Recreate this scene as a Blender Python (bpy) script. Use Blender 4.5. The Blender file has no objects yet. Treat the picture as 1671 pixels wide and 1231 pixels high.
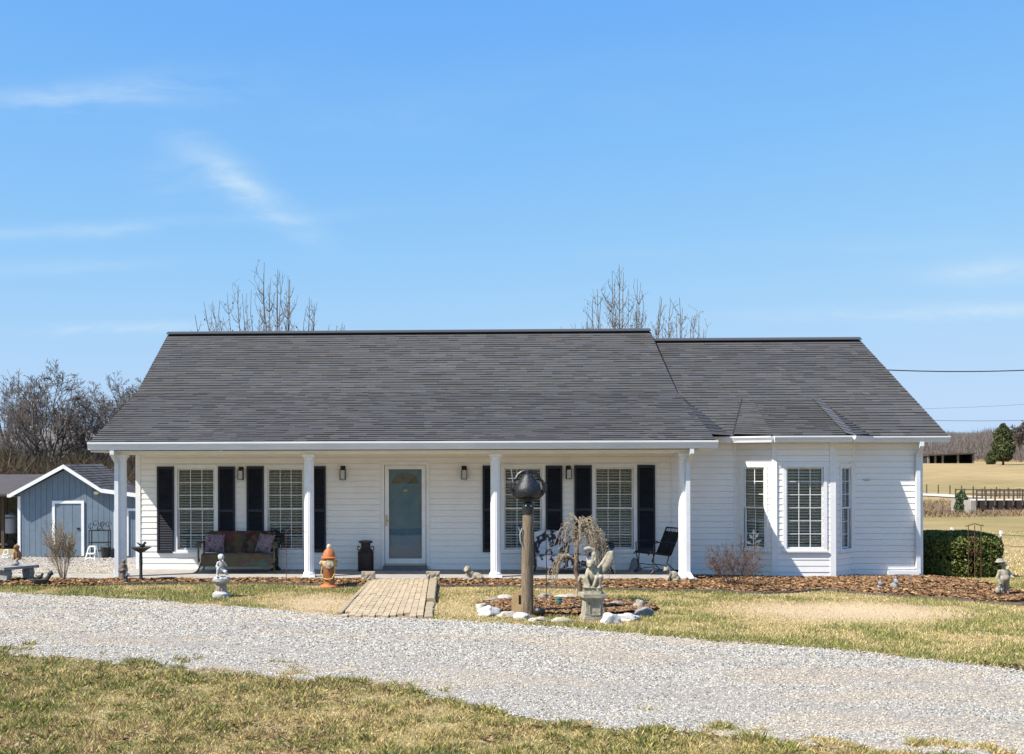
import bpy, math, random
import numpy as np
from mathutils import Vector, Matrix, Euler, noise as mnoise
R_ = math.radians
random.seed(7); rng = np.random.default_rng(7)
S = bpy.context.scene
COL = S.collection

# ------------------------------------------------------------------ camera, sky, sun, exposure
IMW, IMH, F = 1671.0, 1231.0, 1862.0
YAW, ROLL = R_(2.2), R_(0.15)
VPX, HY = 707.5, 750.0
PX = VPX - F*math.tan(YAW)
CAM = Vector((0.0, -24.5, 2.36))
RM = Matrix.Rotation(YAW, 3, 'Z') @ Matrix.Rotation(R_(90), 3, 'X') @ Matrix.Rotation(-ROLL, 3, 'Z')
cd = bpy.data.cameras.new('camera'); cam = bpy.data.objects.new('camera', cd); COL.objects.link(cam)
cd.sensor_width = 36; cd.sensor_fit = 'HORIZONTAL'; cd.lens = 36*F/IMW
cd.shift_x = (IMW/2 - PX)/IMW; cd.shift_y = (HY - IMH/2)/IMW
cd.clip_start = 0.1; cd.clip_end = 9000
cam.matrix_world = Matrix.Translation(CAM) @ RM.to_4x4()
S.camera = cam
SUNDIR = Vector((0.727, 0.351, -1.0)).normalized()
SUN_EL = math.asin(-SUNDIR.z); SUN_ROT = math.atan2(-SUNDIR.x, -SUNDIR.y)
sd = bpy.data.lights.new('sun', 'SUN'); sun = bpy.data.objects.new('sun', sd); COL.objects.link(sun)
sd.energy = 4.6; sd.angle = R_(0.5); sd.color = (1.0, 0.95, 0.87)
sun.rotation_euler = SUNDIR.to_track_quat('-Z', 'Y').to_euler(); sun.location = (-20, -20, 30)
S.view_settings.view_transform = 'Standard'; S.view_settings.look = 'None'
S.view_settings.exposure = 0.92; S.view_settings.gamma = 1.0; S.view_settings.use_curve_mapping = False
W = bpy.data.worlds.new('World'); S.world = W; W.use_nodes = True
def world_nodes():
    nt = W.node_tree; N = nt.nodes; L = nt.links; N.clear()
    out = N.new('ShaderNodeOutputWorld'); bg = N.new('ShaderNodeBackground'); L.new(bg.outputs[0], out.inputs[0])
    sky = N.new('ShaderNodeTexSky'); sky.sky_type = 'NISHITA'; sky.sun_disc = False
    sky.sun_elevation = SUN_EL; sky.sun_rotation = SUN_ROT
    sky.air_density = 1.0; sky.dust_density = 0.3; sky.ozone_density = 3.0; sky.altitude = 200
    bg.inputs['Strength'].default_value = 0.105
    def math_(op, a, b=None):
        m = N.new('ShaderNodeMath'); m.operation = op
        for i, v in enumerate((a, b)):
            if v is None: continue
            if isinstance(v, (int, float)): m.inputs[i].default_value = v
            else: L.new(v, m.inputs[i])
        return m.outputs[0]
    # per-channel response of the photograph's processing: a deeper, more even blue
    sc = N.new('ShaderNodeSeparateColor'); L.new(sky.outputs[0], sc.inputs[0]); hs = N.new('ShaderNodeCombineColor')
    e = 0.105*2**0.8; E_ = 0.105*2**S.view_settings.exposure
    for i, (k, g, b) in enumerate(((0.55, 0.491, 1.35), (0.73, 0.426, 1.15), (0.955, 0.20, 1.0))):
        p = math_('POWER', 2.71828, math_('MULTIPLY', math_('POWER', math_('MULTIPLY', sc.outputs[i], e/g), b), -1.0)); L.new(math_('MULTIPLY', math_('SUBTRACT', 1.0, p), k/E_), hs.inputs[i])
    # thin cirrus: stretched noise on the direction, kept to a few soft bands
    tc = N.new('ShaderNodeTexCoord')
    sep = N.new('ShaderNodeSeparateXYZ'); L.new(tc.outputs['Generated'], sep.inputs[0])
    yy = math_('MAXIMUM', math_('ABSOLUTE', sep.outputs[1]), 0.05)
    u = math_('DIVIDE', sep.outputs[0], yy); v = math_('DIVIDE', sep.outputs[2], yy)
    def fib(scale, su, sv, det=6):
        c = N.new('ShaderNodeCombineXYZ')
        L.new(math_('ADD', math_('MULTIPLY', u, su), math_('MULTIPLY', v, su*0.35)), c.inputs[0]); L.new(math_('MULTIPLY', v, sv), c.inputs[1])
        n = N.new('ShaderNodeTexNoise'); n.inputs['Scale'].default_value = scale; n.inputs['Detail'].default_value = det
        n.inputs['Roughness'].default_value = 0.62; n.inputs['Distortion'].default_value = 0.6
        L.new(c.outputs[0], n.inputs['Vector']); return n.outputs['Fac']
    fa = fib(3.0, 1.0, 5.0)
    fb = fib(11.0, 1.0, 3.2, 9)
    fine = math_('MULTIPLY', math_('ADD', fa, fb), 0.5)
    total = None
    # px centre, half sizes (px), tilt, strength
    for (cx, cy, hx, hy, tilt, st) in [(150,150,230,30,-0.06,0.55),(405,303,115,27,0.62,0.85),(60,372,420,12,-0.05,0.42),
                                 (200,533,150,11,-0.02,0.8),(1560,516,260,13,-0.02,0.95),(1640,446,120,18,-0.03,0.8),
                                 (60,432,220,12,-0.03,0.25),(1300,410,420,14,-0.02,0.12),(300,290,90,30,0.1,0.25),(800,170,500,50,-0.1,0.10),
                                 (1000,534,160,8,0,0.3)]:
        u0, v0 = (cx-VPX)/F, (HY-cy)/F
        du = math_('SUBTRACT', u, u0); dv = math_('SUBTRACT', v, v0)
        c, s = math.cos(-tilt), math.sin(-tilt)
        a = math_('DIVIDE', math_('ADD', math_('MULTIPLY', du, c), math_('MULTIPLY', dv, s)), hx/F)
        b = math_('DIVIDE', math_('SUBTRACT', math_('MULTIPLY', dv, c), math_('MULTIPLY', du, s)), hy/F)
        wob = math_('MULTIPLY', math_('SUBTRACT', fa, 0.5), 3.0)
        b = math_('ADD', b, wob)
        g = math_('POWER', 2.718, math_('MULTIPLY', math_('ADD', math_('MULTIPLY', a, a), math_('MULTIPLY', b, b)), -1.0))
        g = math_('MULTIPLY', g, st)
        total = g if total is None else math_('ADD', total, g)
    mr = N.new('ShaderNodeMapRange'); mr.inputs['From Min'].default_value = 0.39; mr.inputs['From Max'].default_value = 0.66
    L.new(fine, mr.inputs['Value'])
    amt = math_('MULTIPLY', total, mr.outputs[0]); amt = math_('MINIMUM', amt, 0.9)
    mix = N.new('ShaderNodeMix'); mix.data_type = 'RGBA'
    L.new(amt, mix.inputs['Factor']); L.new(hs.outputs[0], mix.inputs['A']); mix.inputs['B'].default_value = (3.5, 4.3, 4.85, 1)
    L.new(mix.outputs['Result'], bg.inputs['Color'])
world_nodes()

# ------------------------------------------------------------------ helpers
def ray(px, py): return (RM @ Vector(((px-PX)/F, -(py-HY)/F, -1.0)))
def at(px, py, y):
    d = ray(px, py); t = (y-CAM.y)/d.y; return CAM + d*t
def lerp(a, b, t): return a+(b-a)*t
def sstep(a, b, x):
    t = np.clip((np.asarray(x, float)-a)/(b-a), 0, 1); return t*t*(3-2*t)
LP = ([0,22.6,24.5,40,60,120,400,3000],[-.10,-.07,-.14,-1.08,-1.7,-1.2,2,10])
RP = ([0,22.6,25,40,60,90,108,114,124,130,150,200,280,400,700,3000],[-.10,-.08,-.22,-1.4,-2.4,-2.9,-2.6,-3.6,-3.6,-2.5,-2.1,-.6,1.3,2,4,8])
def gz(x, y):
    D = np.asarray(y, float)+24.5
    w = sstep(-7, 10, x)
    return np.interp(D, *LP)*(1-w) + np.interp(D, *RP)*w + np.where(D>44, sstep(44.5,84.5,D)*(fbm(np.asarray(x,float)*0.05,np.asarray(y,float)*0.05,3)-0.5)*1.0, 0)
def grd(px, py):
    d = ray(px, py); d = d/d.y; t = 4.0
    while t < 900:
        p = CAM + d*t
        if p.z < float(gz(p.x, p.y)):
            a, b = t-0.25*max(1,t/40), t
            for _ in range(24):
                m = (a+b)/2; q = CAM+d*m
                if q.z < float(gz(q.x, q.y)): b = m
                else: a = m
            return CAM+d*b
        t += 0.25*max(1, t/40)
    return CAM+d*900
def pxm(y): return F/(y+24.5)

class MB:
    def __init__(s): s.v=[]; s.f=[]; s.c=[]; s.hasc=False
    def add(s, vs, fs, col=None):
        o=len(s.v); s.v.extend([tuple(p) for p in vs]); s.f.extend([tuple(i+o for i in f) for f in fs])
        s.c.extend([col]*len(fs)); s.hasc = s.hasc or col is not None
        return s
    def box(s, x0,x1,y0,y1,z0,z1, col=None, M=None):
        vs=[Vector(p) for p in ((x0,y0,z0),(x1,y0,z0),(x1,y1,z0),(x0,y1,z0),(x0,y0,z1),(x1,y0,z1),(x1,y1,z1),(x0,y1,z1))]
        if M is not None: vs=[M@p for p in vs]
        return s.add(vs,[(0,3,2,1),(4,5,6,7),(0,1,5,4),(1,2,6,5),(2,3,7,6),(3,0,4,7)],col)
    def tube(s, pts, r, n=6, cap=True, col=None):
        pts=[Vector(p) for p in pts]; k=len(pts)
        if not hasattr(r,'__len__'): r=[r]*k
        t0=(pts[1]-pts[0]).normalized(); a=t0.orthogonal().normalized(); vs=[]
        for i,p in enumerate(pts):
            t=(pts[min(i+1,k-1)]-pts[max(i-1,0)])
            if t.length<1e-9: t=t0
            t=t.normalized(); a=(a-t*a.dot(t))
            if a.length<1e-6: a=t.orthogonal()
            a.normalize(); b=t.cross(a)
            for j in range(n):
                q=2*math.pi*j/n; vs.append(p+(a*math.cos(q)+b*math.sin(q))*r[i])
        fs=[(i*n+j,i*n+(j+1)%n,(i+1)*n+(j+1)%n,(i+1)*n+j) for i in range(k-1) for j in range(n)]
        if cap: fs+= [tuple(range(n-1,-1,-1)), tuple((k-1)*n+j for j in range(n))]
        return s.add(vs,fs,col)
    def lathe(s, prof, n=20, c=(0,0,0), M=None, col=None, sq=None):
        vs=[]
        for (r,z) in prof:
            for j in range(n):
                q=2*math.pi*j/n; p=Vector((c[0]+r*math.cos(q),c[1]+r*math.sin(q),c[2]+z))
                vs.append(M@p if M is not None else p)
        k=len(prof)
        fs=[(i*n+j,i*n+(j+1)%n,(i+1)*n+(j+1)%n,(i+1)*n+j) for i in range(k-1) for j in range(n)]
        if prof[0][0]>1e-5: fs.append(tuple(range(n-1,-1,-1)))
        if prof[-1][0]>1e-5: fs.append(tuple((k-1)*n+j for j in range(n)))
        return s.add(vs,fs,col)
    def ell(s, c, r, M=None, nu=12, nv=8, col=None):
        if not hasattr(r,'__len__'): r=(r,r,r)
        vs=[]
        for i in range(nv+1):
            a=math.pi*i/nv
            for j in range(nu):
                b=2*math.pi*j/nu
                p=Vector((r[0]*math.sin(a)*math.cos(b),r[1]*math.sin(a)*math.sin(b),r[2]*math.cos(a)))
                if M is not None: p=M@p
                vs.append(Vector(c)+p)
        fs=[(i*nu+j,(i+1)*nu+j,(i+1)*nu+(j+1)%nu,i*nu+(j+1)%nu) for i in range(nv) for j in range(nu)]
        return s.add(vs,fs,col)
    def prism(s, poly, y0, y1, M=None, col=None):   # polygon in x-z, extruded along y
        n=len(poly); vs=[Vector((p[0],y0,p[1])) for p in poly]+[Vector((p[0],y1,p[1])) for p in poly]
        if M is not None: vs=[M@p for p in vs]
        fs=[tuple(range(n)),tuple(range(2*n-1,n-1,-1))]+[(i,i+n,(i+1)%n+n,(i+1)%n) for i in range(n)]
        return s.add(vs,fs,col)
    def mesh(s, name):
        me=bpy.data.meshes.new(name); me.from_pydata(s.v,[],s.f)
        if s.hasc:
            at_=me.color_attributes.new('Col','FLOAT_COLOR','CORNER'); arr=[]
            for f,c in zip(s.f,s.c):
                c=c or (0.5,0.5,0.5); arr.extend([c[0],c[1],c[2],1.0]*len(f))
            at_.data.foreach_set('color',arr)
        return me
def link(name, me, mat=None, parent=None, M=None, kind=None, smooth=None):
    o=bpy.data.objects.new(name,me); COL.objects.link(o)
    if mat is not None and len(me.materials)==0: me.materials.append(mat)
    if parent is not None: o.parent=parent
    if M is not None: o.matrix_basis=M
    if kind: o['kind']=kind
    if smooth is not None:
        me.polygons.foreach_set('use_smooth',[True]*len(me.polygons)); me.set_sharp_from_angle(angle=R_(smooth))
    return o
def fixn(me):
    import bmesh
    b=bmesh.new(); b.from_mesh(me); bmesh.ops.recalc_face_normals(b,faces=b.faces); b.to_mesh(me); b.free()
def build(name, mb, mat, parent=None, M=None, kind=None, smooth=None, fix=True):
    me=mb.mesh(name)
    if fix: fixn(me)
    return link(name,me,mat,parent,M,kind,smooth)
def tag(o, label, cat, group=None):
    o['label']=label; o['category']=cat
    if group: o['group']=group
    return o
def thing(name, label, cat, loc=(0,0,0), rz=0.0, group=None):
    o=bpy.data.objects.new(name,None); COL.objects.link(o); o.empty_display_size=0.2
    o.location=loc; o.rotation_euler=(0,0,rz); return tag(o,label,cat,group)
def clone(root, loc, rz, label, group=None, scale=1.0):
    r=root.copy(); COL.objects.link(r); r.location=loc; r.rotation_euler=(0,0,rz); r.scale=(scale,)*3; r['label']=label
    if group: r['group']=group
    for ch in list(root.children):
        c=ch.copy(); COL.objects.link(c); c.parent=r
        for g in list(ch.children):
            d=g.copy(); COL.objects.link(d); d.parent=c
    return r
def bulk(name, verts, faces_flat, nper, cols, mat, kind='stuff', parent=None):
    # verts (n,3), faces as flat index array with nper verts each, cols per vertex (n,3)
    me=bpy.data.meshes.new(name); nv=len(verts); nf=len(faces_flat)//nper
    me.vertices.add(nv); me.vertices.foreach_set('co',np.ascontiguousarray(verts,dtype=np.float32).ravel())
    me.loops.add(nf*nper); me.loops.foreach_set('vertex_index',np.ascontiguousarray(faces_flat,dtype=np.int32))
    me.polygons.add(nf); me.polygons.foreach_set('loop_start',np.arange(0,nf*nper,nper,dtype=np.int32))
    me.update(calc_edges=True)
    if cols is not None:
        a=me.color_attributes.new('Col','FLOAT_COLOR','POINT')
        a.data.foreach_set('color',np.concatenate([cols,np.ones((nv,1))],1).astype(np.float32).ravel())
    return link(name,me,mat,parent,None,kind)
def blob(name, prims, vox, mat, parent=None, M=None, smooth_it=3):
    mb=MB()
    for p in prims:
        if p[0]=='e': mb.ell(p[1],p[2],M=p[3] if len(p)>3 else None,nu=14,nv=10)
        else:
            _,a,b,ra,rb=p; mb.tube([a,b],[ra,rb],12); mb.ell(a,ra); mb.ell(b,rb)
    o=build(name,mb,mat)
    m=o.modifiers.new('r','REMESH'); m.mode='VOXEL'; m.voxel_size=vox
    s=o.modifiers.new('s','SMOOTH'); s.iterations=smooth_it; s.factor=0.5
    bpy.context.view_layer.update()
    dg=bpy.context.evaluated_depsgraph_get(); me=bpy.data.meshes.new_from_object(o.evaluated_get(dg))
    o.modifiers.clear(); old=o.data; o.data=me; bpy.data.meshes.remove(old)
    if len(me.materials)==0: me.materials.append(mat)
    me.polygons.foreach_set('use_smooth',[True]*len(me.polygons))
    if parent is not None: o.parent=parent
    if M is not None: o.matrix_basis=M
    return o
# 2-D value noise, numpy
_perm=rng.random((256,256))
def vnoise(x,y):
    x=np.asarray(x,float); y=np.asarray(y,float); xi=np.floor(x).astype(int); yi=np.floor(y).astype(int); fx=x-xi; fy=y-yi
    fx=fx*fx*(3-2*fx); fy=fy*fy*(3-2*fy); g=lambda a,b:_perm[a%256,b%256]
    return (g(xi,yi)*(1-fx)+g(xi+1,yi)*fx)*(1-fy)+(g(xi,yi+1)*(1-fx)+g(xi+1,yi+1)*fx)*fy
def fbm(x,y,o=4):
    a=0;s=0.5
    for i in range(o): a=a+s*vnoise(x*2**i+17.3*i,y*2**i+5.1*i); s*=0.5
    return a/(1-0.5**o)

# ------------------------------------------------------------------ materials
def mat(name, col, rough=0.7, col2=None, scale=8.0, bump=0.0, bscale=60.0, metal=0.0, attr=False, stretch=None, spec=0.3, detail=5, contrast=(0.35,0.65)):
    m=bpy.data.materials.new(name); m.use_nodes=True; nt=m.node_tree; N=nt.nodes; L=nt.links
    b=N['Principled BSDF']; b.inputs['Roughness'].default_value=rough; b.inputs['Metallic'].default_value=metal
    b.inputs['Specular IOR Level'].default_value=spec
    b.inputs['Base Color'].default_value=(*col,1)
    tc=N.new('ShaderNodeTexCoord'); vec=tc.outputs['Object']
    if stretch:
        mp=N.new('ShaderNodeMapping'); mp.inputs['Scale'].default_value=stretch; L.new(vec,mp.inputs[0]); vec=mp.outputs[0]
    src=None
    if attr:
        a=N.new('ShaderNodeAttribute'); a.attribute_name='Col'; src=a.outputs['Color']
    if col2 is not None:
        n=N.new('ShaderNodeTexNoise'); n.inputs['Scale'].default_value=scale; n.inputs['Detail'].default_value=detail; n.inputs['Roughness'].default_value=0.65
        L.new(vec,n.inputs['Vector'])
        mr=N.new('ShaderNodeMapRange'); mr.inputs['From Min'].default_value=contrast[0]; mr.inputs['From Max'].default_value=contrast[1]; L.new(n.outputs['Fac'],mr.inputs['Value'])
        mx=N.new('ShaderNodeMix'); mx.data_type='RGBA'; L.new(mr.outputs[0],mx.inputs['Factor'])
        if attr:
            mx.blend_type='MULTIPLY'; L.new(src,mx.inputs['A']); mx.inputs['B'].default_value=(*col2,1)
        else:
            mx.inputs['A'].default_value=(*col,1); mx.inputs['B'].default_value=(*col2,1)
        src=mx.outputs['Result']
    if src is not None: L.new(src,b.inputs['Base Color'])
    if bump>0:
        n2=N.new('ShaderNodeTexNoise'); n2.inputs['Scale'].default_value=bscale; n2.inputs['Detail'].default_value=4; L.new(vec,n2.inputs['Vector'])
        bp=N.new('ShaderNodeBump'); bp.inputs['Strength'].default_value=bump; bp.inputs['Distance'].default_value=0.02
        L.new(n2.outputs['Fac'],bp.inputs['Height']); L.new(bp.outputs[0],b.inputs['Normal'])
    return m
def glassmat(name, tint=(0.9,0.95,0.95), refl=0.9):
    m=bpy.data.materials.new(name); m.use_nodes=True; nt=m.node_tree; N=nt.nodes; L=nt.links; N.remove(N['Principled BSDF'])
    t=N.new('ShaderNodeBsdfTransparent'); t.inputs[0].default_value=(*tint,1); g=N.new('ShaderNodeBsdfGlossy'); g.inputs['Roughness'].default_value=0.01; g.inputs[0].default_value=(refl,refl,refl,1)
    fr=N.new('ShaderNodeFresnel'); fr.inputs[0].default_value=1.6; mx=N.new('ShaderNodeMixShader')
    mul=N.new('ShaderNodeMath'); mul.operation='MULTIPLY'; mul.inputs[1].default_value=1.1; L.new(fr.outputs[0],mul.inputs[0])
    L.new(mul.outputs[0],mx.inputs[0]); L.new(t.outputs[0],mx.inputs[1]); L.new(g.outputs[0],mx.inputs[2]); L.new(mx.outputs[0],N['Material Output'].inputs[0]); return m
def rampmat(name, cols, scale, kind='noise', rough=0.85, stretch=None, detail=3):
    m=bpy.data.materials.new(name); m.use_nodes=True; nt=m.node_tree; N=nt.nodes; L=nt.links; b=N['Principled BSDF']; b.inputs['Roughness'].default_value=rough
    tc=N.new('ShaderNodeTexCoord'); mp=N.new('ShaderNodeMapping'); L.new(tc.outputs['Object'],mp.inputs[0])
    if stretch: mp.inputs['Scale'].default_value=stretch
    if kind=='noise':
        n=N.new('ShaderNodeTexNoise'); n.inputs['Detail'].default_value=detail; n.inputs['Scale'].default_value=scale; o=n.outputs['Fac']
    else:
        n=N.new('ShaderNodeTexVoronoi'); n.inputs['Scale'].default_value=scale; sp=N.new('ShaderNodeSeparateColor'); L.new(n.outputs['Color'],sp.inputs[0]); o=sp.outputs[0]
    L.new(mp.outputs[0],n.inputs['Vector'])
    r=N.new('ShaderNodeValToRGB'); r.color_ramp.interpolation='LINEAR' if kind=='noise' else 'CONSTANT'
    els=r.color_ramp.elements
    while len(els)<len(cols): els.new(0.5)
    for e,(p,c) in zip(els,cols): e.position=p; e.color=(*c,1)
    L.new(o,r.inputs[0]); L.new(r.outputs[0],b.inputs['Base Color']); return m
M_white=mat('white_vinyl',(0.84,0.815,0.775),0.45,(0.79,0.765,0.725),1.3,0.02,30)
M_trim=mat('white_trim',(0.80,0.80,0.79),0.4,(0.72,0.71,0.69),4)
M_post=mat('post_paint',(0.80,0.79,0.78),0.45,(0.68,0.67,0.64),9,contrast=(0.5,0.8))
M_gutter=mat('gutter_paint',(0.72,0.73,0.74),0.35,(0.62,0.63,0.65),3,stretch=(0.3,1,1))
M_ceil=mat('ceiling_vinyl',(0.80,0.74,0.63),0.6)
M_shut=mat('navy_shutter',(0.014,0.017,0.026),0.42,(0.02,0.024,0.036),6)
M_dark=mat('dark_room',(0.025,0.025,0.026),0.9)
M_slat=mat('blind_slat',(0.82,0.80,0.74),0.5)
M_glass=glassmat('window_glass')
M_doorglass=glassmat('door_glass',(0.86,0.92,0.93))
M_teal=mat('teal_door',(0.14,0.29,0.37),0.5,(0.12,0.26,0.335),6)
M_brass=mat('brass',(0.45,0.33,0.14),0.35,metal=0.8)
M_bronze=mat('dark_bronze',(0.025,0.018,0.014),0.5,metal=0.2)
M_concrete=mat('porch_concrete',(0.36,0.33,0.29),0.9,(0.28,0.255,0.22),3,0.15,80)
M_deck=mat('roof_deck',(0.05,0.05,0.053),0.9)
M_shingle=mat('asphalt_shingle',(0.08,0.08,0.085),0.92,(0.72,0.72,0.74),45,0.4,220,attr=True,spec=0.15)
M_black=mat('black_iron',(0.012,0.012,0.013),0.42,(0.03,0.028,0.026),30,0.15,120,metal=0.3,spec=0.5)
M_bell=mat('bell_iron',(0.018,0.018,0.02),0.42,(0.13,0.13,0.135),34,0.3,90,metal=0.35,spec=0.5,contrast=(0.54,0.74))
M_cement=mat('cast_cement',(0.42,0.375,0.285),0.95,(0.22,0.195,0.145),14,0.5,90)
M_cementg=mat('grey_cement',(0.30,0.30,0.29),0.95,(0.2,0.2,0.19),14,0.5,90)
M_whitestat=mat('white_statue',(0.44,0.435,0.415),0.85,(0.13,0.13,0.13),26,0.4,70,contrast=(0.5,0.68))
M_rock=mat('limestone_rock',(0.46,0.42,0.35),0.95,(0.26,0.22,0.17),7,0.6,25)
M_tanstone=mat('tan_sandstone',(0.36,0.24,0.12),0.95,(0.28,0.19,0.10),9,0.4,60)
M_oldwood=mat('weathered_wood',(0.26,0.195,0.13),0.95,(0.12,0.088,0.058),6,0.7,30,stretch=(6,6,0.6))
M_timber=mat('weathered_timber',(0.40,0.33,0.22),0.95,(0.26,0.2,0.13),6,0.5,30,stretch=(8,0.7,8))
M_bark=mat('grey_bark',(0.13,0.105,0.085),0.95,(0.07,0.055,0.045),5)
M_barkl=mat('pale_bark',(0.20,0.17,0.14),0.95,(0.10,0.085,0.07),5)
M_twig=mat('brown_twig',(0.115,0.097,0.085),0.95,(0.175,0.145,0.125),2)
M_twigtan=mat('tan_twig',(0.33,0.26,0.18),0.95,(0.2,0.15,0.1),6)
M_twigred=mat('reddish_twig',(0.17,0.11,0.088),0.95,(0.12,0.078,0.062),6)
M_attr=mat('tinted_surface',(0.3,0.3,0.3),0.95,attr=True,spec=0.1)
M_leaf=mat('leaf_surface',(0.1,0.1,0.05),0.6,attr=True,spec=0.25)
M_blue=mat('blue_shed_paint',(0.155,0.20,0.245),0.75,(0.13,0.175,0.215),4,0.1,40)
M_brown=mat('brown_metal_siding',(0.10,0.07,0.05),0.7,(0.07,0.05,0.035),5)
M_brick=mat('tan_paver',(0.44,0.34,0.22),0.95,(0.33,0.26,0.17),30,0.4,120)
M_rust=mat('rusty_iron',(0.12,0.055,0.028),0.85,(0.07,0.032,0.018),20)
M_quilt=rampmat('patchwork_throw',[(0,(0.03,0.012,0.012)),(0.2,(0.10,0.025,0.022)),(0.4,(0.055,0.03,0.02)),(0.58,(0.09,0.06,0.025)),(0.75,(0.13,0.045,0.03)),(0.88,(0.05,0.05,0.03))],9,'vor')
M_seat=rampmat('teal_olive_seat',[(0.3,(0.05,0.055,0.03)),(0.45,(0.09,0.08,0.04)),(0.55,(0.10,0.045,0.025)),(0.7,(0.04,0.12,0.10))],2.6)
M_pillow=rampmat('paisley_pillow',[(0.35,(0.06,0.03,0.06)),(0.45,(0.3,0.22,0.2)),(0.52,(0.13,0.06,0.12)),(0.62,(0.36,0.28,0.27)),(0.72,(0.10,0.05,0.045))],26,detail=1)
M_floral=rampmat('white_floral_throw',[(0.40,(0.62,0.62,0.64)),(0.47,(0.55,0.55,0.57)),(0.50,(0.02,0.02,0.028)),(0.58,(0.03,0.03,0.04)),(0.62,(0.5,0.5,0.52))],5.0,detail=2)
M_olive=mat('olive_old_paint',(0.12,0.105,0.06),0.6,(0.07,0.06,0.035),7)
M_hyd=rampmat('orange_worn_paint',[(0.3,(0.42,0.12,0.03)),(0.5,(0.46,0.15,0.035)),(0.6,(0.40,0.10,0.03)),(0.72,(0.25,0.10,0.05))],7,rough=0.6)
M_hydr=rampmat('rust_worn_paint',[(0.3,(0.20,0.06,0.02)),(0.5,(0.30,0.10,0.03)),(0.6,(0.42,0.15,0.04)),(0.72,(0.34,0.22,0.12))],6,rough=0.6,stretch=(1,1,.5))
M_hydy=rampmat('yellow_worn_paint',[(0.3,(0.50,0.33,0.09)),(0.55,(0.52,0.36,0.12)),(0.65,(0.40,0.14,0.05)),(0.75,(0.5,0.42,0.3))],9,rough=0.6)
M_hydw=rampmat('white_worn_paint',[(0.3,(0.55,0.48,0.36)),(0.55,(0.5,0.42,0.28)),(0.68,(0.32,0.14,0.06))],9,rough=0.65)
M_dogbrown=mat('brown_statue',(0.22,0.12,0.055),0.85,(0.12,0.065,0.03),18)
M_greyiron=mat('verdigris_iron',(0.035,0.038,0.036),0.6,(0.06,0.065,0.062),20,metal=0.3)
M_mesh=mat('black_sling',(0.02,0.021,0.024),0.7)
M_wire=mat('black_cable',(0.03,0.03,0.035),0.7)
M_rubber=mat('grey_plastic',(0.3,0.31,0.32),0.5)
M_gglass=mat('green_glass',(0.02,0.11,0.10),0.15,spec=0.6)
M_lampglass=mat('lantern_glass',(0.45,0.45,0.43),0.15,spec=0.6)
M_road=mat('pale_road',(0.52,0.47,0.40),0.95,(0.42,0.37,0.3),0.5)
M_grav=mat('gravel_bed',(0.33,0.305,0.27),0.95,(0.20,0.18,0.155),34,0.6,50,detail=3)
def ground_mat():
    m=bpy.data.materials.new('lawn_soil'); m.use_nodes=True; nt=m.node_tree; N=nt.nodes; L=nt.links; b=N['Principled BSDF']; b.inputs['Roughness'].default_value=0.95; b.inputs['Specular IOR Level'].default_value=0.1
    a=N.new('ShaderNodeAttribute'); a.attribute_name='Col'; tc=N.new('ShaderNodeTexCoord')
    def nz(sc,lo,hi,det=5,st=None):
        n=N.new('ShaderNodeTexNoise'); n.inputs['Scale'].default_value=sc; n.inputs['Detail'].default_value=det; n.inputs['Roughness'].default_value=0.7
        if st:
            mp=N.new('ShaderNodeMapping'); mp.inputs['Scale'].default_value=st; L.new(tc.outputs['Object'],mp.inputs[0]); L.new(mp.outputs[0],n.inputs['Vector'])
        else: L.new(tc.outputs['Object'],n.inputs['Vector'])
        mr=N.new('ShaderNodeMapRange'); mr.inputs['From Min'].default_value=0.3; mr.inputs['From Max'].default_value=0.7; mr.inputs['To Min'].default_value=lo; mr.inputs['To Max'].default_value=hi; L.new(n.outputs['Fac'],mr.inputs['Value']); return mr.outputs[0],n
    f1,n1=nz(25,0.6,1.3); f2,_=nz(0.35,0.8,1.2,4,(0.5,1,1))
    mu=N.new('ShaderNodeMath'); mu.operation='MULTIPLY'; L.new(f1,mu.inputs[0]); L.new(f2,mu.inputs[1])
    vm=N.new('ShaderNodeVectorMath'); vm.operation='SCALE'; L.new(a.outputs['Color'],vm.inputs[0]); L.new(mu.outputs[0],vm.inputs['Scale']); L.new(vm.outputs[0],b.inputs['Base Color'])
    bp=N.new('ShaderNodeBump'); bp.inputs['Strength'].default_value=0.5; bp.inputs['Distance'].default_value=0.03; L.new(n1.outputs['Fac'],bp.inputs['Height']); L.new(bp.outputs[0],b.inputs['Normal'])
    return m
M_ground=ground_mat()

# ------------------------------------------------------------------ ground, drive, beds
def poly(pts): return [grd(*p) for p in pts]
far_px=[(-700,940),(-330,952),(0,968),(134,975),(242,981),(323,987),(420,994),(565,1007),(689,1012),(860,1021),(1038,1036),(1175,1049),(1360,1062),(1503,1078),(1671,1096),(1900,1124),(2500,1200)]
near_px=[(-700,1050),(-330,1058),(0,1069),(134,1075),(242,1085),(420,1104),(565,1112),(648,1121),(730,1142),(860,1172),(1010,1191),(1148,1198),(1360,1219),(1500,1236),(1900,1290),(2500,1400)]
FAR=np.array([(p.x,p.y) for p in poly(far_px)]); NEAR=np.array([(p.x,p.y) for p in poly(near_px)])
def far_y(x): return np.interp(x,FAR[:,0],FAR[:,1])
def near_y(x): return np.interp(x,NEAR[:,0],NEAR[:,1])
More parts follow.
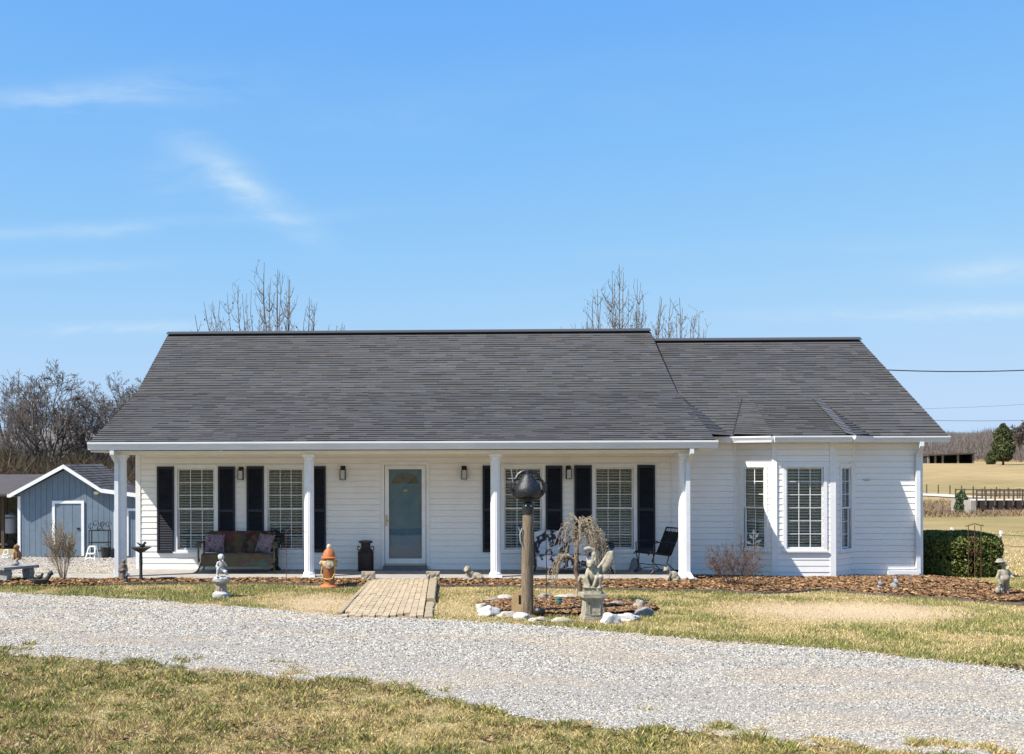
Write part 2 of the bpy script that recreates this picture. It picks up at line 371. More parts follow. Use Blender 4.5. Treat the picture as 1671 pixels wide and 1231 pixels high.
# mulch beds: front edges (world) and back edges
bedL_px=[(-120,953),(0,956),(90,958),(171,956),(290,953),(400,954),(480,955),(592,958)]
bedR_px=[(708,958),(800,958),(900,961),(1060,964),(1152,966),(1245,970),(1291,969),(1338,965),(1400,969),(1487,976),(1601,984),(1671,990),(1800,1000)]
BL=np.array([(p.x,p.y) for p in poly(bedL_px)]); BR=np.array([(p.x,p.y) for p in poly(bedR_px)])
SLABY=-1.82
def in_bed(x,y):
    x=np.asarray(x); y=np.asarray(y)
    wob=0.06*(fbm(x*3,y*3,2)-0.5)*2
    l=(x>BL[0,0])&(x<BL[-1,0])&(y>np.interp(x,BL[:,0],BL[:,1])+wob*0)&(y<np.where(x<-6.4,SLABY-0.1,SLABY))
    r=(x>BR[0,0])&(x<BR[-1,0])&(y>np.interp(x,BR[:,0],BR[:,1]))&(y<np.where(x<5.4,SLABY,np.where(x<10.6,0.0,0.6)))
    return l|r
ringc=grd(925,992); RCX,RCY,RAX,RAY=ringc.x,ringc.y,1.50,0.95
def in_ring(x,y): return ((x-RCX)/RAX)**2+((y-RCY)/RAY)**2<1
path_px=[(611,949),(700,949),(690,1013),(556,1009)]
PW=[grd(*p) for p in path_px]
PXL=lambda y: np.interp(y,[PW[3].y,SLABY],[PW[3].x,PW[0].x]); PXR=lambda y: np.interp(y,[PW[2].y,SLABY],[PW[2].x,PW[1].x])
def in_path(x,y,m=0.14): return (x>PXL(y)-m)&(x<PXR(y)+m)&(y>far_y(x)-0.3)&(y<SLABY)
bare=grd(1390,998)
def fields(x,y):
    """greenness 0..1 and grass density 0..1"""
    n1=fbm(x*0.55+3,y*0.9,4); n2=fbm(x*2.1,y*2.1+9,3)
    G=sstep(0.36,0.66,n1*0.65+n2*0.35)
    D=y+24.5
    n3=fbm(x*6.5,y*6.5+3,2); G=np.where(y<near_y(x), sstep(0.30,0.70,n1*0.25+n2*0.35+n3*0.40)*0.75+0.10, sstep(0.36,0.64,n1*0.4+n2*0.35+n3*0.25)*0.80+0.08)
    edge=np.abs(y-near_y(x)); G=np.where((y<near_y(x))&(edge<0.5),np.maximum(G,0.75*(1-edge/0.5)*sstep(0.35,0.5,n2)+0.2),G)
    e2=y-far_y(x); strip=np.exp(-((e2-0.45)/0.35)**2)
    G=np.where((e2>0)&(x>1.5),np.maximum(G,strip*0.9),G)
    G=np.where((x<-3.0)&(e2>0)&(D<25),np.maximum(G,0.6*sstep(0.3,0.6,n2)+0.2),G)
    dens=0.75+0.25*n2
    q=((x-bare.x)/1.95)**2+((y-bare.y)/1.35)**2; b=np.exp(-q**2.2)
    dens=dens*(1-0.93*b*sstep(0.25,0.5,n2+0.25)); G=G*(1-0.7*b)
    pc=grd(520,985); q=((x-pc.x)/0.75)**2+((y-pc.y)/1.3)**2; b2=np.exp(-q**2); dens=dens*(1-0.85*b2); G=G*(1-0.6*b2)
    pc=grd(745,990); q=((x-pc.x)/0.5)**2+((y-pc.y)/1.6)**2; b3=np.exp(-q); G=G*(1-0.9*b3); dens=dens*(1-0.4*b3)
    pc=grd(815,985); q=((x-pc.x)/0.4)**2+((y-pc.y)/0.5)**2; G=np.maximum(G,0.9*np.exp(-q))
    bare_all=np.maximum(b*sstep(0.2,0.5,n2+0.25),b2*0.9)
    return G,dens,bare_all
def make_ground():
    xs=np.unique(np.concatenate([np.arange(-14,14.01,0.16),np.linspace(-60,-14,40),np.linspace(14,60,60),np.linspace(60,400,30),np.linspace(-400,-60,20),np.array([-3000,-1500,-800,800,1500,3000])]))
    ys=np.unique(np.concatenate([np.arange(-18,2.01,0.16),np.linspace(2,40,60),np.linspace(40,140,80),np.linspace(140,420,50),np.array([-300,-100,-40,-25,600,900,1500,3000])]))
    X,Y=np.meshgrid(xs,ys); Z=gz(X,Y)
    near=(np.abs(X)<14)&(Y<2)&(Y>-18); Z=Z+np.where(near,(fbm(X*0.9,Y*0.9,3)-0.5)*0.03,0)
    hill=sstep(500,1300,Y); Z=Z+hill*(16+10*fbm(X*0.002,Y*0.002,3))
    G,dens,ba=fields(X,Y)
    straw=np.array([0.33,0.25,0.115]); green=np.array([0.085,0.105,0.03]); soil=np.array([0.45,0.335,0.205]); thatch=np.array([0.36,0.275,0.14])
    g=G[...,None]; C=thatch*(1-g)+green*1.0*g
    C=C*(1-ba[...,None])+soil*ba[...,None]
    fs=sstep(24,30,Y+24.5)[...,None]; past=fbm(X*0.06,Y*0.03,4)[...,None]
    P=np.array([0.35,0.255,0.12])*(1.1-0.35*past)+ (np.array([0.26,0.22,0.085])-straw)*sstep(0.5,0.75,past)*0.6; lw=((X<-6)*sstep(30,42,Y))[...,None]; P=P*(1-lw)+np.array([0.10,0.075,0.05])*lw
    C=C*(1-fs)+P*fs
    ck=(sstep(104,110,Y+24.5)*(1-sstep(126,132,Y+24.5)))[...,None]; C=C*(1-ck)+np.array([0.17,0.12,0.075])*ck
    # gravel yard in front of the shed
    yd=((X<-6.5)&(Y>-1.4)&(Y<17))*sstep(0.3,0.5,fbm(X*0.5,Y*0.4,3)+0.2); yd=yd[...,None]; C=C*(1-yd)+np.array([0.36,0.33,0.29])*yd
    wd=sstep(430,600,Y)[...,None]; C=C*(1-wd)+np.array([0.12,0.10,0.085])*wd
    ny,nx=X.shape; V=np.stack([X,Y,Z],-1).reshape(-1,3)
    i=np.arange(ny-1)[:,None]*nx+np.arange(nx-1)[None,:]; Fc=np.stack([i,i+1,i+nx+1,i+nx],-1).reshape(-1)
    o=bulk('ground',V,Fc,4,C.reshape(-1,3),M_ground,'structure'); o.data.polygons.foreach_set('use_smooth',[True]*len(o.data.polygons)); return o
make_ground()
def gzn(x,y): return gz(x,y)+(fbm(np.asarray(x)*0.9,np.asarray(y)*0.9,3)-0.5)*0.03
def strip_sheet(name, x0,x1,nx, ylo, yhi, ny, lift, m, kind='structure', jit=0.0):
    xs=np.linspace(x0,x1,nx); V=[];
    for j in range(ny+1):
        t=j/ny; y=ylo(xs)*(1-t)+yhi(xs)*t
        if jit:
            if j==0: y=y+(fbm(xs*4,xs*0+1,3)-0.5)*jit
            if j==ny: y=y+(fbm(xs*4,xs*0+7,3)-0.5)*jit
        V.append(np.stack([xs,y,gzn(xs,y)+lift],-1))
    V=np.array(V).reshape(-1,3); i=np.arange(ny)[:,None]*nx+np.arange(nx-1)[None,:]
    return bulk(name,V,np.stack([i,i+1,i+nx+1,i+nx],-1).reshape(-1),4,None,m,kind)
strip_sheet('gravel_drive',-16,16,260,near_y,far_y,26,0.008,M_grav,jit=0.35)
M_mulch=mat('mulch_soil',(0.17,0.085,0.04),0.95,(0.09,0.05,0.03),30,0.6,60)
strip_sheet('mulch_bed',BL[0,0],BL[-1,0],120,lambda x:np.interp(x,BL[:,0],BL[:,1]),lambda x:x*0+SLABY,10,0.02,M_mulch)
bedr=strip_sheet('mulch_bed',BR[0,0],BR[-1,0],200,lambda x:np.interp(x,BR[:,0],BR[:,1]),lambda x:np.where(x<5.45,SLABY,np.where(x<10.6,-0.02,0.6)),14,0.02,M_mulch)
def ring_sheet():
    n=40; vs=[(RCX,RCY,float(gzn(RCX,RCY))+0.05)]
    for k in range(1,4):
        for j in range(n):
            a=2*math.pi*j/n; x=RCX+RAX*k/3*math.cos(a); y=RCY+RAY*k/3*math.sin(a); vs.append((x,y,float(gzn(x,y))+(0.045 if k<3 else 0.012)))
    fs=[(0,1+j,1+(j+1)%n) for j in range(n)]+[(1+(k-1)*n+j,1+k*n+j,1+k*n+(j+1)%n,1+(k-1)*n+(j+1)%n) for k in (1,2) for j in range(n)]
    mb=MB(); mb.add(vs,fs); build('mulch_bed',mb,M_mulch,kind='structure')
ring_sheet()

# scattered pieces -------------------------------------------------
OCT=np.array([(1,0,0),(0,1,0),(-1,0,0),(0,-1,0),(0,0,1),(0,0,-1)],float)
OCTF=np.array([(0,1,4),(1,2,4),(2,3,4),(3,0,4),(1,0,5),(2,1,5),(3,2,5),(0,3,5)])
def scatter_stones(name, x,y,z, size, cols, m, flat=0.6, elong=1.0, tilt=0.5, kind='stuff'):
    n=len(x); V=np.repeat(OCT[None],n,0)*(1+0.45*(rng.random((n,6,1))-0.5))
    V=V+0.25*(rng.random((n,6,3))-0.5)
    V[:,:,0]*=elong; V[:,:,2]*=flat
    a=rng.random(n)*6.283; t=(rng.random(n)-0.5)*2*tilt
    ct,st=np.cos(t)[:,None],np.sin(t)[:,None]; yy=V[:,:,1]*ct-V[:,:,2]*st; zz=V[:,:,1]*st+V[:,:,2]*ct
    c,s=np.cos(a)[:,None],np.sin(a)[:,None]; X=V[:,:,0]*c-yy*s; Y=V[:,:,0]*s+yy*c
    P=np.stack([X,Y,zz],-1)*size[:,None,None]+np.stack([x,y,z],-1)[:,None,:]
    P=P[:,:5]; Fc=(OCTF[None,:4]+(np.arange(n)*5)[:,None,None]).reshape(-1)
    return bulk(name,P.reshape(-1,3),Fc,3,np.repeat(cols,5,0),m,kind)
def vis_x(D): # x range in view at distance D with margin
    return (-(VPX+40)/F*D-0.3,(IMW-VPX+60)/F*D+0.3)
def rand_pts(n,D0,D1,pw=1.0):
    # uniform over the visible trapezoid, weighted to the near end by pw
    D=D0+(D1-D0)*rng.random(n)**pw; lo=-(VPX+40)/F*D-3.2; hi=(IMW-VPX+60)/F*D+3.2
    return lo+(hi-lo)*rng.random(n), D-24.5
def make_gravel():
    x,y=rand_pts(860000,9.3,22.5,1.25)
    w=0.16*(fbm(x*4,y*4,3)-0.5)*2
    thin=fbm(x*0.35,y*1.0+40,3)
    tt=(y-near_y(x))/(far_y(x)-near_y(x)); trk=np.exp(-((tt-0.30)/0.07)**2)+np.exp(-((tt-0.68)/0.08)**2); ins=(y>near_y(x)-0.06+w)&(y<far_y(x)+0.04+w); od=np.maximum(near_y(x)-y,y-far_y(x)); k=(ins&(rng.random(len(x))<np.clip(1.4-thin*0.8-0.45*trk,0.3,1)))|((od<0.55)&(od>-0.1)&(rng.random(len(x))<0.10*np.exp(-np.maximum(od,0)/0.18)))
    trk=trk[k]*sstep(0.35,0.6,fbm(x[k]*0.4+3,y[k]*1.2,3)); x,y=x[k],y[k]
    # strays over the lawn edges
    n=len(x); D=y+24.5
    size=(0.0048+0.012*rng.random(n)**3.2)*np.clip(D/13,0.9,1.35); b=rng.random(n)
    g=0.225+0.26*rng.random(n)
    C=np.stack([g*1.07,g*1.0,g*0.865],-1)
    C=np.where((b<0.13)[:,None],C*0.32,C); C=np.where((b>0.90)[:,None],C*np.array([1.0,0.86,0.68]),C); C=np.where(((b>0.82)&(b<0.9))[:,None],C*np.array([0.88,0.96,1.08]),C)
    tan=np.clip(sstep(0.50,0.68,fbm(x*0.5+9,y*1.6,3))*0.4+0.35*trk,0,0.6)[:,None]; C=C*(1-tan)+np.array([0.42,0.33,0.22])*tan
    scatter_stones('gravel',x,y,gzn(x,y)+0.009+size*0.1,size,C,M_attr,0.65)
    # gravel yard by the shed
    x=-15+9*rng.random(26000); y=-1.3+17*rng.random(26000); k=rng.random(26000)<sstep(0.25,0.6,fbm(x*0.6,y*0.5,3)); x,y=x[k],y[k]; n=len(x)
    g=0.17+0.2*rng.random(n); scatter_stones('gravel',x,y,gz(x,y)+0.01,0.018+0.02*rng.random(n),np.stack([g*1.1,g*0.97,g*0.8],-1),M_attr,0.7)
make_gravel()
def make_mulch():
    N0=110000; x=BL[0,0]+(BR[-1,0]-BL[0,0])*rng.random(N0); y=-5+6*rng.random(N0); k=in_bed(x,y); x,y=x[k],y[k]; n=len(x)
    p=rng.random((n,1)); C=np.array([0.245,0.135,0.065])*(0.35+0.9*p); b=rng.random(n)
    C=np.where((b>0.82)[:,None],np.array([0.40,0.25,0.12])*(0.6+0.5*p),C); C=np.where((b<0.15)[:,None],np.array([0.06,0.035,0.025]),C)
    bk=sstep(0,0.35,y-np.where(x<PXL(-2),np.interp(x,BL[:,0],BL[:,1]),np.interp(x,BR[:,0],BR[:,1]))); scatter_stones('mulch',x,y,gzn(x,y)+0.025+0.035*bk+0.02*rng.random(n),0.016+0.022*rng.random(n)**1.5,C,M_attr,0.35,1.6,0.8)
    n=9000; a=rng.random(n)*6.283; r=np.sqrt(rng.random(n))*0.97; x=RCX+RAX*r*np.cos(a); y=RCY+RAY*r*np.sin(a); p=rng.random((n,1)); b=rng.random(n)
    C=np.array([0.245,0.135,0.065])*(0.35+0.9*p); C=np.where((b>0.8)[:,None],np.array([0.38,0.24,0.13])*(0.6+0.5*p),C); C=np.where((b<0.18)[:,None],np.array([0.06,0.035,0.025]),C)
    scatter_stones('mulch',x,y,gzn(x,y)+0.045+0.02*rng.random(n),0.016+0.022*rng.random(n)**1.5,C,M_attr,0.4,1.5,0.8)
make_mulch()
def blades(x,y,z,h,w,lean,C,name,m=None,one=False):
    n=len(x); a=rng.random(n)*6.283; dx,dy=np.cos(a)*w/2,np.sin(a)*w/2; b=rng.random(n)*6.283; l=lean*(0.3+rng.random(n)); lx,ly=np.cos(b)*h*l,np.sin(b)*h*l
    hz=h*np.sqrt(np.clip(1-np.minimum(l,0.95)**2,0.05,1))
    P=np.zeros((n,5,3)); P[:,0]=np.stack([x-dx,y-dy,z],-1); P[:,1]=np.stack([x+dx,y+dy,z],-1)
    P[:,2]=np.stack([x+dx*0.8+lx*0.4,y+dy*0.8+ly*0.4,z+hz*0.62],-1); P[:,3]=np.stack([x-dx*0.8+lx*0.4,y-dy*0.8+ly*0.4,z+hz*0.62],-1); P[:,4]=np.stack([x+lx,y+ly,z+hz],-1)
    if one:      # far blades: a single tapered face
        P=P[:,[0,1,4]]; return bulk(name,P.reshape(-1,3),np.arange(n*3),3,np.repeat(C,3,0),m or M_leaf)
    P[:,2]=P[:,4]; P[:,3,:2]=(P[:,0,:2]+P[:,4,:2])*0.5-np.stack([lx,ly],-1)*0.08; P=P[:,:4]
    T=np.array([(0,1,3),(1,2,3)]); Fc=(T[None]+(np.arange(n)*4)[:,None,None]).reshape(-1)
    return bulk(name,P.reshape(-1,3),Fc,3,np.repeat(C,4,0),m or M_leaf)
def grass_cols(G,n):
    r=rng.random(n); r2=rng.random((n,1))
    green=np.array([0.155,0.185,0.042])*(0.5+0.9*r2); yg=np.array([0.41,0.35,0.105])*(0.55+0.75*r2); straw=np.array([0.66,0.50,0.245])*(0.4+0.75*r2); brown=np.array([0.25,0.15,0.08])*(0.6+0.6*r2)
    pick=r+ (G-0.5)*0.9
    C=np.where((pick>0.74)[:,None],green,np.where((pick>0.43)[:,None],yg,straw)); return np.where((rng.random(n)<0.07)[:,None],brown,C)
def make_grass():
    # front lawn
    x,y=rand_pts(960000,9.2,15.0,1.5); w=0.30*(fbm(x*2.5,y*2.5,3)-0.5)*2; k=(y<near_y(x)+w)|((y<near_y(x)+0.9)&(fbm(x*1.9+60,y*2.6,3)>0.655+0.1*(y-near_y(x))))
    x,y=x[k],y[k]; G,d,_=fields(x,y); clump=fbm(x*5,y*5,2); k=rng.random(len(x))<d*(0.45+1.0*sstep(0.3,0.6,clump)); x,y,G,clump=x[k],y[k],G[k],clump[k]; n=len(x)
    h=(0.028+0.045*rng.random(n)**1.5)*(0.7+0.7*sstep(0.4,0.7,clump))*(0.75+0.5*G)
    blades(x,y,gzn(x,y),h,0.0032+0.0034*rng.random(n),0.85,grass_cols(G,n),'grass')
    # lawn between drive and house
    x,y=rand_pts(840000,13.0,25.5,0.9); w=0.2*(fbm(x*2.5,y*2.5,3)-0.5)*2; k=(y>far_y(x)+w)&~in_bed(x,y)&~in_ring(x,y)&~in_path(x,y)
    k&=~((x>-7.2)&(x<5.5)&(y>SLABY-0.05))&(y<0.9)&~((x>5)&(x<10.6)&(y>-0.3)); x,y=x[k],y[k]; G,d,_=fields(x,y); k=rng.random(len(x))<d; x,y,G=x[k],y[k],G[k]; n=len(x)
    h=(0.022+0.038*rng.random(n)**1.5)*(0.6+0.9*G)
    blades(x,y,gzn(x,y),h,0.006+0.006*rng.random(n),0.8,grass_cols(G,n),'grass',None,True)
    # pasture tussocks right of and left of the house
    x=10.5+34*rng.random(60000)**1.3; y=0.6+60*rng.random(60000)**1.6; n=len(x); G=sstep(0.4,0.65,fbm(x*0.2,y*0.1,3))*0.5
    k=~((x<13.2)&(y<2.4)); x,y,G=x[k],y[k],G[k]; n=len(x)
    blades(x,y,gz(x,y),0.05+0.07*rng.random(n),0.02+0.02*rng.random(n),0.7,grass_cols(G,n),'grass',None,True)
make_grass()
def make_leaves():
    # dead leaves and thatch on the lawns
    x,y=rand_pts(14000,9.2,14.8,1.3); cl=fbm(x*1.7+50,y*2.2,3); k=(y<near_y(x)-0.1)&(rng.random(14000)<sstep(0.42,0.66,cl)*0.75); x,y=x[k],y[k]
    x2,y2=rand_pts(9500,12.5,21,1.0); e=y2-far_y(x2); k=(np.abs(e-0.02)<0.13)&(x2>0.8)&(rng.random(9500)<0.9); x=np.concatenate([x,x2[k]]); y=np.concatenate([y,y2[k]])
    x3=5+7*rng.random(5000); y3=far_y(x3)+0.0+0.26*rng.random(5000); k=rng.random(5000)<sstep(6,9,x3); x=np.concatenate([x,x3[k]]); y=np.concatenate([y,y3[k]]); n=len(x)
    dark=np.concatenate([np.zeros(n-k.sum()),np.ones(k.sum())])
    C=np.array([0.17,0.10,0.055])*(0.4+0.9*rng.random((n,1))); C=np.where((rng.random(n)<0.15)[:,None],np.array([0.30,0.22,0.14]),C); C=np.where((dark>0)[:,None],np.array([0.10,0.055,0.04])*(0.5+0.9*rng.random((n,1))),C)
    s=0.018+0.022*rng.random(n)
    a=rng.random(n)*6.283; P=np.zeros((n,5,3)); z=gzn(x,y)+0.028+0.02*rng.random(n)
    for j,(u,v,hh) in enumerate([(-1,0,0.4),(0,-0.6,0),(1,0,0.5),(0,0.6,0.2),(0,0,-0.2)]):
        P[:,j]=np.stack([x+s*(u*np.cos(a)-v*np.sin(a)),y+s*(u*np.sin(a)+v*np.cos(a)),z+s*hh*(rng.random(n)*1.6-0.3)],-1)
    T=np.array([(0,1,4),(1,2,4),(2,3,4),(3,0,4)]); bulk('fallen_leaves',P.reshape(-1,3),(T[None]+(np.arange(n)*5)[:,None,None]).reshape(-1),3,np.repeat(C,5,0),M_attr)
make_leaves()
# ------------------------------------------------------------------ house
def proj(p):
    q=RM.transposed()@(Vector(p)-CAM); return (PX+F*q.x/-q.z, HY-F*q.y/-q.z)
X0=lambda px: at(px,840,0).x
Z0=lambda py,px=700: at(px,py,0).z
house=thing('house','long single-storey white sided house with dark shingle roof and front porch','house',(0,0,0))
XL,XR=X0(222),X0(1505)
YE=-1.86; ZE=at(650,720,YE).z
XRL,XRR=at(147,720,YE).x, at(1167,718,YE).x
YR=4.9; ZR=at(670,543.5,YR).z
YK=1.7; ZK=ZE+0.328*(YK-YE)
WYE=-0.22; WZE=at(1300,712,WYE).z; WXR=at(1547,711,WYE).x; WYR=4.72; WZR=at(1240,556,WYR).z
CEIL=2.52; WTOP=2.74; BASE=-0.24
PW_END=X0(1124)   # where the porch wall ends and the wing begins
def frameM(origin, u):
    u=Vector(u).normalized(); z=Vector((0,0,1)); n=z.cross(u)   # n points into the house when u runs left to right seen from outside
    return Matrix(((u.x,n.x,0,origin[0]),(u.y,n.y,0,origin[1]),(0,0,1,origin[2]),(0,0,0,1)))
def split(a,b,cuts):
    out=[];c=a
    for (l,r) in sorted(cuts):
        if r<=c or l>=b: continue
        if l>c: out.append((c,l))
        c=max(c,r)
    if c<b: out.append((c,b))
    return out
def wall_panel(name, M, length, z0, z1, ops, thick=0.12, boards=True, off=0.0, exposure=0.127, lx0=0.0):
    zs=sorted({z0,z1,*[min(max(o[k],z0),z1) for o in ops for k in (2,3)]})
    mb=MB()
    for a,b in zip(zs[:-1],zs[1:]):
        cuts=[(o[0],o[1]) for o in ops if o[2]<b-1e-6 and o[3]>a+1e-6]
        for (l,r) in split(lx0,length,cuts): mb.box(l,r,0.0,thick,a,b)
    w=build(name,mb,M_white,house,M)
    if boards:
        z=z0+off
        while z<z1-0.01:
            zt=min(z+exposure,z1)
            brk=sorted({z,zt,*[o[k] for o in ops for k in (2,3) if z+0.004<o[k]<zt-0.004]})
            for a,b in zip(brk[:-1],brk[1:]):
                cuts=[(o[0],o[1]) for o in ops if o[2]<b-1e-4 and o[3]>a+1e-4]
                b=b if b<zt-1e-6 or zt==z1 else b-0.014; ya=-0.021+0.009*(a-z)/exposure; yb=-0.021+0.009*(b-z)/exposure
                for (l,r) in split(lx0,length,cuts):
                    if r-l<0.01: continue
                    bm=MB(); j=random.uniform(-0.0012,0.0012)
                    bm.add([(l,ya+j,a),(r,ya+j,a),(r,yb+j,b),(l,yb+j,b),(l,-0.001,a),(r,-0.001,a),(r,-0.001,b),(l,-0.001,b)],[(0,1,2,3),(4,5,1,0),(1,5,6,2),(4,0,3,7),(3,2,6,7)])
                    build('siding_board',bm,M_white,w,fix=False)
            z+=exposure
    return w
SLATS={}
def window(M, w, h, cols=3, rows=3, double=True, casing=0.075, tilt=30, drop=1.0, sill=True, uprows=None):
    """M: origin at the centre of the sill line of the opening, x along the wall, y into the house"""
    mb=MB(); c=casing
    mb.box(-w/2-c,-w/2,-0.035,0.05,-c,h+c); mb.box(w/2,w/2+c,-0.035,0.05,-c,h+c)
    mb.box(-w/2,w/2,-0.035,0.05,h,h+c); mb.box(-w/2,w/2,-0.035,0.05,-c,0)
    if sill: mb.box(-w/2-c-0.02,w/2+c+0.02,-0.06,-0.0355,-c-0.003,-c+0.03)
    win=build('window',mb,M_trim,house,M)
    def sash(z0,z1,y,cols,rows):
        s=MB(); f=0.032
        s.box(-w/2,-w/2+f,y,y+0.03,z0,z1); s.box(w/2-f,w/2,y,y+0.03,z0,z1); s.box(-w/2+f,w/2-f,y,y+0.03,z0,z0+f); s.box(-w/2+f,w/2-f,y,y+0.03,z1-f,z1)
        build('sash',s,M_trim,win)
        g=MB(); m=0.0065; x0,x1=-w/2+f,w/2-f; a0,a1=z0+f,z1-f
        for i in range(1,cols):
            x=x0+(x1-x0)*i/cols; g.box(x-m,x+m,y+0.004,y+0.012,a0,a1)
        for i in range(1,rows):
            z=a0+(a1-a0)*i/rows; g.box(x0,x1,y+0.0025,y+0.0135,z-m,z+m)
        if cols>1 or rows>1: build('muntin_grid',g,M_trim,win)
        for i in range(cols):
            for j in range(rows):
                p=MB(); xa,xb=x0+(x1-x0)*i/cols,x0+(x1-x0)*(i+1)/cols; za,zb=a0+(a1-a0)*j/rows,a0+(a1-a0)*(j+1)/rows
                t=random.uniform(-0.002,0.002)
                p.add([(xa,y+0.016,za),(xb,y+0.016+t,za),(xb,y+0.016+t,zb),(xa,y+0.016,zb)],[(0,1,2,3)]); build('pane',p,M_glass,win,fix=False)
    if double: sash(0,h/2+0.015,0.03,cols,rows); sash(h/2-0.015,h,0.0,cols,uprows or rows)
    else: sash(0,h,0.0,cols,rows)
    key=(round(w,2),tilt)
    if key not in SLATS:
        s=MB(); s.box(-w/2+0.012,w/2-0.012,-0.025,0.025,-0.0018,0.0018); me=s.mesh('blind_slat'); fixn(me); me.materials.append(M_slat); SLATS[key]=me
    z=h-0.05; 
    while z>h*(1-drop)+0.02:
        link('blind_slat',SLATS[key],None,win,Matrix.Translation((0,0.086,z))@Matrix.Rotation(R_(tilt+random.uniform(-4,4)),4,'X')); z-=0.058
    for x in (-w*0.3,w*0.3):
        t=MB(); t.box(x-0.002,x+0.002,0.0615,0.0635,0,h); build('blind_cord',t,M_slat,win)
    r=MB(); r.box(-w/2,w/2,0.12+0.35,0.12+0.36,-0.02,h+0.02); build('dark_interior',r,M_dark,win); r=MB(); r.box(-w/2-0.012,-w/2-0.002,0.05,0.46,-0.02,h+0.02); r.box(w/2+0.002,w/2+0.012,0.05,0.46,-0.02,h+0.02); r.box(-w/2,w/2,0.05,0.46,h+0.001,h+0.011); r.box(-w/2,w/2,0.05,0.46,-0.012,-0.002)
    build('reveal',r,M_trim,win)
    return win
MW=frameM((0,0,0),(1,0,0))
# openings of the porch wall: (px left, px right, py top, py bottom) of the glass
WIN=[(290,350.5,764.5,897),(437,495.5,764.5,897),(822.5,884,763.5,896.5),(971,1033.5,763,896)]
ops=[]
for (a,b,t,bt) in WIN: ops.append((X0(a),X0(b),Z0(bt,a),Z0(t,a)))
DOOR=(X0(627.5),X0(695.5),0.13,Z0(759,660))
allops=ops+[(DOOR[0]-0.0,DOOR[1]+0.0,0.0,DOOR[3])]
wall_panel('front_wall',MW,PW_END,0.0,CEIL,allops,lx0=XL+0.10)
for o in ops: window(MW@Matrix.Translation(((o[0]+o[1])/2,0,o[2])),o[1]-o[0],o[3]-o[2])
# bay geometry
BX0,BX1=X0(1200),X0(1392); BP=0.62
BC0=at(1264,850,-BP).x; BC1=at(1361,850,-BP).x
wall_panel('wing_wall',MW,BX0,BASE,WTOP,[],lx0=PW_END)
wall_panel('wing_wall',MW,XR-0.09,BASE,WTOP,[],lx0=BX1)
def facet(A,B,name,winpx=None,yw=0,cols=2,rows=3,double=True):
    A=Vector((A[0],A[1],0)); B=Vector((B[0],B[1],0)); M=frameM(A,(B-A)); L=(B-A).length; op=[]
    if winpx:
        a,b,t,bt=winpx
        def hit(px,py):
            d=ray(px,py); n=(B-A).normalized(); nn=Vector((n.y,-n.x,0)); s=(A-CAM).dot(nn)/d.dot(nn); p=CAM+d*s; return (p-A).dot(n),p.z
        u0,zt=hit(a,t); u1,zb=hit(b,bt); op=[(u0,u1,zb,zt)]
    w=wall_panel(name,M,L,BASE,WTOP,op)
    if op: window(M@Matrix.Translation(((op[0][0]+op[0][1])/2,0,op[0][2])),op[0][1]-op[0][0],op[0][3]-op[0][2],cols,rows,double,0.07,tilt=38 if name!='bay_side_wall' else 36)
    return M,L
facet((BX0,0),(BC0,-BP),'bay_side_wall',(1214.5,1248.5,762.5,895.5),cols=2,rows=3)
facet((BC0,-BP),(BC1,-BP),'bay_front_wall',(1282.5,1343.5,762.5,895.5),cols=3,rows=6,double=False)
facet((BC1,-BP),(BX1,0),'bay_side_wall',(1371.5,1387.5,762.5,894.5),cols=2,rows=3)
# corner trims
def corner(x,y,z0,z1,w=0.1,rz=0,name='corner_trim'):
    mb=MB(); mb.box(-w/2,w/2,-0.03,0.03,z0,z1); build(name,mb,M_trim,house,Matrix.Translation((x,y,0))@Matrix.Rotation(rz,4,'Z'))
corner(XL+0.05,-0.001,0.0,CEIL,0.105); corner(XR-0.045,-0.001,BASE,WTOP,0.095)
corner(BC0,-BP,BASE,WTOP,0.10,-0.3); corner(BC1-0.03,-BP,BASE,WTOP,0.12,0.0); corner(BX0,-0.003,BASE,WTOP,0.05,-0.3); corner(BX1,-0.003,BASE,WTOP,0.05,0.3)
corner(X0(1096),-0.004,0.0,CEIL,0.03)
mb=MB(); mb.box(X0(356.5),X0(357),0,0,0,0)
# side and rear walls, gables
def gable(name,x,pts):
    mb=MB(); n=len(pts); mb.add([(x-0.06,p[0],p[1]) for p in pts]+[(x+0.06,p[0],p[1]) for p in pts],[tuple(range(n)),tuple(range(2*n-1,n-1,-1))]+[(i,i+n,(i+1)%n+n,(i+1)%n) for i in range(n)]); return build(name,mb,M_white,house)
YB=2*YR-YK; t_=0.14
gable('side_wall',XL+0.06,[(0.002,BASE),(YB+1.5,BASE),(YB+1.5,ZK-0.5),(YR,ZR-t_),(YK,ZK-t_),(0.002,ZK-0.328*YK-t_)])
gable('porch_gable',XL+0.06,[(-1.70,CEIL),(-0.002,CEIL),(-0.002,ZK-0.328*YK-t_),(-1.70,ZE+0.40*0.328-t_+0.02)])
gable('side_wall',XRR-0.35,[(0.16,CEIL),(9,CEIL),(9,ZK-0.6),(YR,ZR-t_),(YK,ZK-t_),(0.16,ZK-0.328*(YK-0.16)-t_)])
gable('porch_gable',XRR-0.35,[(-1.70,CEIL),(-0.002,CEIL),(-0.002,ZK-0.328*YK-t_),(-1.70,ZE+0.40*0.328-t_+0.02)])
gable('side_wall',XR-0.07,[(0.14,BASE-0.6),(9,BASE-1.2),(9,2.7),(WYR,WZR-t_),(0.14,WZE-0.02)])
mb=MB(); mb.box(XL+0.2,XR-0.2,9.05,9.2,-1.6,2.8); build('rear_wall',mb,M_white,house)
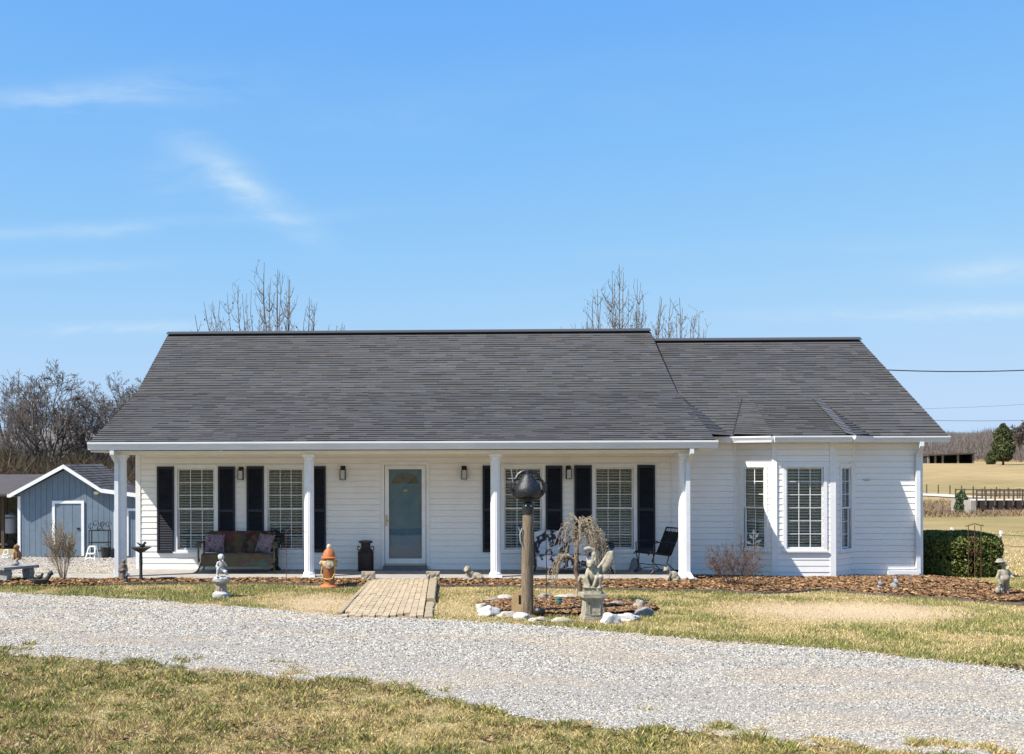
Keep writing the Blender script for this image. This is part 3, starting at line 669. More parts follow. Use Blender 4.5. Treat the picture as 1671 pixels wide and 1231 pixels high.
# porch ceiling, beams, slab
mb=MB(); mb.box(XRL+0.01,XRR-0.005,YE+0.02,-0.004,CEIL,CEIL+0.02); build('porch_ceiling',mb,M_ceil,house)
mb=MB(); mb.box(XL-0.02,XRR-0.22,-1.66,-1.46,CEIL-0.05,CEIL-0.001); build('porch_beam',mb,M_trim,house)
mb=MB(); mb.box(XL,XL+0.14,-1.455,-0.03,CEIL-0.05,CEIL-0.001); build('porch_beam',mb,M_trim,house)
mb=MB(); mb.box(XRL,XRR,YE+0.005,YE+0.03,ZE-0.17,ZE-0.015); build('fascia',mb,M_trim,house)
PSX0=at(150,945,SLABY).x; PSX1=at(1122,945,SLABY).x
mb=MB(); mb.box(XL-0.05,PSX1,SLABY,-0.001,-0.5,0.0); slab=build('porch_slab',mb,M_concrete,house)
bv=slab.modifiers.new('b','BEVEL'); bv.width=0.012; bv.segments=2
mb=MB(); mb.box(XL-3.2,XL-0.052,SLABY+0.15,-0.15,-0.55,-0.085); build('concrete_path',mb,M_concrete,kind='structure')
# foundation strip of the wing
mb=MB(); mb.box(PW_END-0.3,XR-0.03,0.02,0.3,-0.8,BASE+0.002); mb.box(BC0+0.02,BC1-0.02,-BP+0.03,0.1,-0.8,BASE+0.002); build('foundation',mb,mat('brick_foundation',(0.22,0.10,0.07),0.9,(0.15,0.07,0.05),15),house)
# roofs ----------------------------------------------------------------------
SH=[]
def shingle_quad(BLp,BRp,TRp,TLp,exp=0.142,grp=0):
    BLp,BRp,TRp,TLp=map(Vector,(BLp,BRp,TRp,TLp))
    nrm=(BRp-BLp).cross(TLp-BLp).normalized(); Ls=max((TLp-BLp).length*0+((TLp+TRp)/2-(BLp+BRp)/2).length,0.01); n=max(1,int(round(Ls/exp)))
    for i in range(n):
        v0,v1=i/n,(i+1)/n; a,b=BLp.lerp(TLp,v0),BRp.lerp(TRp,v0); c,d=BRp.lerp(TRp,v1),BLp.lerp(TLp,v1); L=(b-a).length
        if L<0.05: continue
        u=-random.uniform(0,0.3)/L
        while u<1:
            w=random.choice((0.16,0.22,0.28,0.33,0.4,0.5))/L; u0,u1=max(u,0),min(u+w,1); u+=w
            if (u1-u0)*L<0.01: continue
            t=0.006+0.006*(random.random()<0.5)+0.002*random.random()
            p=[a.lerp(b,u0)+nrm*(t+0.006),a.lerp(b,u1)+nrm*(t+0.006),d.lerp(c,u1)+nrm*0.004,d.lerp(c,u0)+nrm*0.004,a.lerp(b,u0)+nrm*0.001,a.lerp(b,u1)+nrm*0.001]
            m=(p[0]+p[2])/2; big=float(fbm(m.x*0.35+4,m.y*0.5+m.z*0.5,3)); g=(0.086+0.012*random.gauss(0,0.62))*(0.88+0.24*big)
            g=min(max(g,0.035),0.17); h=random.random()
            hb=float(fbm(m.x*0.8+31,m.y*1.3+m.z*1.3+3,2)); h=0.5*h+0.5*hb; col=(g*1.05,g*1.0,g*0.945) if h<0.42 else ((g*1.0,g*1.0,g*1.01) if h<0.58 else (g*1.03,g*1.0,g*0.965))
            SH.append((p,col))
def roof_obj(name,polys):
    mb=MB()
    for P in polys:
        P=[Vector(p) for p in P]; n=(P[1]-P[0]).cross(P[2]-P[0]).normalized(); k=len(P)
        mb.add(P+[p-n*0.10 for p in P],[tuple(range(k)),tuple(range(2*k-1,k-1,-1))]+[(i,i+k,(i+1)%k+k,(i+1)%k) for i in range(k)])
    return build(name,mb,M_deck,house)
A0,A1=(XRL,YE-0.03,ZE),(XRR,YE-0.03,ZE); K0,K1=(XRL,YK,ZK),(XRR,YK,ZK); R0,R1=(XRL,YR,ZR),(XRR,YR,ZR)
K0b,K1b=(XRL,YB,ZK),(XRR,YB,ZK); B0,B1=(XRL,YB+1.9,ZK-0.65),(XRR,YB+1.9,ZK-0.65)
roof=roof_obj('roof',[[A0,A1,K1,K0],[K0,K1,R1,R0],[R0,R1,K1b,K0b],[K0b,K1b,B1,B0]])
shingle_quad(A0,A1,K1,K0); shingle_quad(K0,K1,R1,R0)
wx0=XRR-0.12; ws=(WZR-WZE)/(WYR-WYE)
WA0,WA1=(wx0,WYE,WZE),(WXR,WYE,WZE); WR0,WR1=(wx0,WYR,WZR),(WXR,WYR,WZR)
wz=lambda y: WZE+ws*(y-WYE)
wroof=roof_obj('roof',[[WA0,WA1,WR1,WR0],[WR0,WR1,(WXR,2*WYR-WYE,WZE),(wx0,2*WYR-WYE,WZE)]])
shingle_quad(WA0,WA1,WR1,WR0)
# saddle between porch roof edge and wing roof
ky=1.55; lz=lambda y: ZE+0.328*(y-YE)
sx=at(1192,712,WYE).x
Sk=(XRR-0.02,YK,lz(YK)-0.01); QY=-1.40; Sp=(XRR-0.02,QY,lz(QY)-0.03); Sg=(sx,WYE-0.01,WZE+0.012)
mb=MB(); mb.add([Sp,Sg,Sk],[(0,1,2)]); build('roof_saddle',mb,M_deck,house)
for i in range(14):
    v0,v1=i/14,(i+1)/14
    P=[Vector(Sp).lerp(Vector(Sk),v0),Vector(Sg).lerp(Vector(Sk),v0),Vector(Sg).lerp(Vector(Sk),v1),Vector(Sp).lerp(Vector(Sk),v1)]
    nn=Vector((0.5,-0.3,0.9)).normalized(); g=0.075+0.02*random.gauss(0,0.5)
    SH.append(([P[0]+nn*0.014,P[1]+nn*0.014,P[2]+nn*0.006,P[3]+nn*0.006,P[0]+nn*0.001,P[1]+nn*0.001],(g*1.02,g,g)))
# bay roof
by0=-BP-0.24; bs=0.366
bTy=1.36; bTz=wz(bTy)+0.055
TLb=(at(1228,655,bTy).x,bTy,bTz); TRb=(at(1332,655,bTy).x,bTy,bTz); TL2=(at(1211,655,bTy).x,bTy,bTz)
CL=(at(1262,712,by0).x,by0,WZE+0.005); CR=(at(1388,711,by0).x,by0,WZE+0.005)
VL=(at(1196,710,WYE).x,WYE-0.01,WZE+0.04); VR=(at(1417,710,WYE).x,WYE-0.01,WZE+0.03)
bayroof=roof_obj('bay_roof',[[CL,CR,TRb,TLb]])
mb=MB(); mb.add([VL,CL,TLb,TL2],[(0,1,2,3)]); mb.add([CR,VR,TRb],[(0,1,2)]); build('bay_roof_side',mb,M_deck,house)
shingle_quad(CL,CR,TRb,TLb,0.12); shingle_quad(VL,CL,TLb,TL2,0.12); shingle_quad(CR,VR,tuple(Vector(TRb)+Vector((0.02,0,0))),TRb,0.12)
M_valley=mat('valley_shade',(0.025,0.025,0.027),0.6)  # near-black strips painting the shadow gap along the bay roof valleys
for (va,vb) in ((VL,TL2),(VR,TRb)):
    mb=MB(); mb.tube([Vector(va)+Vector((0,0,0.012)),Vector(vb)+Vector((0,0,0.008))],0.013,5); build('valley_shade_strip',mb,M_valley,house)
for (ca_,cb_) in ((CR,TRb),):
    ca_,cb_=Vector(ca_),Vector(cb_); n_=11; dn=Vector((0.25,-0.3,0.9)).normalized(); sd_=(cb_-ca_).cross(dn).normalized()
    for i in range(n_):
        p0,p1=ca_.lerp(cb_,i/n_),ca_.lerp(cb_,(i+1)/n_); g=0.12+0.02*random.gauss(0,0.6)
        SH.append(([p0-sd_*0.12+dn*0.022,p0+sd_*0.12+dn*0.022,p1+sd_*0.12+dn*0.014,p1-sd_*0.12+dn*0.014,p0-sd_*0.12+dn*0.004,p0+sd_*0.12+dn*0.004],(g,g,g*1.01)))
def area(p):
    q=[proj(v) for v in p[:4]]; return abs(sum(q[i][0]*q[(i+1)%4][1]-q[(i+1)%4][0]*q[i][1] for i in range(4)))/2
SH.sort(key=lambda s:-area(s[0]))
def shingle_add(mb,p,col):
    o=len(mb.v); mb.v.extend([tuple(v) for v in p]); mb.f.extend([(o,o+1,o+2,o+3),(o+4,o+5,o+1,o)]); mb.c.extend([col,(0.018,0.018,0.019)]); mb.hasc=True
for p,col in SH[:300]:
    mb=MB(); shingle_add(mb,p,col); build('shingle',mb,M_shingle,roof,fix=False)
mb=MB()
for p,col in SH[300:]: shingle_add(mb,p,col)
build('shingle_courses',mb,M_shingle,roof,kind='stuff',fix=False)
# ridge vents, rakes
def ridge(x0,x1,y,z):
    mb=MB(); mb.prism([(-0.15,-0.045),(-0.15,-0.03),(0,0.04),(0.15,-0.03),(0.15,-0.045),(0,0.02)],x0,x1,M=Matrix(((0,1,0,0),(1,0,0,y),(0,0,1,z+0.03),(0,0,0,1))))
    build('ridge_vent',mb,M_deck,house)
ridge(XRL-0.01,XRR+0.01,YR,ZR+0.005); ridge(XRR+0.02,WXR+0.01,WYR,WZR+0.005)
def rake(name,x,pts,h=0.15,m=None):
    mb=MB()
    for (a,b) in zip(pts[:-1],pts[1:]):
        mb.add([(x-0.012,a[0],a[1]-0.005),(x+0.012,a[0],a[1]-0.005),(x+0.012,b[0],b[1]-0.005),(x-0.012,b[0],b[1]-0.005),(x-0.012,a[0],a[1]-h),(x+0.012,a[0],a[1]-h),(x+0.012,b[0],b[1]-h),(x-0.012,b[0],b[1]-h)],[(0,1,2,3),(4,7,6,5),(0,4,5,1),(1,5,6,2),(2,6,7,3),(3,7,4,0)])
    return build(name,mb,m or M_trim,house)
RKP=[(YE,ZE-0.012),(YK,ZK-0.012),(YR,ZR-0.012),(YB,ZK-0.012)]
rake('rake_board',XRL+0.014,RKP); rake('rake_board',XRR+0.008,[(YE,ZE-0.03),(WYE-0.05,lz(WYE-0.05)-0.03)]); rake('rake_board',XRR+0.014,RKP[1:],0.2,mat('dark_flashing',(0.02,0.02,0.022),0.6)); rake('rake_board',WXR-0.014,[(WYE,WZE-0.012),(WYR,WZR-0.012),(2*WYR-WYE,WZE)])
# gutters
GUT=[(0,0),(0,-0.13),(-0.075,-0.13),(-0.085,-0.085),(-0.115,-0.03),(-0.115,0.0),(-0.105,0.0),(-0.105,-0.02),(-0.07,-0.12),(-0.008,-0.12),(-0.008,0)]
def gutter(P,Q,scale=1.0,z=None):
    P=Vector(P); Q=Vector(Q); u=(Q-P).normalized(); n=Vector((u.y,-u.x,0)); mb=MB(); k=len(GUT)
    vs=[P-n*g[0]*scale+Vector((0,0,g[1]*scale)) for g in GUT]+[Q-n*g[0]*scale+Vector((0,0,g[1]*scale)) for g in GUT]
    mb.add(vs,[(i,(i+1)%k,(i+1)%k+k,i+k) for i in range(k)]); mb.add([vs[i] for i in (0,1,2,3,4,5)],[(0,1,2,3,4,5)]); mb.add([vs[i+k] for i in (0,1,2,3,4,5)],[(0,1,2,3,4,5)])
    return build('gutter',mb,M_gutter,house)
gutter((XRL-0.02,YE,ZE-0.005),(XRR+0.03,YE,ZE-0.005),1.2)
gz_=WZE-0.006
gutter((XRR+0.05,WYE-0.005,gz_),(VL[0],WYE-0.005,gz_)); gutter((VL[0],WYE-0.01,gz_),(CL[0],by0,gz_)); gutter((CL[0],by0-0.002,gz_),(CR[0],by0-0.002,gz_)); gutter((CR[0],by0,gz_),(VR[0],WYE-0.01,gz_)); gutter((VR[0],WYE-0.005,gz_),(WXR,WYE-0.005,gz_))
mb=MB(); mb.box(XRR-0.3,WXR,WYE+0.0,0.13,WTOP-0.005,WTOP+0.012); mb.add([(BX0-0.3,WYE+0.01,WTOP-0.004),(CL[0],by0+0.01,WTOP-0.004),(CR[0],by0+0.01,WTOP-0.004),(BX1+0.3,WYE+0.01,WTOP-0.004)],[(0,1,2,3)]); build('soffit',mb,M_ceil,house)
mb=MB(); mb.box(XRR-0.3,WXR,WYE,WYE+0.02,WTOP+0.013,WZE-0.012); build('fascia',mb,M_trim,house)
# porch posts
def post(px):
    x=at(px,850,-1.56).x; n=48; prof=[]; mb=MB(); vs=[]
    for z in (0.10,CEIL-0.16):
        for j in range(n):
            q=2*math.pi*j/n; r=0.098*(1 if j%3 else 0.93); vs.append((r*math.cos(q),r*math.sin(q),z))
    mb.add(vs,[(j,(j+1)%n,n+(j+1)%n,n+j) for j in range(n)])
    o=build('porch_post',mb,M_post,house,Matrix.Translation((x,-1.56,0)))
    b=MB(); b.box(-0.125,0.125,-0.125,0.125,0.0,0.05); b.lathe([(0.118,0.0505),(0.12,0.075),(0.105,0.1)],24); build('post_base',b,M_post,o)
    b=MB(); b.lathe([(0.1,CEIL-0.165),(0.115,CEIL-0.14),(0.115,CEIL-0.11)],24); b.box(-0.125,0.125,-0.125,0.125,CEIL-0.109,CEIL-0.052); build('post_cap',b,M_post,o)
    return x
PXS=[post(p) for p in (199,504.5,808.5,1115.5)]
def rect_tube(mb,pts,w=0.075,d=0.055):
    # rectangular pipe along a polyline (x across = w, y = d)
    pts=[Vector(p) for p in pts]
    for a,b in zip(pts[:-1],pts[1:]):
        t=(b-a).normalized(); s=Vector((1,0,0)) if abs(t.x)<0.8 else Vector((0,0,1)); s=(s-t*s.dot(t)).normalized(); f=t.cross(s)
        a2=a-t*0.012; b2=b+t*0.012
        vs=[q+s*sx_*w/2+f*sy_*d/2 for q in (a2,b2) for sx_,sy_ in ((-1,-1),(1,-1),(1,1),(-1,1))]
        mb.add(vs,[(0,1,2,3),(7,6,5,4),(0,4,5,1),(1,5,6,2),(2,6,7,3),(3,7,4,0)])
def downspout(pts,w=0.08):
    mb=MB(); rect_tube(mb,pts,w,0.06); o=build('downspout',mb,M_gutter,house)
    return o
xl=at(190.5,850,-1.70).x
downspout([(xl-0.03,YE-0.06,ZE-0.16),(xl-0.03,YE-0.06,ZE-0.24),(xl,-1.70,2.32),(xl,-1.70,0.02)])
xr=at(1122.5,850,-1.70).x
downspout([(xr+0.03,YE-0.06,ZE-0.16),(xr+0.03,YE-0.06,ZE-0.25),(xr,-1.70,2.28),(xr,-1.70,0.10),(xr+0.08,-1.95,-0.09)])
mb=MB(); rect_tube(mb,[(xr+0.05,-1.86,-0.03),(xr+0.17,-2.12,-0.13)],0.15,0.09); build('downspout_extension',mb,M_rubber,house)
xw=at(1500,850,-0.06).x-0.03
downspout([(xw-0.01,WYE-0.06,gz_-0.13),(xw-0.01,WYE-0.06,gz_-0.2),(xw,-0.065,2.40),(xw,-0.065,0.02),(xw,-0.07,-0.06),(at(1450,935,-0.08).x,-0.07,-0.055)],0.085)
mb=MB(); mb.box(at(1450,935,-0.08).x,xw+0.02,-0.055,-0.024,-0.22,-0.13); build('splash_board',mb,M_trim,house)
mb=MB(); mb.ell((0,0,0),(0.085,0.012,0.03),nu=16,nv=6); build('wall_vent',mb,mat('faded_vent',(0.5,0.5,0.5),0.7),house,Matrix.Translation((at(1414,783,0).x,-0.02,at(1414,783,0).z)))
# shutters
def shutter(pl,pr,pt,pb):
    x0,x1=X0(pl),X0(pr); zb,zt=Z0(pb,pl),Z0(pt,pl); w=x1-x0; h=zt-zb; mb=MB(); f=0.042; d0,d1=-0.055,-0.021
    mb.box(0,f,d0,d1,0,h); mb.box(w-f,w,d0,d1,0,h)
    for z0,z1 in ((0,0.07),(h*0.47,h*0.47+0.06),(h-0.06,h)): mb.box(f,w-f,d0,d1,z0,z1)
    o=build('shutter',mb,M_shut,house,Matrix.Translation((x0,0,zb)))
    s=MB(); 
    for a,b in ((0.07,h*0.47),(h*0.47+0.06,h-0.06)):
        n=int((b-a)/0.036)
        for i in range(n):
            z=a+(b-a)*(i+0.5)/n; s.add([(f,-0.05,z-0.014),(w-f,-0.05,z-0.014),(w-f,-0.028,z+0.014),(f,-0.028,z+0.014),(f,-0.045,z-0.018),(w-f,-0.045,z-0.018)],[(0,1,2,3),(4,5,1,0)])
    s.box(f,w-f,-0.024,-0.022,0.07,h-0.06)
    build('louver_slats',s,M_shut,o,kind='stuff',fix=False)
for p in [(257,285,761.5,902.5),(356.5,384,761.5,902),(403,431,761,902),(509,532,761,901.5),(787.5,815,760,901),(890.5,917.5,760,901),(937,965.5,759.5,900.5),(1040,1068.5,759,900.5)]: shutter(*p)
# lanterns
def lantern(px,py0,py1):
    x=X0(px); z=(Z0(py0,px)+Z0(py1,px))/2; h=(Z0(py0,px)-Z0(py1,px)); w=0.15
    o=build('wall_lantern',MB().box(-0.055,0.055,-0.032,-0.021,h*0.12,h*0.5).box(-0.012,0.012,-0.10,-0.03,h*0.30,h*0.40).box(-0.06,0.06,-0.165,-0.045,h*0.20,h*0.235).box(-0.045,0.045,-0.15,-0.06,h*0.236,h*0.30).box(-0.025,0.025,-0.13,-0.08,h*0.301,h*0.5),M_bronze,house,Matrix.Translation((x,0,z)))
    f=MB()
    for sx_ in (-1,1):
        for y in (-0.16,-0.05): f.box(sx_*0.055-0.006,sx_*0.055+0.006,y-0.006,y+0.006,-h*0.47,h*0.20)
    f.box(-0.062,0.062,-0.167,-0.043,-h*0.5,-h*0.47); build('lantern_frame',f,M_bronze,o)
    g=MB(); g.box(-0.047,0.047,-0.152,-0.058,-h*0.465,h*0.195); build('lantern_glass',g,M_lampglass,o)
for p in ((394,762,783),(560,760.5,783),(757.5,760.5,782.5),(927.5,760,782)): lantern(*p)
# front door
def door():
    x0,x1,zs,zt=DOOR; w=x1-x0; zt0=zt; M=Matrix.Translation((x0,0,0))
    mb=MB(); c=0.07; mb.box(-c,0,-0.04,0.1,0.03,zt+c); mb.box(w,w+c,-0.04,0.1,0.03,zt+c); mb.box(0,w,-0.04,0.1,zt,zt+c); mb.box(0,w,0.05,0.3,0,0.02)
    build('door_frame',mb,M_trim,house,M)
    s=MB(); s.box(-0.02,w+0.02,-0.30,-0.045,0.0,0.085); build('door_step',s,mat('step_paint',(0.17,0.17,0.18),0.8,(0.12,0.12,0.13),5),house,M)
    s=MB(); s.box(0.02,w-0.02,-0.045,0.08,0.065,0.125); build('door_sill',s,mat('bare_sill',(0.50,0.42,0.30),0.6),house,M)
    st=MB(); z0=0.127; f=0.085; zt=zt-0.006; st.box(0.01,0.01+f,-0.025,0.015,z0,zt); st.box(w-0.01-f,w-0.01,-0.025,0.015,z0,zt); st.box(0.01+f,w-0.01-f,-0.025,0.015,zt-f,zt); st.box(0.01+f,w-0.01-f,-0.025,0.015,z0,z0+f+0.02)
    sd_=build('storm_door',st,M_trim,house,M)
    g=MB(); g.add([(0.01+f,-0.004,z0+f),(w-0.01-f,-0.004,z0+f),(w-0.01-f,-0.004,zt-f),(0.01+f,-0.004,zt-f)],[(0,1,2,3)]); build('pane',g,M_doorglass,sd_)
    h=MB(); h.box(0.03,0.06,-0.04,-0.0255,0.93,1.17); h.tube([(0.045,-0.04,1.05),(0.045,-0.085,1.05),(0.12,-0.085,1.045)],0.009); build('handle',h,M_brass,sd_)
    d=MB(); y=0.09; X0_,X1_=0.005,w-0.005
    cx=w/2; zf=zt-0.40; rf=w*0.33
    # slab with fanlight opening: strips around a half-disc
    d.box(X0_,X1_,y,y+0.045,0.14,zf)
    nseg=16; arc=[(cx+rf*math.cos(math.pi*k/nseg),zf+rf*0.82*math.sin(math.pi*k/nseg)) for k in range(nseg+1)]
    d.add([(X1_,y,zf),(X1_,y,zt)]+[(p[0],y,p[1]) for p in arc]+[(X0_,y,zf),(X0_,y,zt)],[tuple([0,1,nseg+4,nseg+3]+[2+nseg-k for k in range(nseg+1)])])
    for zz0,zz1 in ((0.24,0.78),(0.92,1.40)):
        for xa,xb in ((0.13,w/2-0.055),(w/2+0.055,w-0.13)):
            for (p,q,r,t) in ((xa,xb,zz0,zz0+0.018),(xa,xb,zz1-0.018,zz1),(xa,xa+0.018,zz0+0.018,zz1-0.018),(xb-0.018,xb,zz0+0.018,zz1-0.018)): d.box(p,q,y-0.014,y-0.0005,r,t)
            d.box(xa+0.05,xb-0.05,y-0.010,y-0.0005,zz0+0.05,zz1-0.05)
    dd=build('front_door',d,M_teal,house,M)
    fg=MB(); fg.add([(p[0],y+0.02,p[1]) for p in arc],[tuple(range(nseg+1))]); build('fanlight_pane',fg,mat('dim_fanlight',(0.05,0.042,0.028),0.1,spec=0.5),dd)
    fb=MB()
    for k in (4,8,12): fb.tube([(cx,y+0.005,zf),(arc[k][0],y+0.005,arc[k][1])],0.008,4)
    build('fanlight_bars',fb,M_teal,dd)
    k=MB(); Mk=Matrix.Translation((cx,y-0.012,zf-0.15))@Matrix.Rotation(R_(90),4,'X')
    k.lathe([(0.0,0.03),(0.03,0.028),(0.045,0.01),(0.05,0.0)],16,M=Mk); 
    ring=[(cx+0.055*math.sin(t*math.pi/8),y-0.03,zf-0.17+0.06*math.cos(t*math.pi/8)) for t in range(17)]; k.tube(ring,0.008,6,cap=False); build('door_knocker',k,mat('pale_brass',(0.55,0.47,0.33),0.4,metal=0.5),dd)
door()
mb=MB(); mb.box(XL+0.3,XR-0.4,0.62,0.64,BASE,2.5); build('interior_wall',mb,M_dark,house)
# ------------------------------------------------------------------ path, timbers
def make_path():
    root=link('brick_path',MB().add([(PXL(y)+ (0 if i%2==0 else PXR(y)-PXL(y)),y,float(gzn(0,y))+0.012) for y in (float(far_y(-0.6))-0.05,SLABY-0.01) for i in (0,1)],[(0,1,3,2)]).mesh('brick_path'),mat('path_sand',(0.27,0.2,0.125),0.95,(0.16,0.115,0.07),20,0.3,50),kind='structure')
    y0,y1=float(far_y(-0.6))+0.02,SLABY-0.03; nr=21; nc=12; cell=(y1-y0)/nr
    bw=1.0/nc; meshes=[]
    for k in range(6):
        mb=MB(); a,b=0.493,0.488; z=0.042; ca,cb=0.10,0.17
        o8=[(-a+ca,-b),(a-ca,-b),(a,-b+cb),(a,b-cb),(a-ca,b),(-a+ca,b),(-a,b-cb),(-a,-b+cb)]
        mb.add([(x,y,0) for x,y in o8]+[(x,y,z-0.006) for x,y in o8]+[(x*0.95,y*0.97,z) for x,y in o8],[(i,(i+1)%8,8+(i+1)%8,8+i) for i in range(8)]+[(8+i,8+(i+1)%8,16+(i+1)%8,16+i) for i in range(8)]+[tuple(range(16,24))])
        me=mb.mesh('brick'); me.materials.append(mat('tan_paver',tuple(c_*f for c_,f in zip((0.47,0.37,0.25),(0.85+0.06*k,0.86+0.055*k,0.84+0.055*k))),0.95,(0.36,0.28,0.18),30,0.4,120)); meshes.append(me)
    for c in range(nc):
        for r in range(-1,nr):
            off=0.5 if c%2 else 0.0; yc=y0+(r+0.5+off)*cell
            if yc<y0+cell*0.3 or yc>y1-cell*0.3: continue
            xl,xr_=float(PXL(yc)),float(PXR(yc)); w=(xr_-xl)/nc; x=xl+(c+0.5)*w
            zb=float(gzn(x,yc)); t=(yc-y0)/(y1-y0); z=zb*(1-t)+(-0.045)*t+0.016
            if t<0.12 and random.random()<0.35*(1-t/0.12): continue
            o=link('brick',random.choice(meshes),None,root,Matrix.Translation((x,yc,z-0.012+random.uniform(-0.004,0.004)))@Matrix.Rotation(random.uniform(-0.03,0.03),4,'Z')@Matrix.Rotation(random.uniform(-0.03,0.03),4,'X')@Matrix.Diagonal((w,cell,1,1)))
    def timber(name,label,p,q,w,h,z0,gr):
        P=Vector(p); Q=Vector(q); d=(Q-P); L=d.length; mb=MB(); n=10; vs=[]
        for i in range(n+1):
            for (sx_,sz) in ((-1,0),(1,0),(1,0.85),(0.75,1),(-0.75,1),(-1,0.85)): vs.append((L*i/n,sx_*w/2+random.uniform(-.006,.006),sz*h+random.uniform(-.006,.006)))
        mb.add(vs,[(i*6+j,i*6+(j+1)%6,(i+1)*6+(j+1)%6,(i+1)*6+j) for i in range(n) for j in range(6)]+[(5,4,3,2,1,0),tuple(n*6+j for j in range(6))])
        o=build(name,mb,M_timber,None,Matrix.Translation(P+Vector((0,0,z0)))@Matrix.Rotation(math.atan2(d.y,d.x),4,'Z')); tag(o,label,'timber',gr); return o
    a=(float(PXR(SLABY))+0.09,SLABY-0.06,float(gzn(0,SLABY))); ym=at(690,985,-4).y; ym=grd(688,985).y; b=(float(PXR(ym))+0.09,ym,float(gzn(0,ym)))
    timber('landscape_timber','thick weathered grey timber edging the right side of the brick path',a,b,0.15,0.11,-0.01,'timbers edging the brick path')
    y3=float(far_y(-0.3))+0.1; timber('landscape_timber','worn low timber sunk in gravel below the right path edge',(float(PXR(ym))+0.08,ym-0.03,float(gzn(0,ym))),(float(PXR(y3))+0.08,y3,float(gzn(0,y3))),0.13,0.05,-0.012,'timbers edging the brick path')
    y3=float(far_y(-1.5))+0.05; timber('landscape_timber','thin dark timber along the left edge of the brick path',(float(PXL(SLABY))-0.06,SLABY-0.06,float(gzn(-1,SLABY))),(float(PXL(y3))-0.06,y3,float(gzn(-1.4,y3))),0.08,0.05,0.0,'timbers edging the brick path')
make_path()
def edging(bed_pts,parent,skip=None,col=((0.16,0.13,0.10),(0.10,0.085,0.07))):
    m=mat('edging_block',col[0],0.95,col[1],10,0.3,50)
    P=[Vector((p[0],p[1],0)) for p in bed_pts]; 
    for a,b in zip(P[:-1],P[1:]):
        L=(b-a).length; n=max(1,int(round(L/0.33)))
        for i in range(n):
            p=a.lerp(b,i/n); q=a.lerp(b,(i+1)/n)
            if abs(p.x)>14: continue
            mb=MB(); w=L/n; mb.box(0.006,w-0.006,-0.03,0.03,-0.03,0.045+random.uniform(-0.006,0.006))
            build('edging_block',mb,m,parent,Matrix.Translation((p.x,p.y,float(gzn(p.x,p.y))+random.uniform(-0.008,0.004)))@Matrix.Rotation(math.atan2(q.y-p.y,q.x-p.x)+random.uniform(-.02,.02),4,'Z'))
edging(BL[3:],bpy.data.objects['mulch_bed']); edging(BR,bedr)

# ------------------------------------------------------------------ branching plants
class Segs:
    def __init__(s): s.a=[]; s.b=[]; s.ra=[]; s.rb=[]; s.lv=[]
    def add(s,p,q,r0,r1,lv): s.a.append(p); s.b.append(q); s.ra.append(r0); s.rb.append(r1); s.lv.append(lv)
    def mesh(s,name,sel,mt,sides=3):
        idx=[i for i,l in enumerate(s.lv) if sel(l)]
        if not idx: return None
        A=np.array([s.a[i] for i in idx]); B=np.array([s.b[i] for i in idx]); RA=np.array([s.ra[i] for i in idx]); RB=np.array([s.rb[i] for i in idx])
        T=B-A; T/=np.linalg.norm(T,axis=1,keepdims=True)+1e-9; ref=np.where(np.abs(T[:,2:3])<0.9,np.array([[0,0,1.0]]),np.array([[1.0,0,0]])); U=np.cross(T,ref); U/=np.linalg.norm(U,axis=1,keepdims=True)+1e-9; V=np.cross(T,U)
        n=len(idx); P=np.zeros((n,2*sides,3))
        for j in range(sides):
            q=2*math.pi*j/sides; d=U*math.cos(q)+V*math.sin(q); P[:,j]=A+d*RA[:,None]; P[:,sides+j]=B+d*RB[:,None]
        Fq=np.array([(j,(j+1)%sides,sides+(j+1)%sides,sides+j) for j in range(sides)]); Fc=(Fq[None]+(np.arange(n)*2*sides)[:,None,None]).reshape(-1)
        o=bulk(name,P.reshape(-1,3),Fc,4,None,mt,kind=None); o.data.polygons.foreach_set('use_smooth',[True]*len(o.data.polygons)); return o
def rv(r): return Vector((r.uniform(-1,1),r.uniform(-1,1),r.uniform(-1,1)))
def grow(sg,r,p,d,L,rad,lv,cfg,rmin):
    maxlv,kids,ratio,spread,up,wig,nseg=cfg
    n=nseg[lv]; pts=[p]; dirs=[d]; 
    for i in range(n):
        d=(d+rv(r)*wig[lv]+Vector((0,0,up[lv]))).normalized(); q=p+d*(L/n)
        r0=rad*(1-0.75*i/n); r1=rad*(1-0.75*(i+1)/n); sg.add(tuple(p),tuple(q),max(r0,rmin),max(r1,rmin),lv); p=q; pts.append(p); dirs.append(d)
    if lv>=maxlv: return
    for k in range(kids[lv]):
        t=r.uniform(0.25 if lv else 0.45,1.0); i=min(int(t*n),n-1); q=pts[i].lerp(pts[i+1],t*n-i); a=rv(r); a=(a-dirs[i]*a.dot(dirs[i]))
        if a.length<1e-3: continue
        a.normalize(); s=spread[lv]*r.uniform(0.6,1.3); nd=(dirs[i]*math.cos(s)+a*math.sin(s)).normalized()
        grow(sg,r,q,nd,L*ratio[lv]*r.uniform(0.6,1.15)*(1.1-0.4*t if lv else 1),max(rad*(1-0.7*t)*0.62,rmin),lv+1,cfg,rmin)
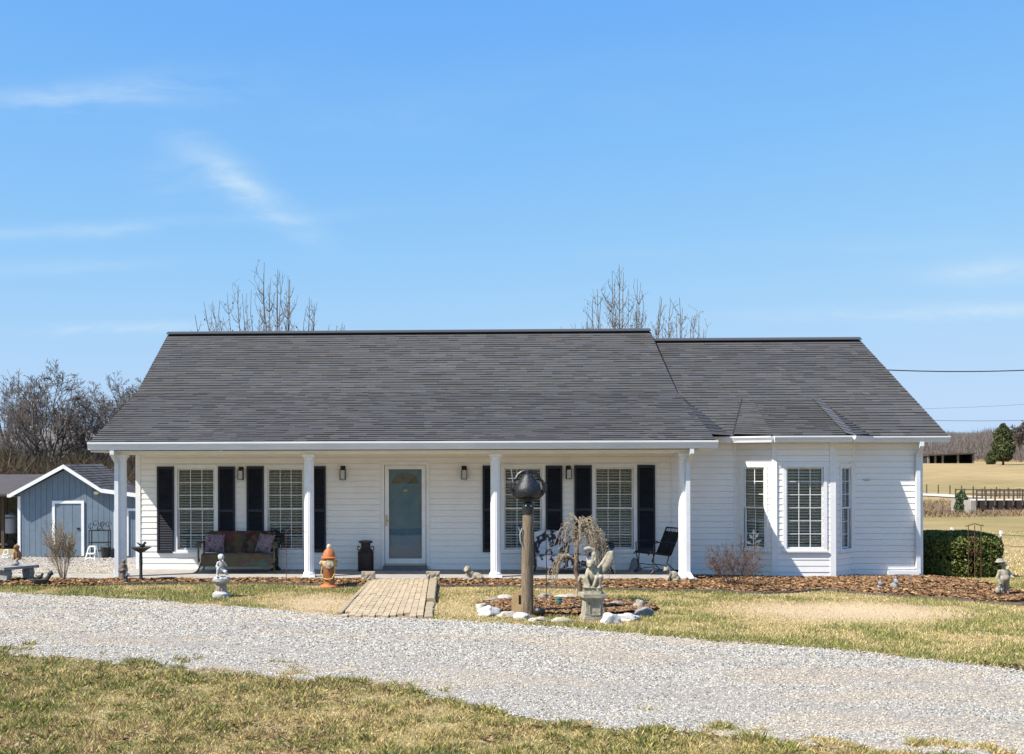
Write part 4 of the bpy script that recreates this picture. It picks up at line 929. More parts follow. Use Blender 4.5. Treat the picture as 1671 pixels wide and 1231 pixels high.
def bare_tree(name,label,cat,loc,H,seed,cfg,rad,rmin,mt,mc,group=None,lean=(0,0),trunkf=0.5,stems=1,tl=0):
    root=thing(name,label,cat,loc,0,group); r=random.Random(seed); sg=Segs()
    for s in range(stems):
        d=Vector((lean[0]+(r.uniform(-.25,.25) if stems>1 else 0),lean[1]+(r.uniform(-.25,.25) if stems>1 else 0),1)).normalized()
        grow(sg,r,Vector((r.uniform(-.1,.1)*(stems>1),r.uniform(-.1,.1)*(stems>1),-0.1)),d,H*trunkf,rad,0,cfg,rmin)
    t=sg.mesh('trunk',lambda l:l<=tl,mt,7); c=sg.mesh('crown',lambda l:l>tl,mc,3)
    for o in (t,c): o.parent=root
    return root
# big bare trees on the left, beyond the shed
CF_BIG=(4,[9,8,7,6],[0.95,0.58,0.52,0.5],[0.55,0.62,0.7,0.75],[0.02,0.07,0.06,0.04,0.02],[0.08,0.14,0.2,0.25,0.3],[5,5,4,3,2])
CF_THIN=(4,[8,8,6,6],[0.75,0.55,0.52,0.5],[0.45,0.6,0.7,0.75],[0.03,0.09,0.07,0.04,0.02],[0.09,0.15,0.2,0.25,0.3],[6,5,4,3,2])
LB=[('round crowned bare brown tree standing highest behind the blue shed',78,605,0),('tall bare tree at the far left edge behind the dark outbuilding',8,622,1),('bare twiggy tree leaning behind the shed roof ridge',128,650,1),
    ('slim bare tree between the shed and the house roof',165,655,0),('small grey bare tree just left of the main roof slope',205,640,1),('bare tree cut by the main roof edge on the left',238,640,0),('low bare tree between the two tallest crowns on the left',45,640,1),('thin bare tree beside the roof slope behind the shed lean-to',186,632,1),('bare tree rising from the brush beside the house gable',222,628,1)]
protos=[]
for i,(label,px,py,k) in enumerate(LB):
    D=74+ (i*5)%14; x=(px-VPX)/F*D; y=D-24.5; zb=float(gz(x,y)); H=2.36+(HY-py)/F*D-zb
    if k>=len(protos):
        t=bare_tree('bare_tree',label,'tree',(x,y,zb),9.6,40+i,CF_BIG if k==0 else CF_THIN,0.26 if k==0 else 0.17,0.010,M_barkl,M_twig,'bare trees behind the shed',trunkf=0.42 if k==0 else 0.5); 
        zs=np.percentile([v.co.z for c in t.children for v in c.data.vertices],98.5); protos.append((t,zs)); t.scale=(H/zs,)*3
    else:
        clone(protos[k][0],(x,y,zb),1.3*i,label,'bare trees behind the shed',H*1.06/protos[k][1])
def brush():
    n=60000; r=rng; D=66+34*r.random(n); px=-140+440*r.random(n); x=(px-VPX)/F*D; y=D-24.5; z=gz(x,y)
    hmax=(2.6+2.6*fbm(px*0.02,D*0.05,3))*(1.0-0.25*sstep(120,240,px)); h=hmax*r.random(n)**0.8
    L=0.5+1.6*r.random(n); a=(r.random(n)-0.5)*2.9; b=(r.random(n)-0.5)*1.5
    dx,dy,dz=np.sin(a)*L,np.sin(b)*L,np.cos(a)*np.cos(b)*L; w=0.010+0.02*r.random(n)**2
    P=np.stack([np.stack([x-w,y,z+h],-1),np.stack([x+w,y,z+h],-1),np.stack([x+dx,y+dy,z+h+dz],-1)],1)
    C=np.array([0.08,0.06,0.042])*(0.4+1.0*r.random((n,1))); C=np.where((r.random(n)<0.12)[:,None],np.array([0.13,0.10,0.06]),C); C=np.where((r.random(n)<0.1)[:,None],np.array([0.07,0.075,0.035]),C)
    bulk('undergrowth',P.reshape(-1,3),np.arange(n*3),3,np.repeat(C,3,0),M_attr)
brush()
# trees rising behind the roof
CF_UP=(3,[30,15,6],[1.75,0.30,0.36],[0.42,0.5,0.65],[0.02,0.075,0.09,0.05],[0.05,0.08,0.15,0.22],[5,9,4,2])
def uptree(label,px,py,D,seed,wpx,nl=24,peak=0.0):
    """limbs fan out from a short trunk to a domed crown; fine side twigs along the upper half of every limb"""
    x=(at(px,HY,D-24.5)).x; y=D-24.5; zb=float(gz(x,y)); H=2.36+(HY-py)/F*D-zb; Wd=wpx/2*D/F; r=random.Random(seed); sg=Segs()
    root=thing('bare_tree',label,'tree',(x,y,zb),0,'bare trees behind the house roof'); tips=[]
    def limb(p0,p1,p2,rad,lv,n,wig):
        pts=[]
        for i in range(n+1):
            t=i/n; q=p0*(1-t)**2+p1*2*t*(1-t)+p2*t*t; pts.append(q+rv(r)*wig*(0 if i==0 else 1))
        for i in range(n): sg.add(tuple(pts[i]),tuple(pts[i+1]),max(rad*(1-.85*i/n),.006),max(rad*(1-.85*(i+1)/n),.006),lv)
        return pts
    limb(Vector((0,0,-.1)),Vector((.1,0,H*.15)),Vector((0,0,H*.30)),.2,0,4,.02)
    for k in range(nl):
        u=-1+2*(k+r.uniform(.1,.9))/nl; w=r.uniform(-1,1); zr=H-(HY-py-(HY-548)+6)*D/F; top=zr+(H-zr)*(1-.78*min(abs(u-peak),1.0)**1.7)*(1.0 if k==nl//2 else r.uniform(.5,1.0)); tip=Vector((u*Wd*r.uniform(.85,1.05),w*Wd*.8,top)); b=Vector((0,0,H*r.uniform(.16,.30)))
        c=Vector((tip.x*r.uniform(.75,1.0),tip.y*.9,b.z+(top-b.z)*r.uniform(.30,.5))); P=limb(b,c,tip,r.uniform(.045,.075),1,12,.05)
        for j in range(13):
            t=r.uniform(.38,.97); i=int(t*12); q=P[i]; d=(P[min(i+1,12)]-P[max(i-1,0)]).normalized(); a=rv(r); a=(a-d*a.dot(d)).normalized(); L=r.uniform(.35,1.3)*(1.15-.6*t); s_=r.uniform(.45,.85); e=q+(d*math.cos(s_)+a*math.sin(s_)+Vector((0,0,.25)))*L
            Q=limb(q,q+(d*.5+a*.75)*L*.5,e,.018,2,5,.02)
            for m_ in range(3):
                q2=Q[r.randint(2,5)]; a2=rv(r); e2=q2+(Vector((a2.x,a2.y,abs(a2.z)+.4))).normalized()*r.uniform(.12,.45); limb(q2,(q2+e2)/2+rv(r)*.03,e2,.009,3,2,.01); tips.append(e2)
    for nm,sel,mt,sd in (('trunk',lambda l:l==0,M_barkl,8),('limbs',lambda l:l==1,M_barkl,5),('twigs',lambda l:l>1,M_twig,3)):
        o=sg.mesh(nm,sel,mt,sd); o.parent=root
    rr=np.random.default_rng(seed); q=np.array([tuple(t) for t in tips]); q=q[rr.choice(len(q),min(420,len(q)),replace=False)]; n=len(q); V=q[:,None,:]+(rr.random((n,3,3))-.5)*np.array([.09,.09,.14]); bulk('bud_clusters',V.reshape(-1,3),np.arange(n*3),3,None,M_twig,kind='stuff',parent=root)
uptree('wide bare tree rising above the main roof left of centre',446,432,47,5,245,32,-.10)
uptree('tall narrow bare tree above the right end of the main ridge',1008,430,47,11,170,24,.2)
uptree('smaller bare tree peeking over the wing roof ridge',1112,487,49,23,95,11,.1)

# ------------------------------------------------------------------ blue shed
def shed():
    D=40.0; y=D-24.5; s=D/F
    X=lambda px: at(px,850,y).x; Z=lambda py,px=110: at(px,py,y).z
    x0,x1=X(30),X(216); xr=X(262); z0=float(gz(x0,y)); zp=Z(760,108); xp=X(108); ze=Z(806,22); xe=X(21)
    root=thing('garden_shed','blue painted shed with white trim and gabled grey shingle roof','shed',(xp,y,z0))
    T=lambda px,py: (X(px)-xp, Z(py,px)-z0)
    h=zp-z0; a0,a1=x0-xp,x1-xp; az=T(30,802)[1]; kx,kz=T(168,800); rx,rz=T(262,812)   # kink in the right slope, then the lean-to
    topz=lambda x: np.interp(x,[a0,0,kx,rx],[az,h-0.03,kz,rz])-0.10
    d0,d1=T(90,820)[0],T(133,820)[0]; dz=T(90,822)[1]; dop=[(d0,d1,dz)]
    wall=build('wall',MB().add([(a0,0.03,0),(rx,0.03,0),(rx,0.03,rz-0.15),(kx,0.03,kz-0.15),(0,0.03,h-0.15),(a0,0.03,az-0.15)],[(0,1,2,3,4,5)]).box(a0,a0+0.05,0.031,4.2,0,az-0.1).box(rx-0.05,rx,0.031,4.2,0,rz-0.1),M_blue,root)
    w=0.205; x=a0
    while x<rx-0.02:
        xb=min(x+w,rx)
        segs=[(0.02,None)]
        if xb>d0 and x<d1: segs=[(dz,None)]
        zt0,zt1=float(topz(x)),float(topz(xb-0.008)); zb=segs[0][0]
        if x<0<xb: zm=float(topz(0)); vs=[(x,0,zb),(xb-0.010,0,zb),(xb-0.010,0,zt1),(0,0,zm),(x,0,zt0)]
        else: vs=[(x,0,zb),(xb-0.010,0,zb),(xb-0.010,0,zt1),(x,0,zt0)]
        n=len(vs); mb=MB(); mb.add(vs+[(p[0],0.025,p[2]) for p in vs],[tuple(range(n))]+[(i,i+n,(i+1)%n+n,(i+1)%n) for i in range(n)]); build('plank',mb,M_blue,wall); x+=w
    # roof: two slopes with a flatter right skirt, shingles joined
    mb=MB(); ov=-0.30; yb=4.3; t=0.09; P=[(xe-xp,ze-z0),(0,h+0.03),(kx+0.02,kz+0.05),(rx+0.3,rz)]
    for (p,q) in zip(P[:-1],P[1:]): mb.add([(p[0],ov,p[1]),(q[0],ov,q[1]),(q[0],yb,q[1]),(p[0],yb,p[1]),(p[0],ov,p[1]-t),(q[0],ov,q[1]-t),(q[0],yb,q[1]-t),(p[0],yb,p[1]-t)],[(0,3,2,1),(4,5,6,7),(0,1,5,4),(2,3,7,6)])
    roof=build('roof',mb,M_deck,root); mb=MB()
    for (p,q) in zip(P[:-1],P[1:]):
        L=math.hypot(q[0]-p[0],q[1]-p[1]); n=int(L/0.15); nn=Vector((-(q[1]-p[1]),0,q[0]-p[0])).normalized(); dn=(q[1]>p[1])
        for i in range(n):
            f0,f1=i/n,(i+1)/n; lo,hi=(f0,f1) if dn else (f1,f0); y_=ov
            while y_<yb:
                yn=min(y_+random.choice((0.25,0.35,0.5)),yb); g=0.10+0.03*random.gauss(0,0.7); g=max(g,0.03)
                pl=Vector((p[0]+(q[0]-p[0])*lo,0,p[1]+(q[1]-p[1])*lo)); ph=Vector((p[0]+(q[0]-p[0])*hi,0,p[1]+(q[1]-p[1])*hi))
                A=[pl+nn*0.018+Vector((0,y_,0)),pl+nn*0.018+Vector((0,yn,0)),ph+nn*0.005+Vector((0,yn,0)),ph+nn*0.005+Vector((0,y_,0)),pl+Vector((0,y_,0)),pl+Vector((0,yn,0))]
                shingle_add(mb,A,(g*1.05,g,g*0.94)); y_=yn
    build('shingle_courses',mb,M_shingle,roof,kind='stuff',fix=False)
    mb=MB(); w=0.13
    for (p,q) in zip(P[:-1],P[1:]): mb.add([(p[0],ov-0.02,p[1]+0.01),(q[0],ov-0.02,q[1]+0.01),(q[0],ov-0.02,q[1]-w),(p[0],ov-0.02,p[1]-w),(p[0],ov-0.001,p[1]+0.01),(q[0],ov-0.001,q[1]+0.01),(q[0],ov-0.001,q[1]-w),(p[0],ov-0.001,p[1]-w)],[(0,1,2,3),(4,7,6,5),(0,4,5,1),(2,6,7,3)])
    build('barge_board',mb,M_trim,root)
    for (xa,xb,za) in ((a0-0.02,a0+0.08,az-0.18),(T(186,850)[0],T(192,850)[0],T(186,832)[1])): build('corner_trim',MB().box(xa,xb,-0.025,-0.001,0.03,za),M_trim,root)
    build('gutter',MB().box(xe-xp-0.10,xe-xp-0.005,ov,yb,ze-z0-0.12,ze-z0-0.01),M_gutter,root)
    f=0.10; fr=build('door_frame',MB().box(d0-f,d0,-0.035,-0.001,0.05,dz+f).box(d1,d1+f,-0.035,-0.001,0.05,dz+f).box(d0,d1,-0.035,-0.001,dz,dz+f),M_trim,root)
    dr=build('door',MB().box(d0,d1,0.005,0.028,0.04,dz-0.005),M_blue,root)
    for i in range(1,4): build('plank',MB().box(d0+(d1-d0)*(i-1)/3+0.006,d0+(d1-d0)*i/3-0.006,-0.012,0.004,0.05,dz-0.02),M_blue,dr)
    build('latch',MB().box(d1-0.16,d1-0.05,-0.04,-0.013,dz*0.52,dz*0.55),M_black,dr)
    # second doorway behind the porch post
    q0,q1,qz=T(206,835)[0],T(250,835)[0],T(206,834)[1]; build('door_frame',MB().box(q0,q1,-0.035,-0.001,qz,qz+0.09).box(q0,q0+0.09,-0.035,-0.001,0.05,qz-0.001),M_trim,root)
    lx,lz_=T(159,804); l=build('flood_lamp',MB().box(lx-0.10,lx-0.07,-0.1,-0.03,lz_-0.03,lz_+0.05),M_bronze,root,None); g=MB(); g.ell((lx,-0.12,lz_),(0.10,0.09,0.07)); build('lamp_shade',g,mat('cream_lamp',(0.75,0.68,0.45),0.5),l,smooth=60)
shed()
def outbuilding():
    D=46.0; y=D-24.5; X=lambda px: at(px,850,y).x; Z=lambda py: at(10,py,y).z; z0=float(gz(X(0),y)); x0,x1=X(-150),X(29)
    root=thing('outbuilding','dark open fronted outbuilding beside the blue shed on the far left','outbuilding',(X(0),y,z0)); ox=X(0)
    zt=Z(806)-z0
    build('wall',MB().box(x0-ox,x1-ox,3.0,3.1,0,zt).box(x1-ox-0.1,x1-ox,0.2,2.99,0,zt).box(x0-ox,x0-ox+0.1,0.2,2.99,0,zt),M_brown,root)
    for i in range(9):
        xa=x0-ox+0.1+(x1-x0-0.2)*i/9; build('plank',MB().box(xa+0.02,xa+(x1-x0-0.2)/9-0.02,2.96,2.999,0.05,zt-0.1),mat('grey_board',(0.19,0.17,0.13),0.9,(0.12,0.105,0.08),8),root)
    for px in (4,-60,-120): build('post',MB().box(X(px)-ox-0.06,X(px)-ox+0.06,0.0,0.12,0,zt),M_brown,root)
    build('rail',MB().box(x0-ox,x1-ox,0.02,0.08,zt*0.55,zt*0.55+0.06),M_brown,root)
    build('roof',MB().add([(x0-ox-0.2,-0.5,zt+0.0),(x1-ox+0.1,-0.5,zt+0.0),(x1-ox+0.1,3.3,zt+0.75),(x0-ox-0.2,3.3,zt+0.75),(x0-ox-0.2,-0.5,zt-0.09),(x1-ox+0.1,-0.5,zt-0.09),(x1-ox+0.1,3.3,zt+0.66),(x0-ox-0.2,3.3,zt+0.66)],[(0,1,2,3),(7,6,5,4),(0,4,5,1),(1,5,6,2),(2,6,7,3),(3,7,4,0)]),mat('brown_metal_roof',(0.085,0.068,0.057),0.6,(0.065,0.05,0.042),3),root)
    t=thing('fuel_tank','small pale grey tank standing inside the dark outbuilding','tank',(X(4),y+0.9,z0)); 
    mb=MB(); mb.lathe([(0,0.55),(0.25,0.6),(0.28,0.75),(0.28,1.2),(0.24,1.36),(0,1.42)],18); build('tank_body',mb,mat('pale_tank',(0.45,0.5,0.58),0.5),t,smooth=40)
    mb=MB(); [mb.box(sx*0.2-0.02,sx*0.2+0.02,-0.02,0.02,0,0.62) for sx in (-1,1)]; build('stand',mb,M_black,t)
    t=thing('lawn_mower','dark lawn mower parked under the outbuilding roof','mower',(X(19),y+1.2,z0))
    build('deck',MB().box(-0.45,0.4,-0.3,0.3,0.18,0.42).box(-0.3,0.1,-0.22,0.22,0.421,0.62),M_black,t)
    for sx in (-0.35,0.32):
        mb=MB(); mb.lathe([(0,-0.05),(0.17,-0.05),(0.19,0),(0.17,0.05),(0,0.05)],16,M=Matrix.Translation((sx,-0.33,0.19))@Matrix.Rotation(R_(90),4,'X')); build('wheel',mb,M_black,t,smooth=40)
    mb=MB(); mb.tube([(0.3,0,0.4),(0.75,0,0.95),(0.85,0,0.97)],0.02); build('handle',mb,M_black,t)
outbuilding()

# ------------------------------------------------------------------ the far right: pasture, road, bridge, barn, woods
def Xat(px,D): return at(px,HY,D-24.5).x
def farobj():
    # road ribbon
    pts=[(1300+i*14.0,808+ (0 if i<15 else (i-15)*0.9),None) for i in range(22)]
    ctr=[]
    for (px,py,_) in pts: ctr.append(grd(px,py))
    mb=MB(); vs=[]
    for i,p in enumerate(ctr):
        d=(ctr[min(i+1,len(ctr)-1)]-ctr[max(i-1,0)]); d.z=0; d.normalize(); n=Vector((-d.y,d.x,0))
        for k in (-1,1):
            q=p+n*2.6*k; vs.append((q.x,q.y,float(gz(q.x,q.y))+0.10))
    mb.add(vs,[(2*i,2*i+1,2*i+3,2*i+2) for i in range(len(ctr)-1)]); build('farm_road',mb,M_road,kind='structure')
    # bridge
    D=116.0; y=D-24.5; x0,x1=Xat(1592,D),Xat(1712,D); L=x1-x0; zd=2.36+(HY-818)/F*D
    root=thing('farm_bridge','low plank farm bridge with dark rails over the brown creek bank','bridge',(x0,y,zd))
    build('deck',MB().box(0,L,0,4.2,-0.25,0.0),M_road,root); build('girder',MB().box(0,L,-0.12,-0.002,-0.95,-0.02).box(0,L,4.202,4.3,-0.95,-0.02),mat('dark_girder',(0.05,0.035,0.025),0.9),root)
    pm=mat('old_rail',(0.10,0.075,0.055),0.9)
    for k,yy in enumerate((-0.2,4.38)):
        for i in range(9): build('rail_post',MB().box(L*i/8-0.06,L*i/8+0.06,yy-0.06,yy+0.06,-0.5,1.05),pm,root)
        for z in (0.5,0.95): build('rail',MB().box(0,L,yy-0.03+0.0,yy+0.03,z-0.05,z+0.05),pm,root)
    for i in (1,4,7): build('pier',MB().box(L*i/8-0.12,L*i/8+0.12,0.2,0.45,-2.2,-0.26),pm,root)
    for x in (x0-0.3,): build('abutment',MB().box(-0.5,0.0,-0.1,4.3,-2.0,-0.02),M_concrete,root)
    # far fence behind the road
    fr=thing('wire_fence','line of short dark posts along the far farm road','fence',(Xat(1510,150),125,float(gz(50,125))))
    for i in range(10):
        D=150-i*1.5; px=1512+i*19; x=Xat(px,D); y=D-24.5; z=float(gz(x,y)); build('fence_post',MB().box(-0.055,0.055,-0.055,0.055,-0.2,1.15),pm,fr,Matrix.Translation((x-fr.location.x,y-fr.location.y,z-fr.location.z)))
    # near pasture fence: metal posts with white caps and strands
    D0=55.0; fy=D0-24.5
    fr=thing('pasture_fence','wire pasture fence with white capped metal posts right of the house','fence',(Xat(1553,D0),fy,float(gz(Xat(1553,D0),fy))))
    pos=[]
    for i,(px,pt) in enumerate([(1385,856),(1470,859),(1553,862),(1633,867),(1713,872),(1790,877)]):
        D=D0-1.2*(i-2); x=Xat(px,D); y=D-24.5; zt=2.36+(HY-pt)/F*D; zg=float(gz(x,y)); h=max(zt-zg,0.9); zb=zt-h-0.15
        P=Vector((x,y,zb))-fr.location; po=build('fence_post',MB().box(-0.035,0.035,-0.035,0.035,0,h+0.1),mat('steel_post',(0.12,0.12,0.12),0.6),fr,Matrix.Translation(P)); build('insulator_cap',MB().box(-0.05,0.05,-0.05,0.05,h-0.10,h+0.16),M_trim,po); pos.append((P,h))
    for f in (0.98,0.5,0.12):
        mb=MB(); mb.tube([p+Vector((0,-0.045,h*f)) for p,h in pos],0.017,4); build('wire',mb,M_wire,fr)
    # barn
    D=280.0; y=D-24.5; X=lambda px: Xat(px,D); Z=lambda py: 2.36+(HY-py)/F*D; z0=float(gz(X(1550),y)); ox=X(1552); zt0,zt1=Z(744.5)-z0,Z(741.5)-z0
    root=thing('pole_barn','low open fronted pole barn with dark roof across the pasture','barn',(ox,y,z0)); a,b=X(1514)-ox,X(1590)-ox
    wm=mat('old_barn_wood',(0.20,0.17,0.13),0.9)
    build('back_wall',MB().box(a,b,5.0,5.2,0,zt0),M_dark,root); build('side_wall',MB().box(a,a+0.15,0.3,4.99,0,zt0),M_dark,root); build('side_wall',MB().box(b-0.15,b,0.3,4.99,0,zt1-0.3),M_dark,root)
    for px in (1515,1526,1538,1563,1588): build('post',MB().box(X(px)-ox-0.2,X(px)-ox+0.2,-0.2,0.2,0,zt0),wm,root)
    build('roof',MB().add([(a-0.3,-0.8,zt0),(b+0.3,-0.8,zt1),(b+0.3,5.6,zt1-0.3),(a-0.3,5.6,zt0-0.3),(a-0.3,-0.8,zt0-0.3),(b+0.3,-0.8,zt1-0.3),(b+0.3,5.6,zt1-0.6),(a-0.3,5.6,zt0-0.6)],[(0,1,2,3),(7,6,5,4),(0,4,5,1),(1,5,6,2),(2,6,7,3),(3,7,4,0)]),mat('barn_roof',(0.07,0.06,0.05),0.8),root)
    # cedar
    def evergreen(label,px,pb,pt,D,wpx,seed,col=(0.055,0.065,0.022)):
        x=Xat(px,D); y=D-24.5; zb=float(gz(x,y)); H=2.36+(HY-pt)/F*D-zb; Wd=wpx/2*D/F; r=np.random.default_rng(seed)
        root=thing('cedar_tree' if H>5 else 'cedar_bush',label,'tree' if H>5 else 'bush',(x,y,zb)); n=11000 if H>5 else 3000; lo=0.12*H if H>5 else 0.02
        t=r.random(n); prof=np.interp(t,[0,0.12,0.45,0.8,1],[0.55,0.95,1.0,0.72,0.12]); a=r.random(n)*6.283; rad=Wd*prof*np.sqrt(r.random(n))*(0.55+0.75*fbm(a*1.6+seed,t*7,3))
        c=np.stack([rad*np.cos(a),rad*np.sin(a),lo+(H-lo)*t],-1); s=0.2*H/8+0.08; V=c[:,None,:]+(r.random((n,3,3))-0.5)*np.array([s,s,s*1.5])*1.9; C=np.array(col)*(0.5+1.1*r.random((n,1)))
        o=bulk('crown',V.reshape(-1,3),np.arange(n*3),3,np.repeat(C,3,0),M_leaf,kind=None,parent=root); mb=MB(); mb.tube([(0,0,-0.2),(0,0,H*0.9)],[0.03*H,0.004*H],7); build('trunk',mb,M_bark,root)
    evergreen('dark green cedar tree standing across the pasture',1637,752,697,262,33,3); evergreen('low rounded dark cedar bush below the cedar tree',1617,757,739,268,19,4); evergreen('small green bush by the farm road near the bridge',1569,823,804,118,22,8,(0.06,0.085,0.035))
    D=300.0; x=Xat(1665,D); y=D-24.5
    bare_tree('bare_tree','spreading bare tree beyond the cedar at the right edge','tree',(x,y,float(gz(x,y))),16,77,CF_THIN,0.35,0.07,M_bark,M_twig,trunkf=0.42)
    # distant leafless wood
    n=52000; r=rng; D=310+110*r.random(n); px=1380+420*r.random(n); x=(px-VPX)/F*D; y=D-24.5; zb=gz(x,y); hm=(5.0+3.5*fbm(px*0.03,D*0.02,3)); h=hm*r.random(n)**0.9; L=0.8+2.2*r.random(n); a=(r.random(n)-0.5)*1.1; w=0.05+0.07*r.random(n)
    P=np.stack([np.stack([x-w,y,zb+h],-1),np.stack([x+w,y,zb+h],-1),np.stack([x+np.sin(a)*L,y+0.3*L*(r.random(n)-0.5),zb+h+np.cos(a)*L],-1)],1); C=np.array([0.21,0.185,0.17])*(0.6+0.8*r.random((n,1))); C=np.where((r.random(n)<0.2)[:,None],np.array([0.22,0.165,0.14]),C)
    bulk('distant_wood',P.reshape(-1,3),np.arange(n*3),3,np.repeat(C,3,0),M_attr)
    # creek bank scrub and rocks
    n=9000; D=104+26*r.random(n); px=1480+260*r.random(n); x=(px-VPX)/F*D; y=D-24.5; k=~((D>114)&(px>1590)); x,y=x[k],y[k]; n=len(x); h=0.15+0.55*r.random(n)**2; w=0.03+0.05*r.random(n); C=np.array([0.24,0.165,0.10])*(0.5+0.8*r.random((n,1)))
    blades(x,y,gz(x,y),h,w,0.6,C,'bank_scrub',M_attr)
farobj()
# hills on the horizon
def hills():
    xs=np.linspace(-1400,2200,220); V=[]; 
    for (D,h,f) in ((1250,-20,1),(1350,26,1),(1600,44,1),(1900,30,1)):
        V.append(np.stack([xs,xs*0+D,h+(0 if h<0 else 1)*(14*(fbm(xs*0.004+D,xs*0,4)-0.5)*2)],-1))
    V=np.array(V).reshape(-1,3); nx=len(xs); i=np.arange(3)[:,None]*nx+np.arange(nx-1)[None,:]
    bulk('hills',V,np.stack([i,i+1,i+nx+1,i+nx],-1).reshape(-1),4,None,mat('far_wooded_hill',(0.20,0.185,0.175),1.0,(0.13,0.12,0.115),0.05,spec=0.0),'structure')
hills()
# cables
def cable(label,P,Q,sag,r,group='overhead cables'):
    P,Q=Vector(P),Vector(Q); pts=[P.lerp(Q,t/24)+Vector((0,0,-sag*4*(t/24)*(1-t/24))) for t in range(25)]; mb=MB(); mb.tube(pts,r,5); tag(build('overhead_cable',mb,M_wire,smooth=60),label,'cable',group)
cable('thick black service cable running from the wing roof to the right',at(1447,604,4.5),at(1780,598,6.0),0.08,0.014)
cable('lower of the two thin wires crossing the sky beyond the wing roof',at(1380,679,75),at(1800,680,75),0.4,0.017)
cable('upper of the two thin wires crossing the sky beyond the wing roof',at(1380,668,80),at(1800,650,80),0.3,0.010)
# ------------------------------------------------------------------ hedge, shrubs, small trees
def hedge():
    cx,cy=at(1560,900,1.05).x,1.05; z0=float(gz(cx,cy))-0.05; rx,ry=0.76,0.75; ht=0.70-z0
    root=thing('boxwood_hedge','rounded clipped evergreen hedge at the right corner of the house','hedge',(cx,cy,z0)); r=np.random.default_rng(5)
    n=26000; u=r.normal(size=(n,3)); p=np.sign(u)*np.abs(u/np.linalg.norm(u,axis=1,keepdims=True))**0.6; p=p/ (np.abs(p)**4.6).sum(1,keepdims=True)**(1/4.6)
    d=1.0-0.16*r.random(n)**2+0.05*fbm(p[:,0]*4+p[:,1]*3,p[:,2]*4,3); c=p*d[:,None]*np.array([rx,ry,ht/2])+np.array([0,0,ht/2+0.03])
    k=c[:,2]>0.02; c=c[k]; p=p[k]; n=len(c); s=0.022+0.016*r.random(n); V=c[:,None,:]+(r.normal(size=(n,4,3)))*0.0
    a=r.normal(size=(n,3)); a/=np.linalg.norm(a,axis=1,keepdims=True); b=np.cross(a,r.normal(size=(n,3))); b/=np.linalg.norm(b,axis=1,keepdims=True)
    V=np.stack([c+a*s[:,None]*1.3,c+b*s[:,None]*0.7,c-a*s[:,None]*1.3,c-b*s[:,None]*0.7],1)
    t=r.random((n,1)); C=np.array([0.085,0.11,0.026])*(0.5+1.0*t); C=np.where((r.random(n)<0.3)[:,None],np.array([0.21,0.21,0.045])*(0.6+0.6*t),C); C=np.where((r.random(n)<0.05)[:,None],np.array([0.17,0.09,0.04]),C)
    bulk('foliage',V.reshape(-1,3),np.arange(n*4),4,np.repeat(C,4,0),M_leaf,kind=None,parent=root)
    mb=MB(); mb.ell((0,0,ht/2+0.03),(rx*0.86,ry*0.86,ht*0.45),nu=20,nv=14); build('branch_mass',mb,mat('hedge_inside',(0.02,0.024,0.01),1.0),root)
hedge()
def twig_bush(name,label,px,py,ht_px,w_px,seed,mt,n0,leafcol=None,nleaf=0,spread=0.55,rmin=0.0035,D=None):
    p=grd(px,py); H=ht_px*(p.y+24.5)/F; Wd=w_px*(p.y+24.5)/F; root=thing(name,label,'shrub',(p.x,p.y,p.z)); r=random.Random(seed); sg=Segs()
    cfg=(2,[7,5],[0.5,0.5],[0.5,0.65],[0.035,0.03,0.02],[0.10,0.16,0.22],[6,4,3])
    for i in range(n0):
        a=r.random()*6.283; s=spread*math.sqrt(r.random()); d=Vector((math.cos(a)*math.sin(s),math.sin(a)*math.sin(s),math.cos(s)))
        grow(sg,r,Vector((0.05*math.cos(a),0.05*math.sin(a),-0.03)),d,r.uniform(0.7,1.0),0.011,0,cfg,rmin/max(H,0.3))
    t=sg.mesh('stem',lambda l:l==0,mt,5); c=sg.mesh('twigs',lambda l:l>0,mt,3); co=np.concatenate([np.array([v.co for v in o.data.vertices]) for o in (t,c)])
    zs=np.percentile(co[:,2],99.5); xs=np.percentile(np.abs(co[:,0]),98); root.scale=(Wd/2/xs,Wd/2/xs,H/zs)
    for o in (t,c): o.parent=root
    if nleaf:
        rr=np.random.default_rng(seed); cc=np.array([v.co for v in c.data.vertices]); q=cc[rr.choice(len(cc),nleaf)]; s=0.022/H; V=q[:,None,:]+(rr.random((nleaf,4,3))-0.5)*s*2; C=np.array(leafcol)*(0.6+0.7*rr.random((nleaf,1)))
        bulk('leaves',V.reshape(-1,3),np.arange(nleaf*4),4,np.repeat(C,4,0),M_attr,kind='stuff',parent=root)
    return root
twig_bush('shrub','bare tan shrub with a few dead leaves in front of the blue shed',103,948,98,56,3,M_twigtan,24,(0.40,0.27,0.13),1500,0.5,0.0055)
twig_bush('shrub','leafless reddish twiggy shrub in mulch beside the bay window',1195,960,76,84,4,M_twigred,26,(0.22,0.12,0.09),260,0.72,0.0034)
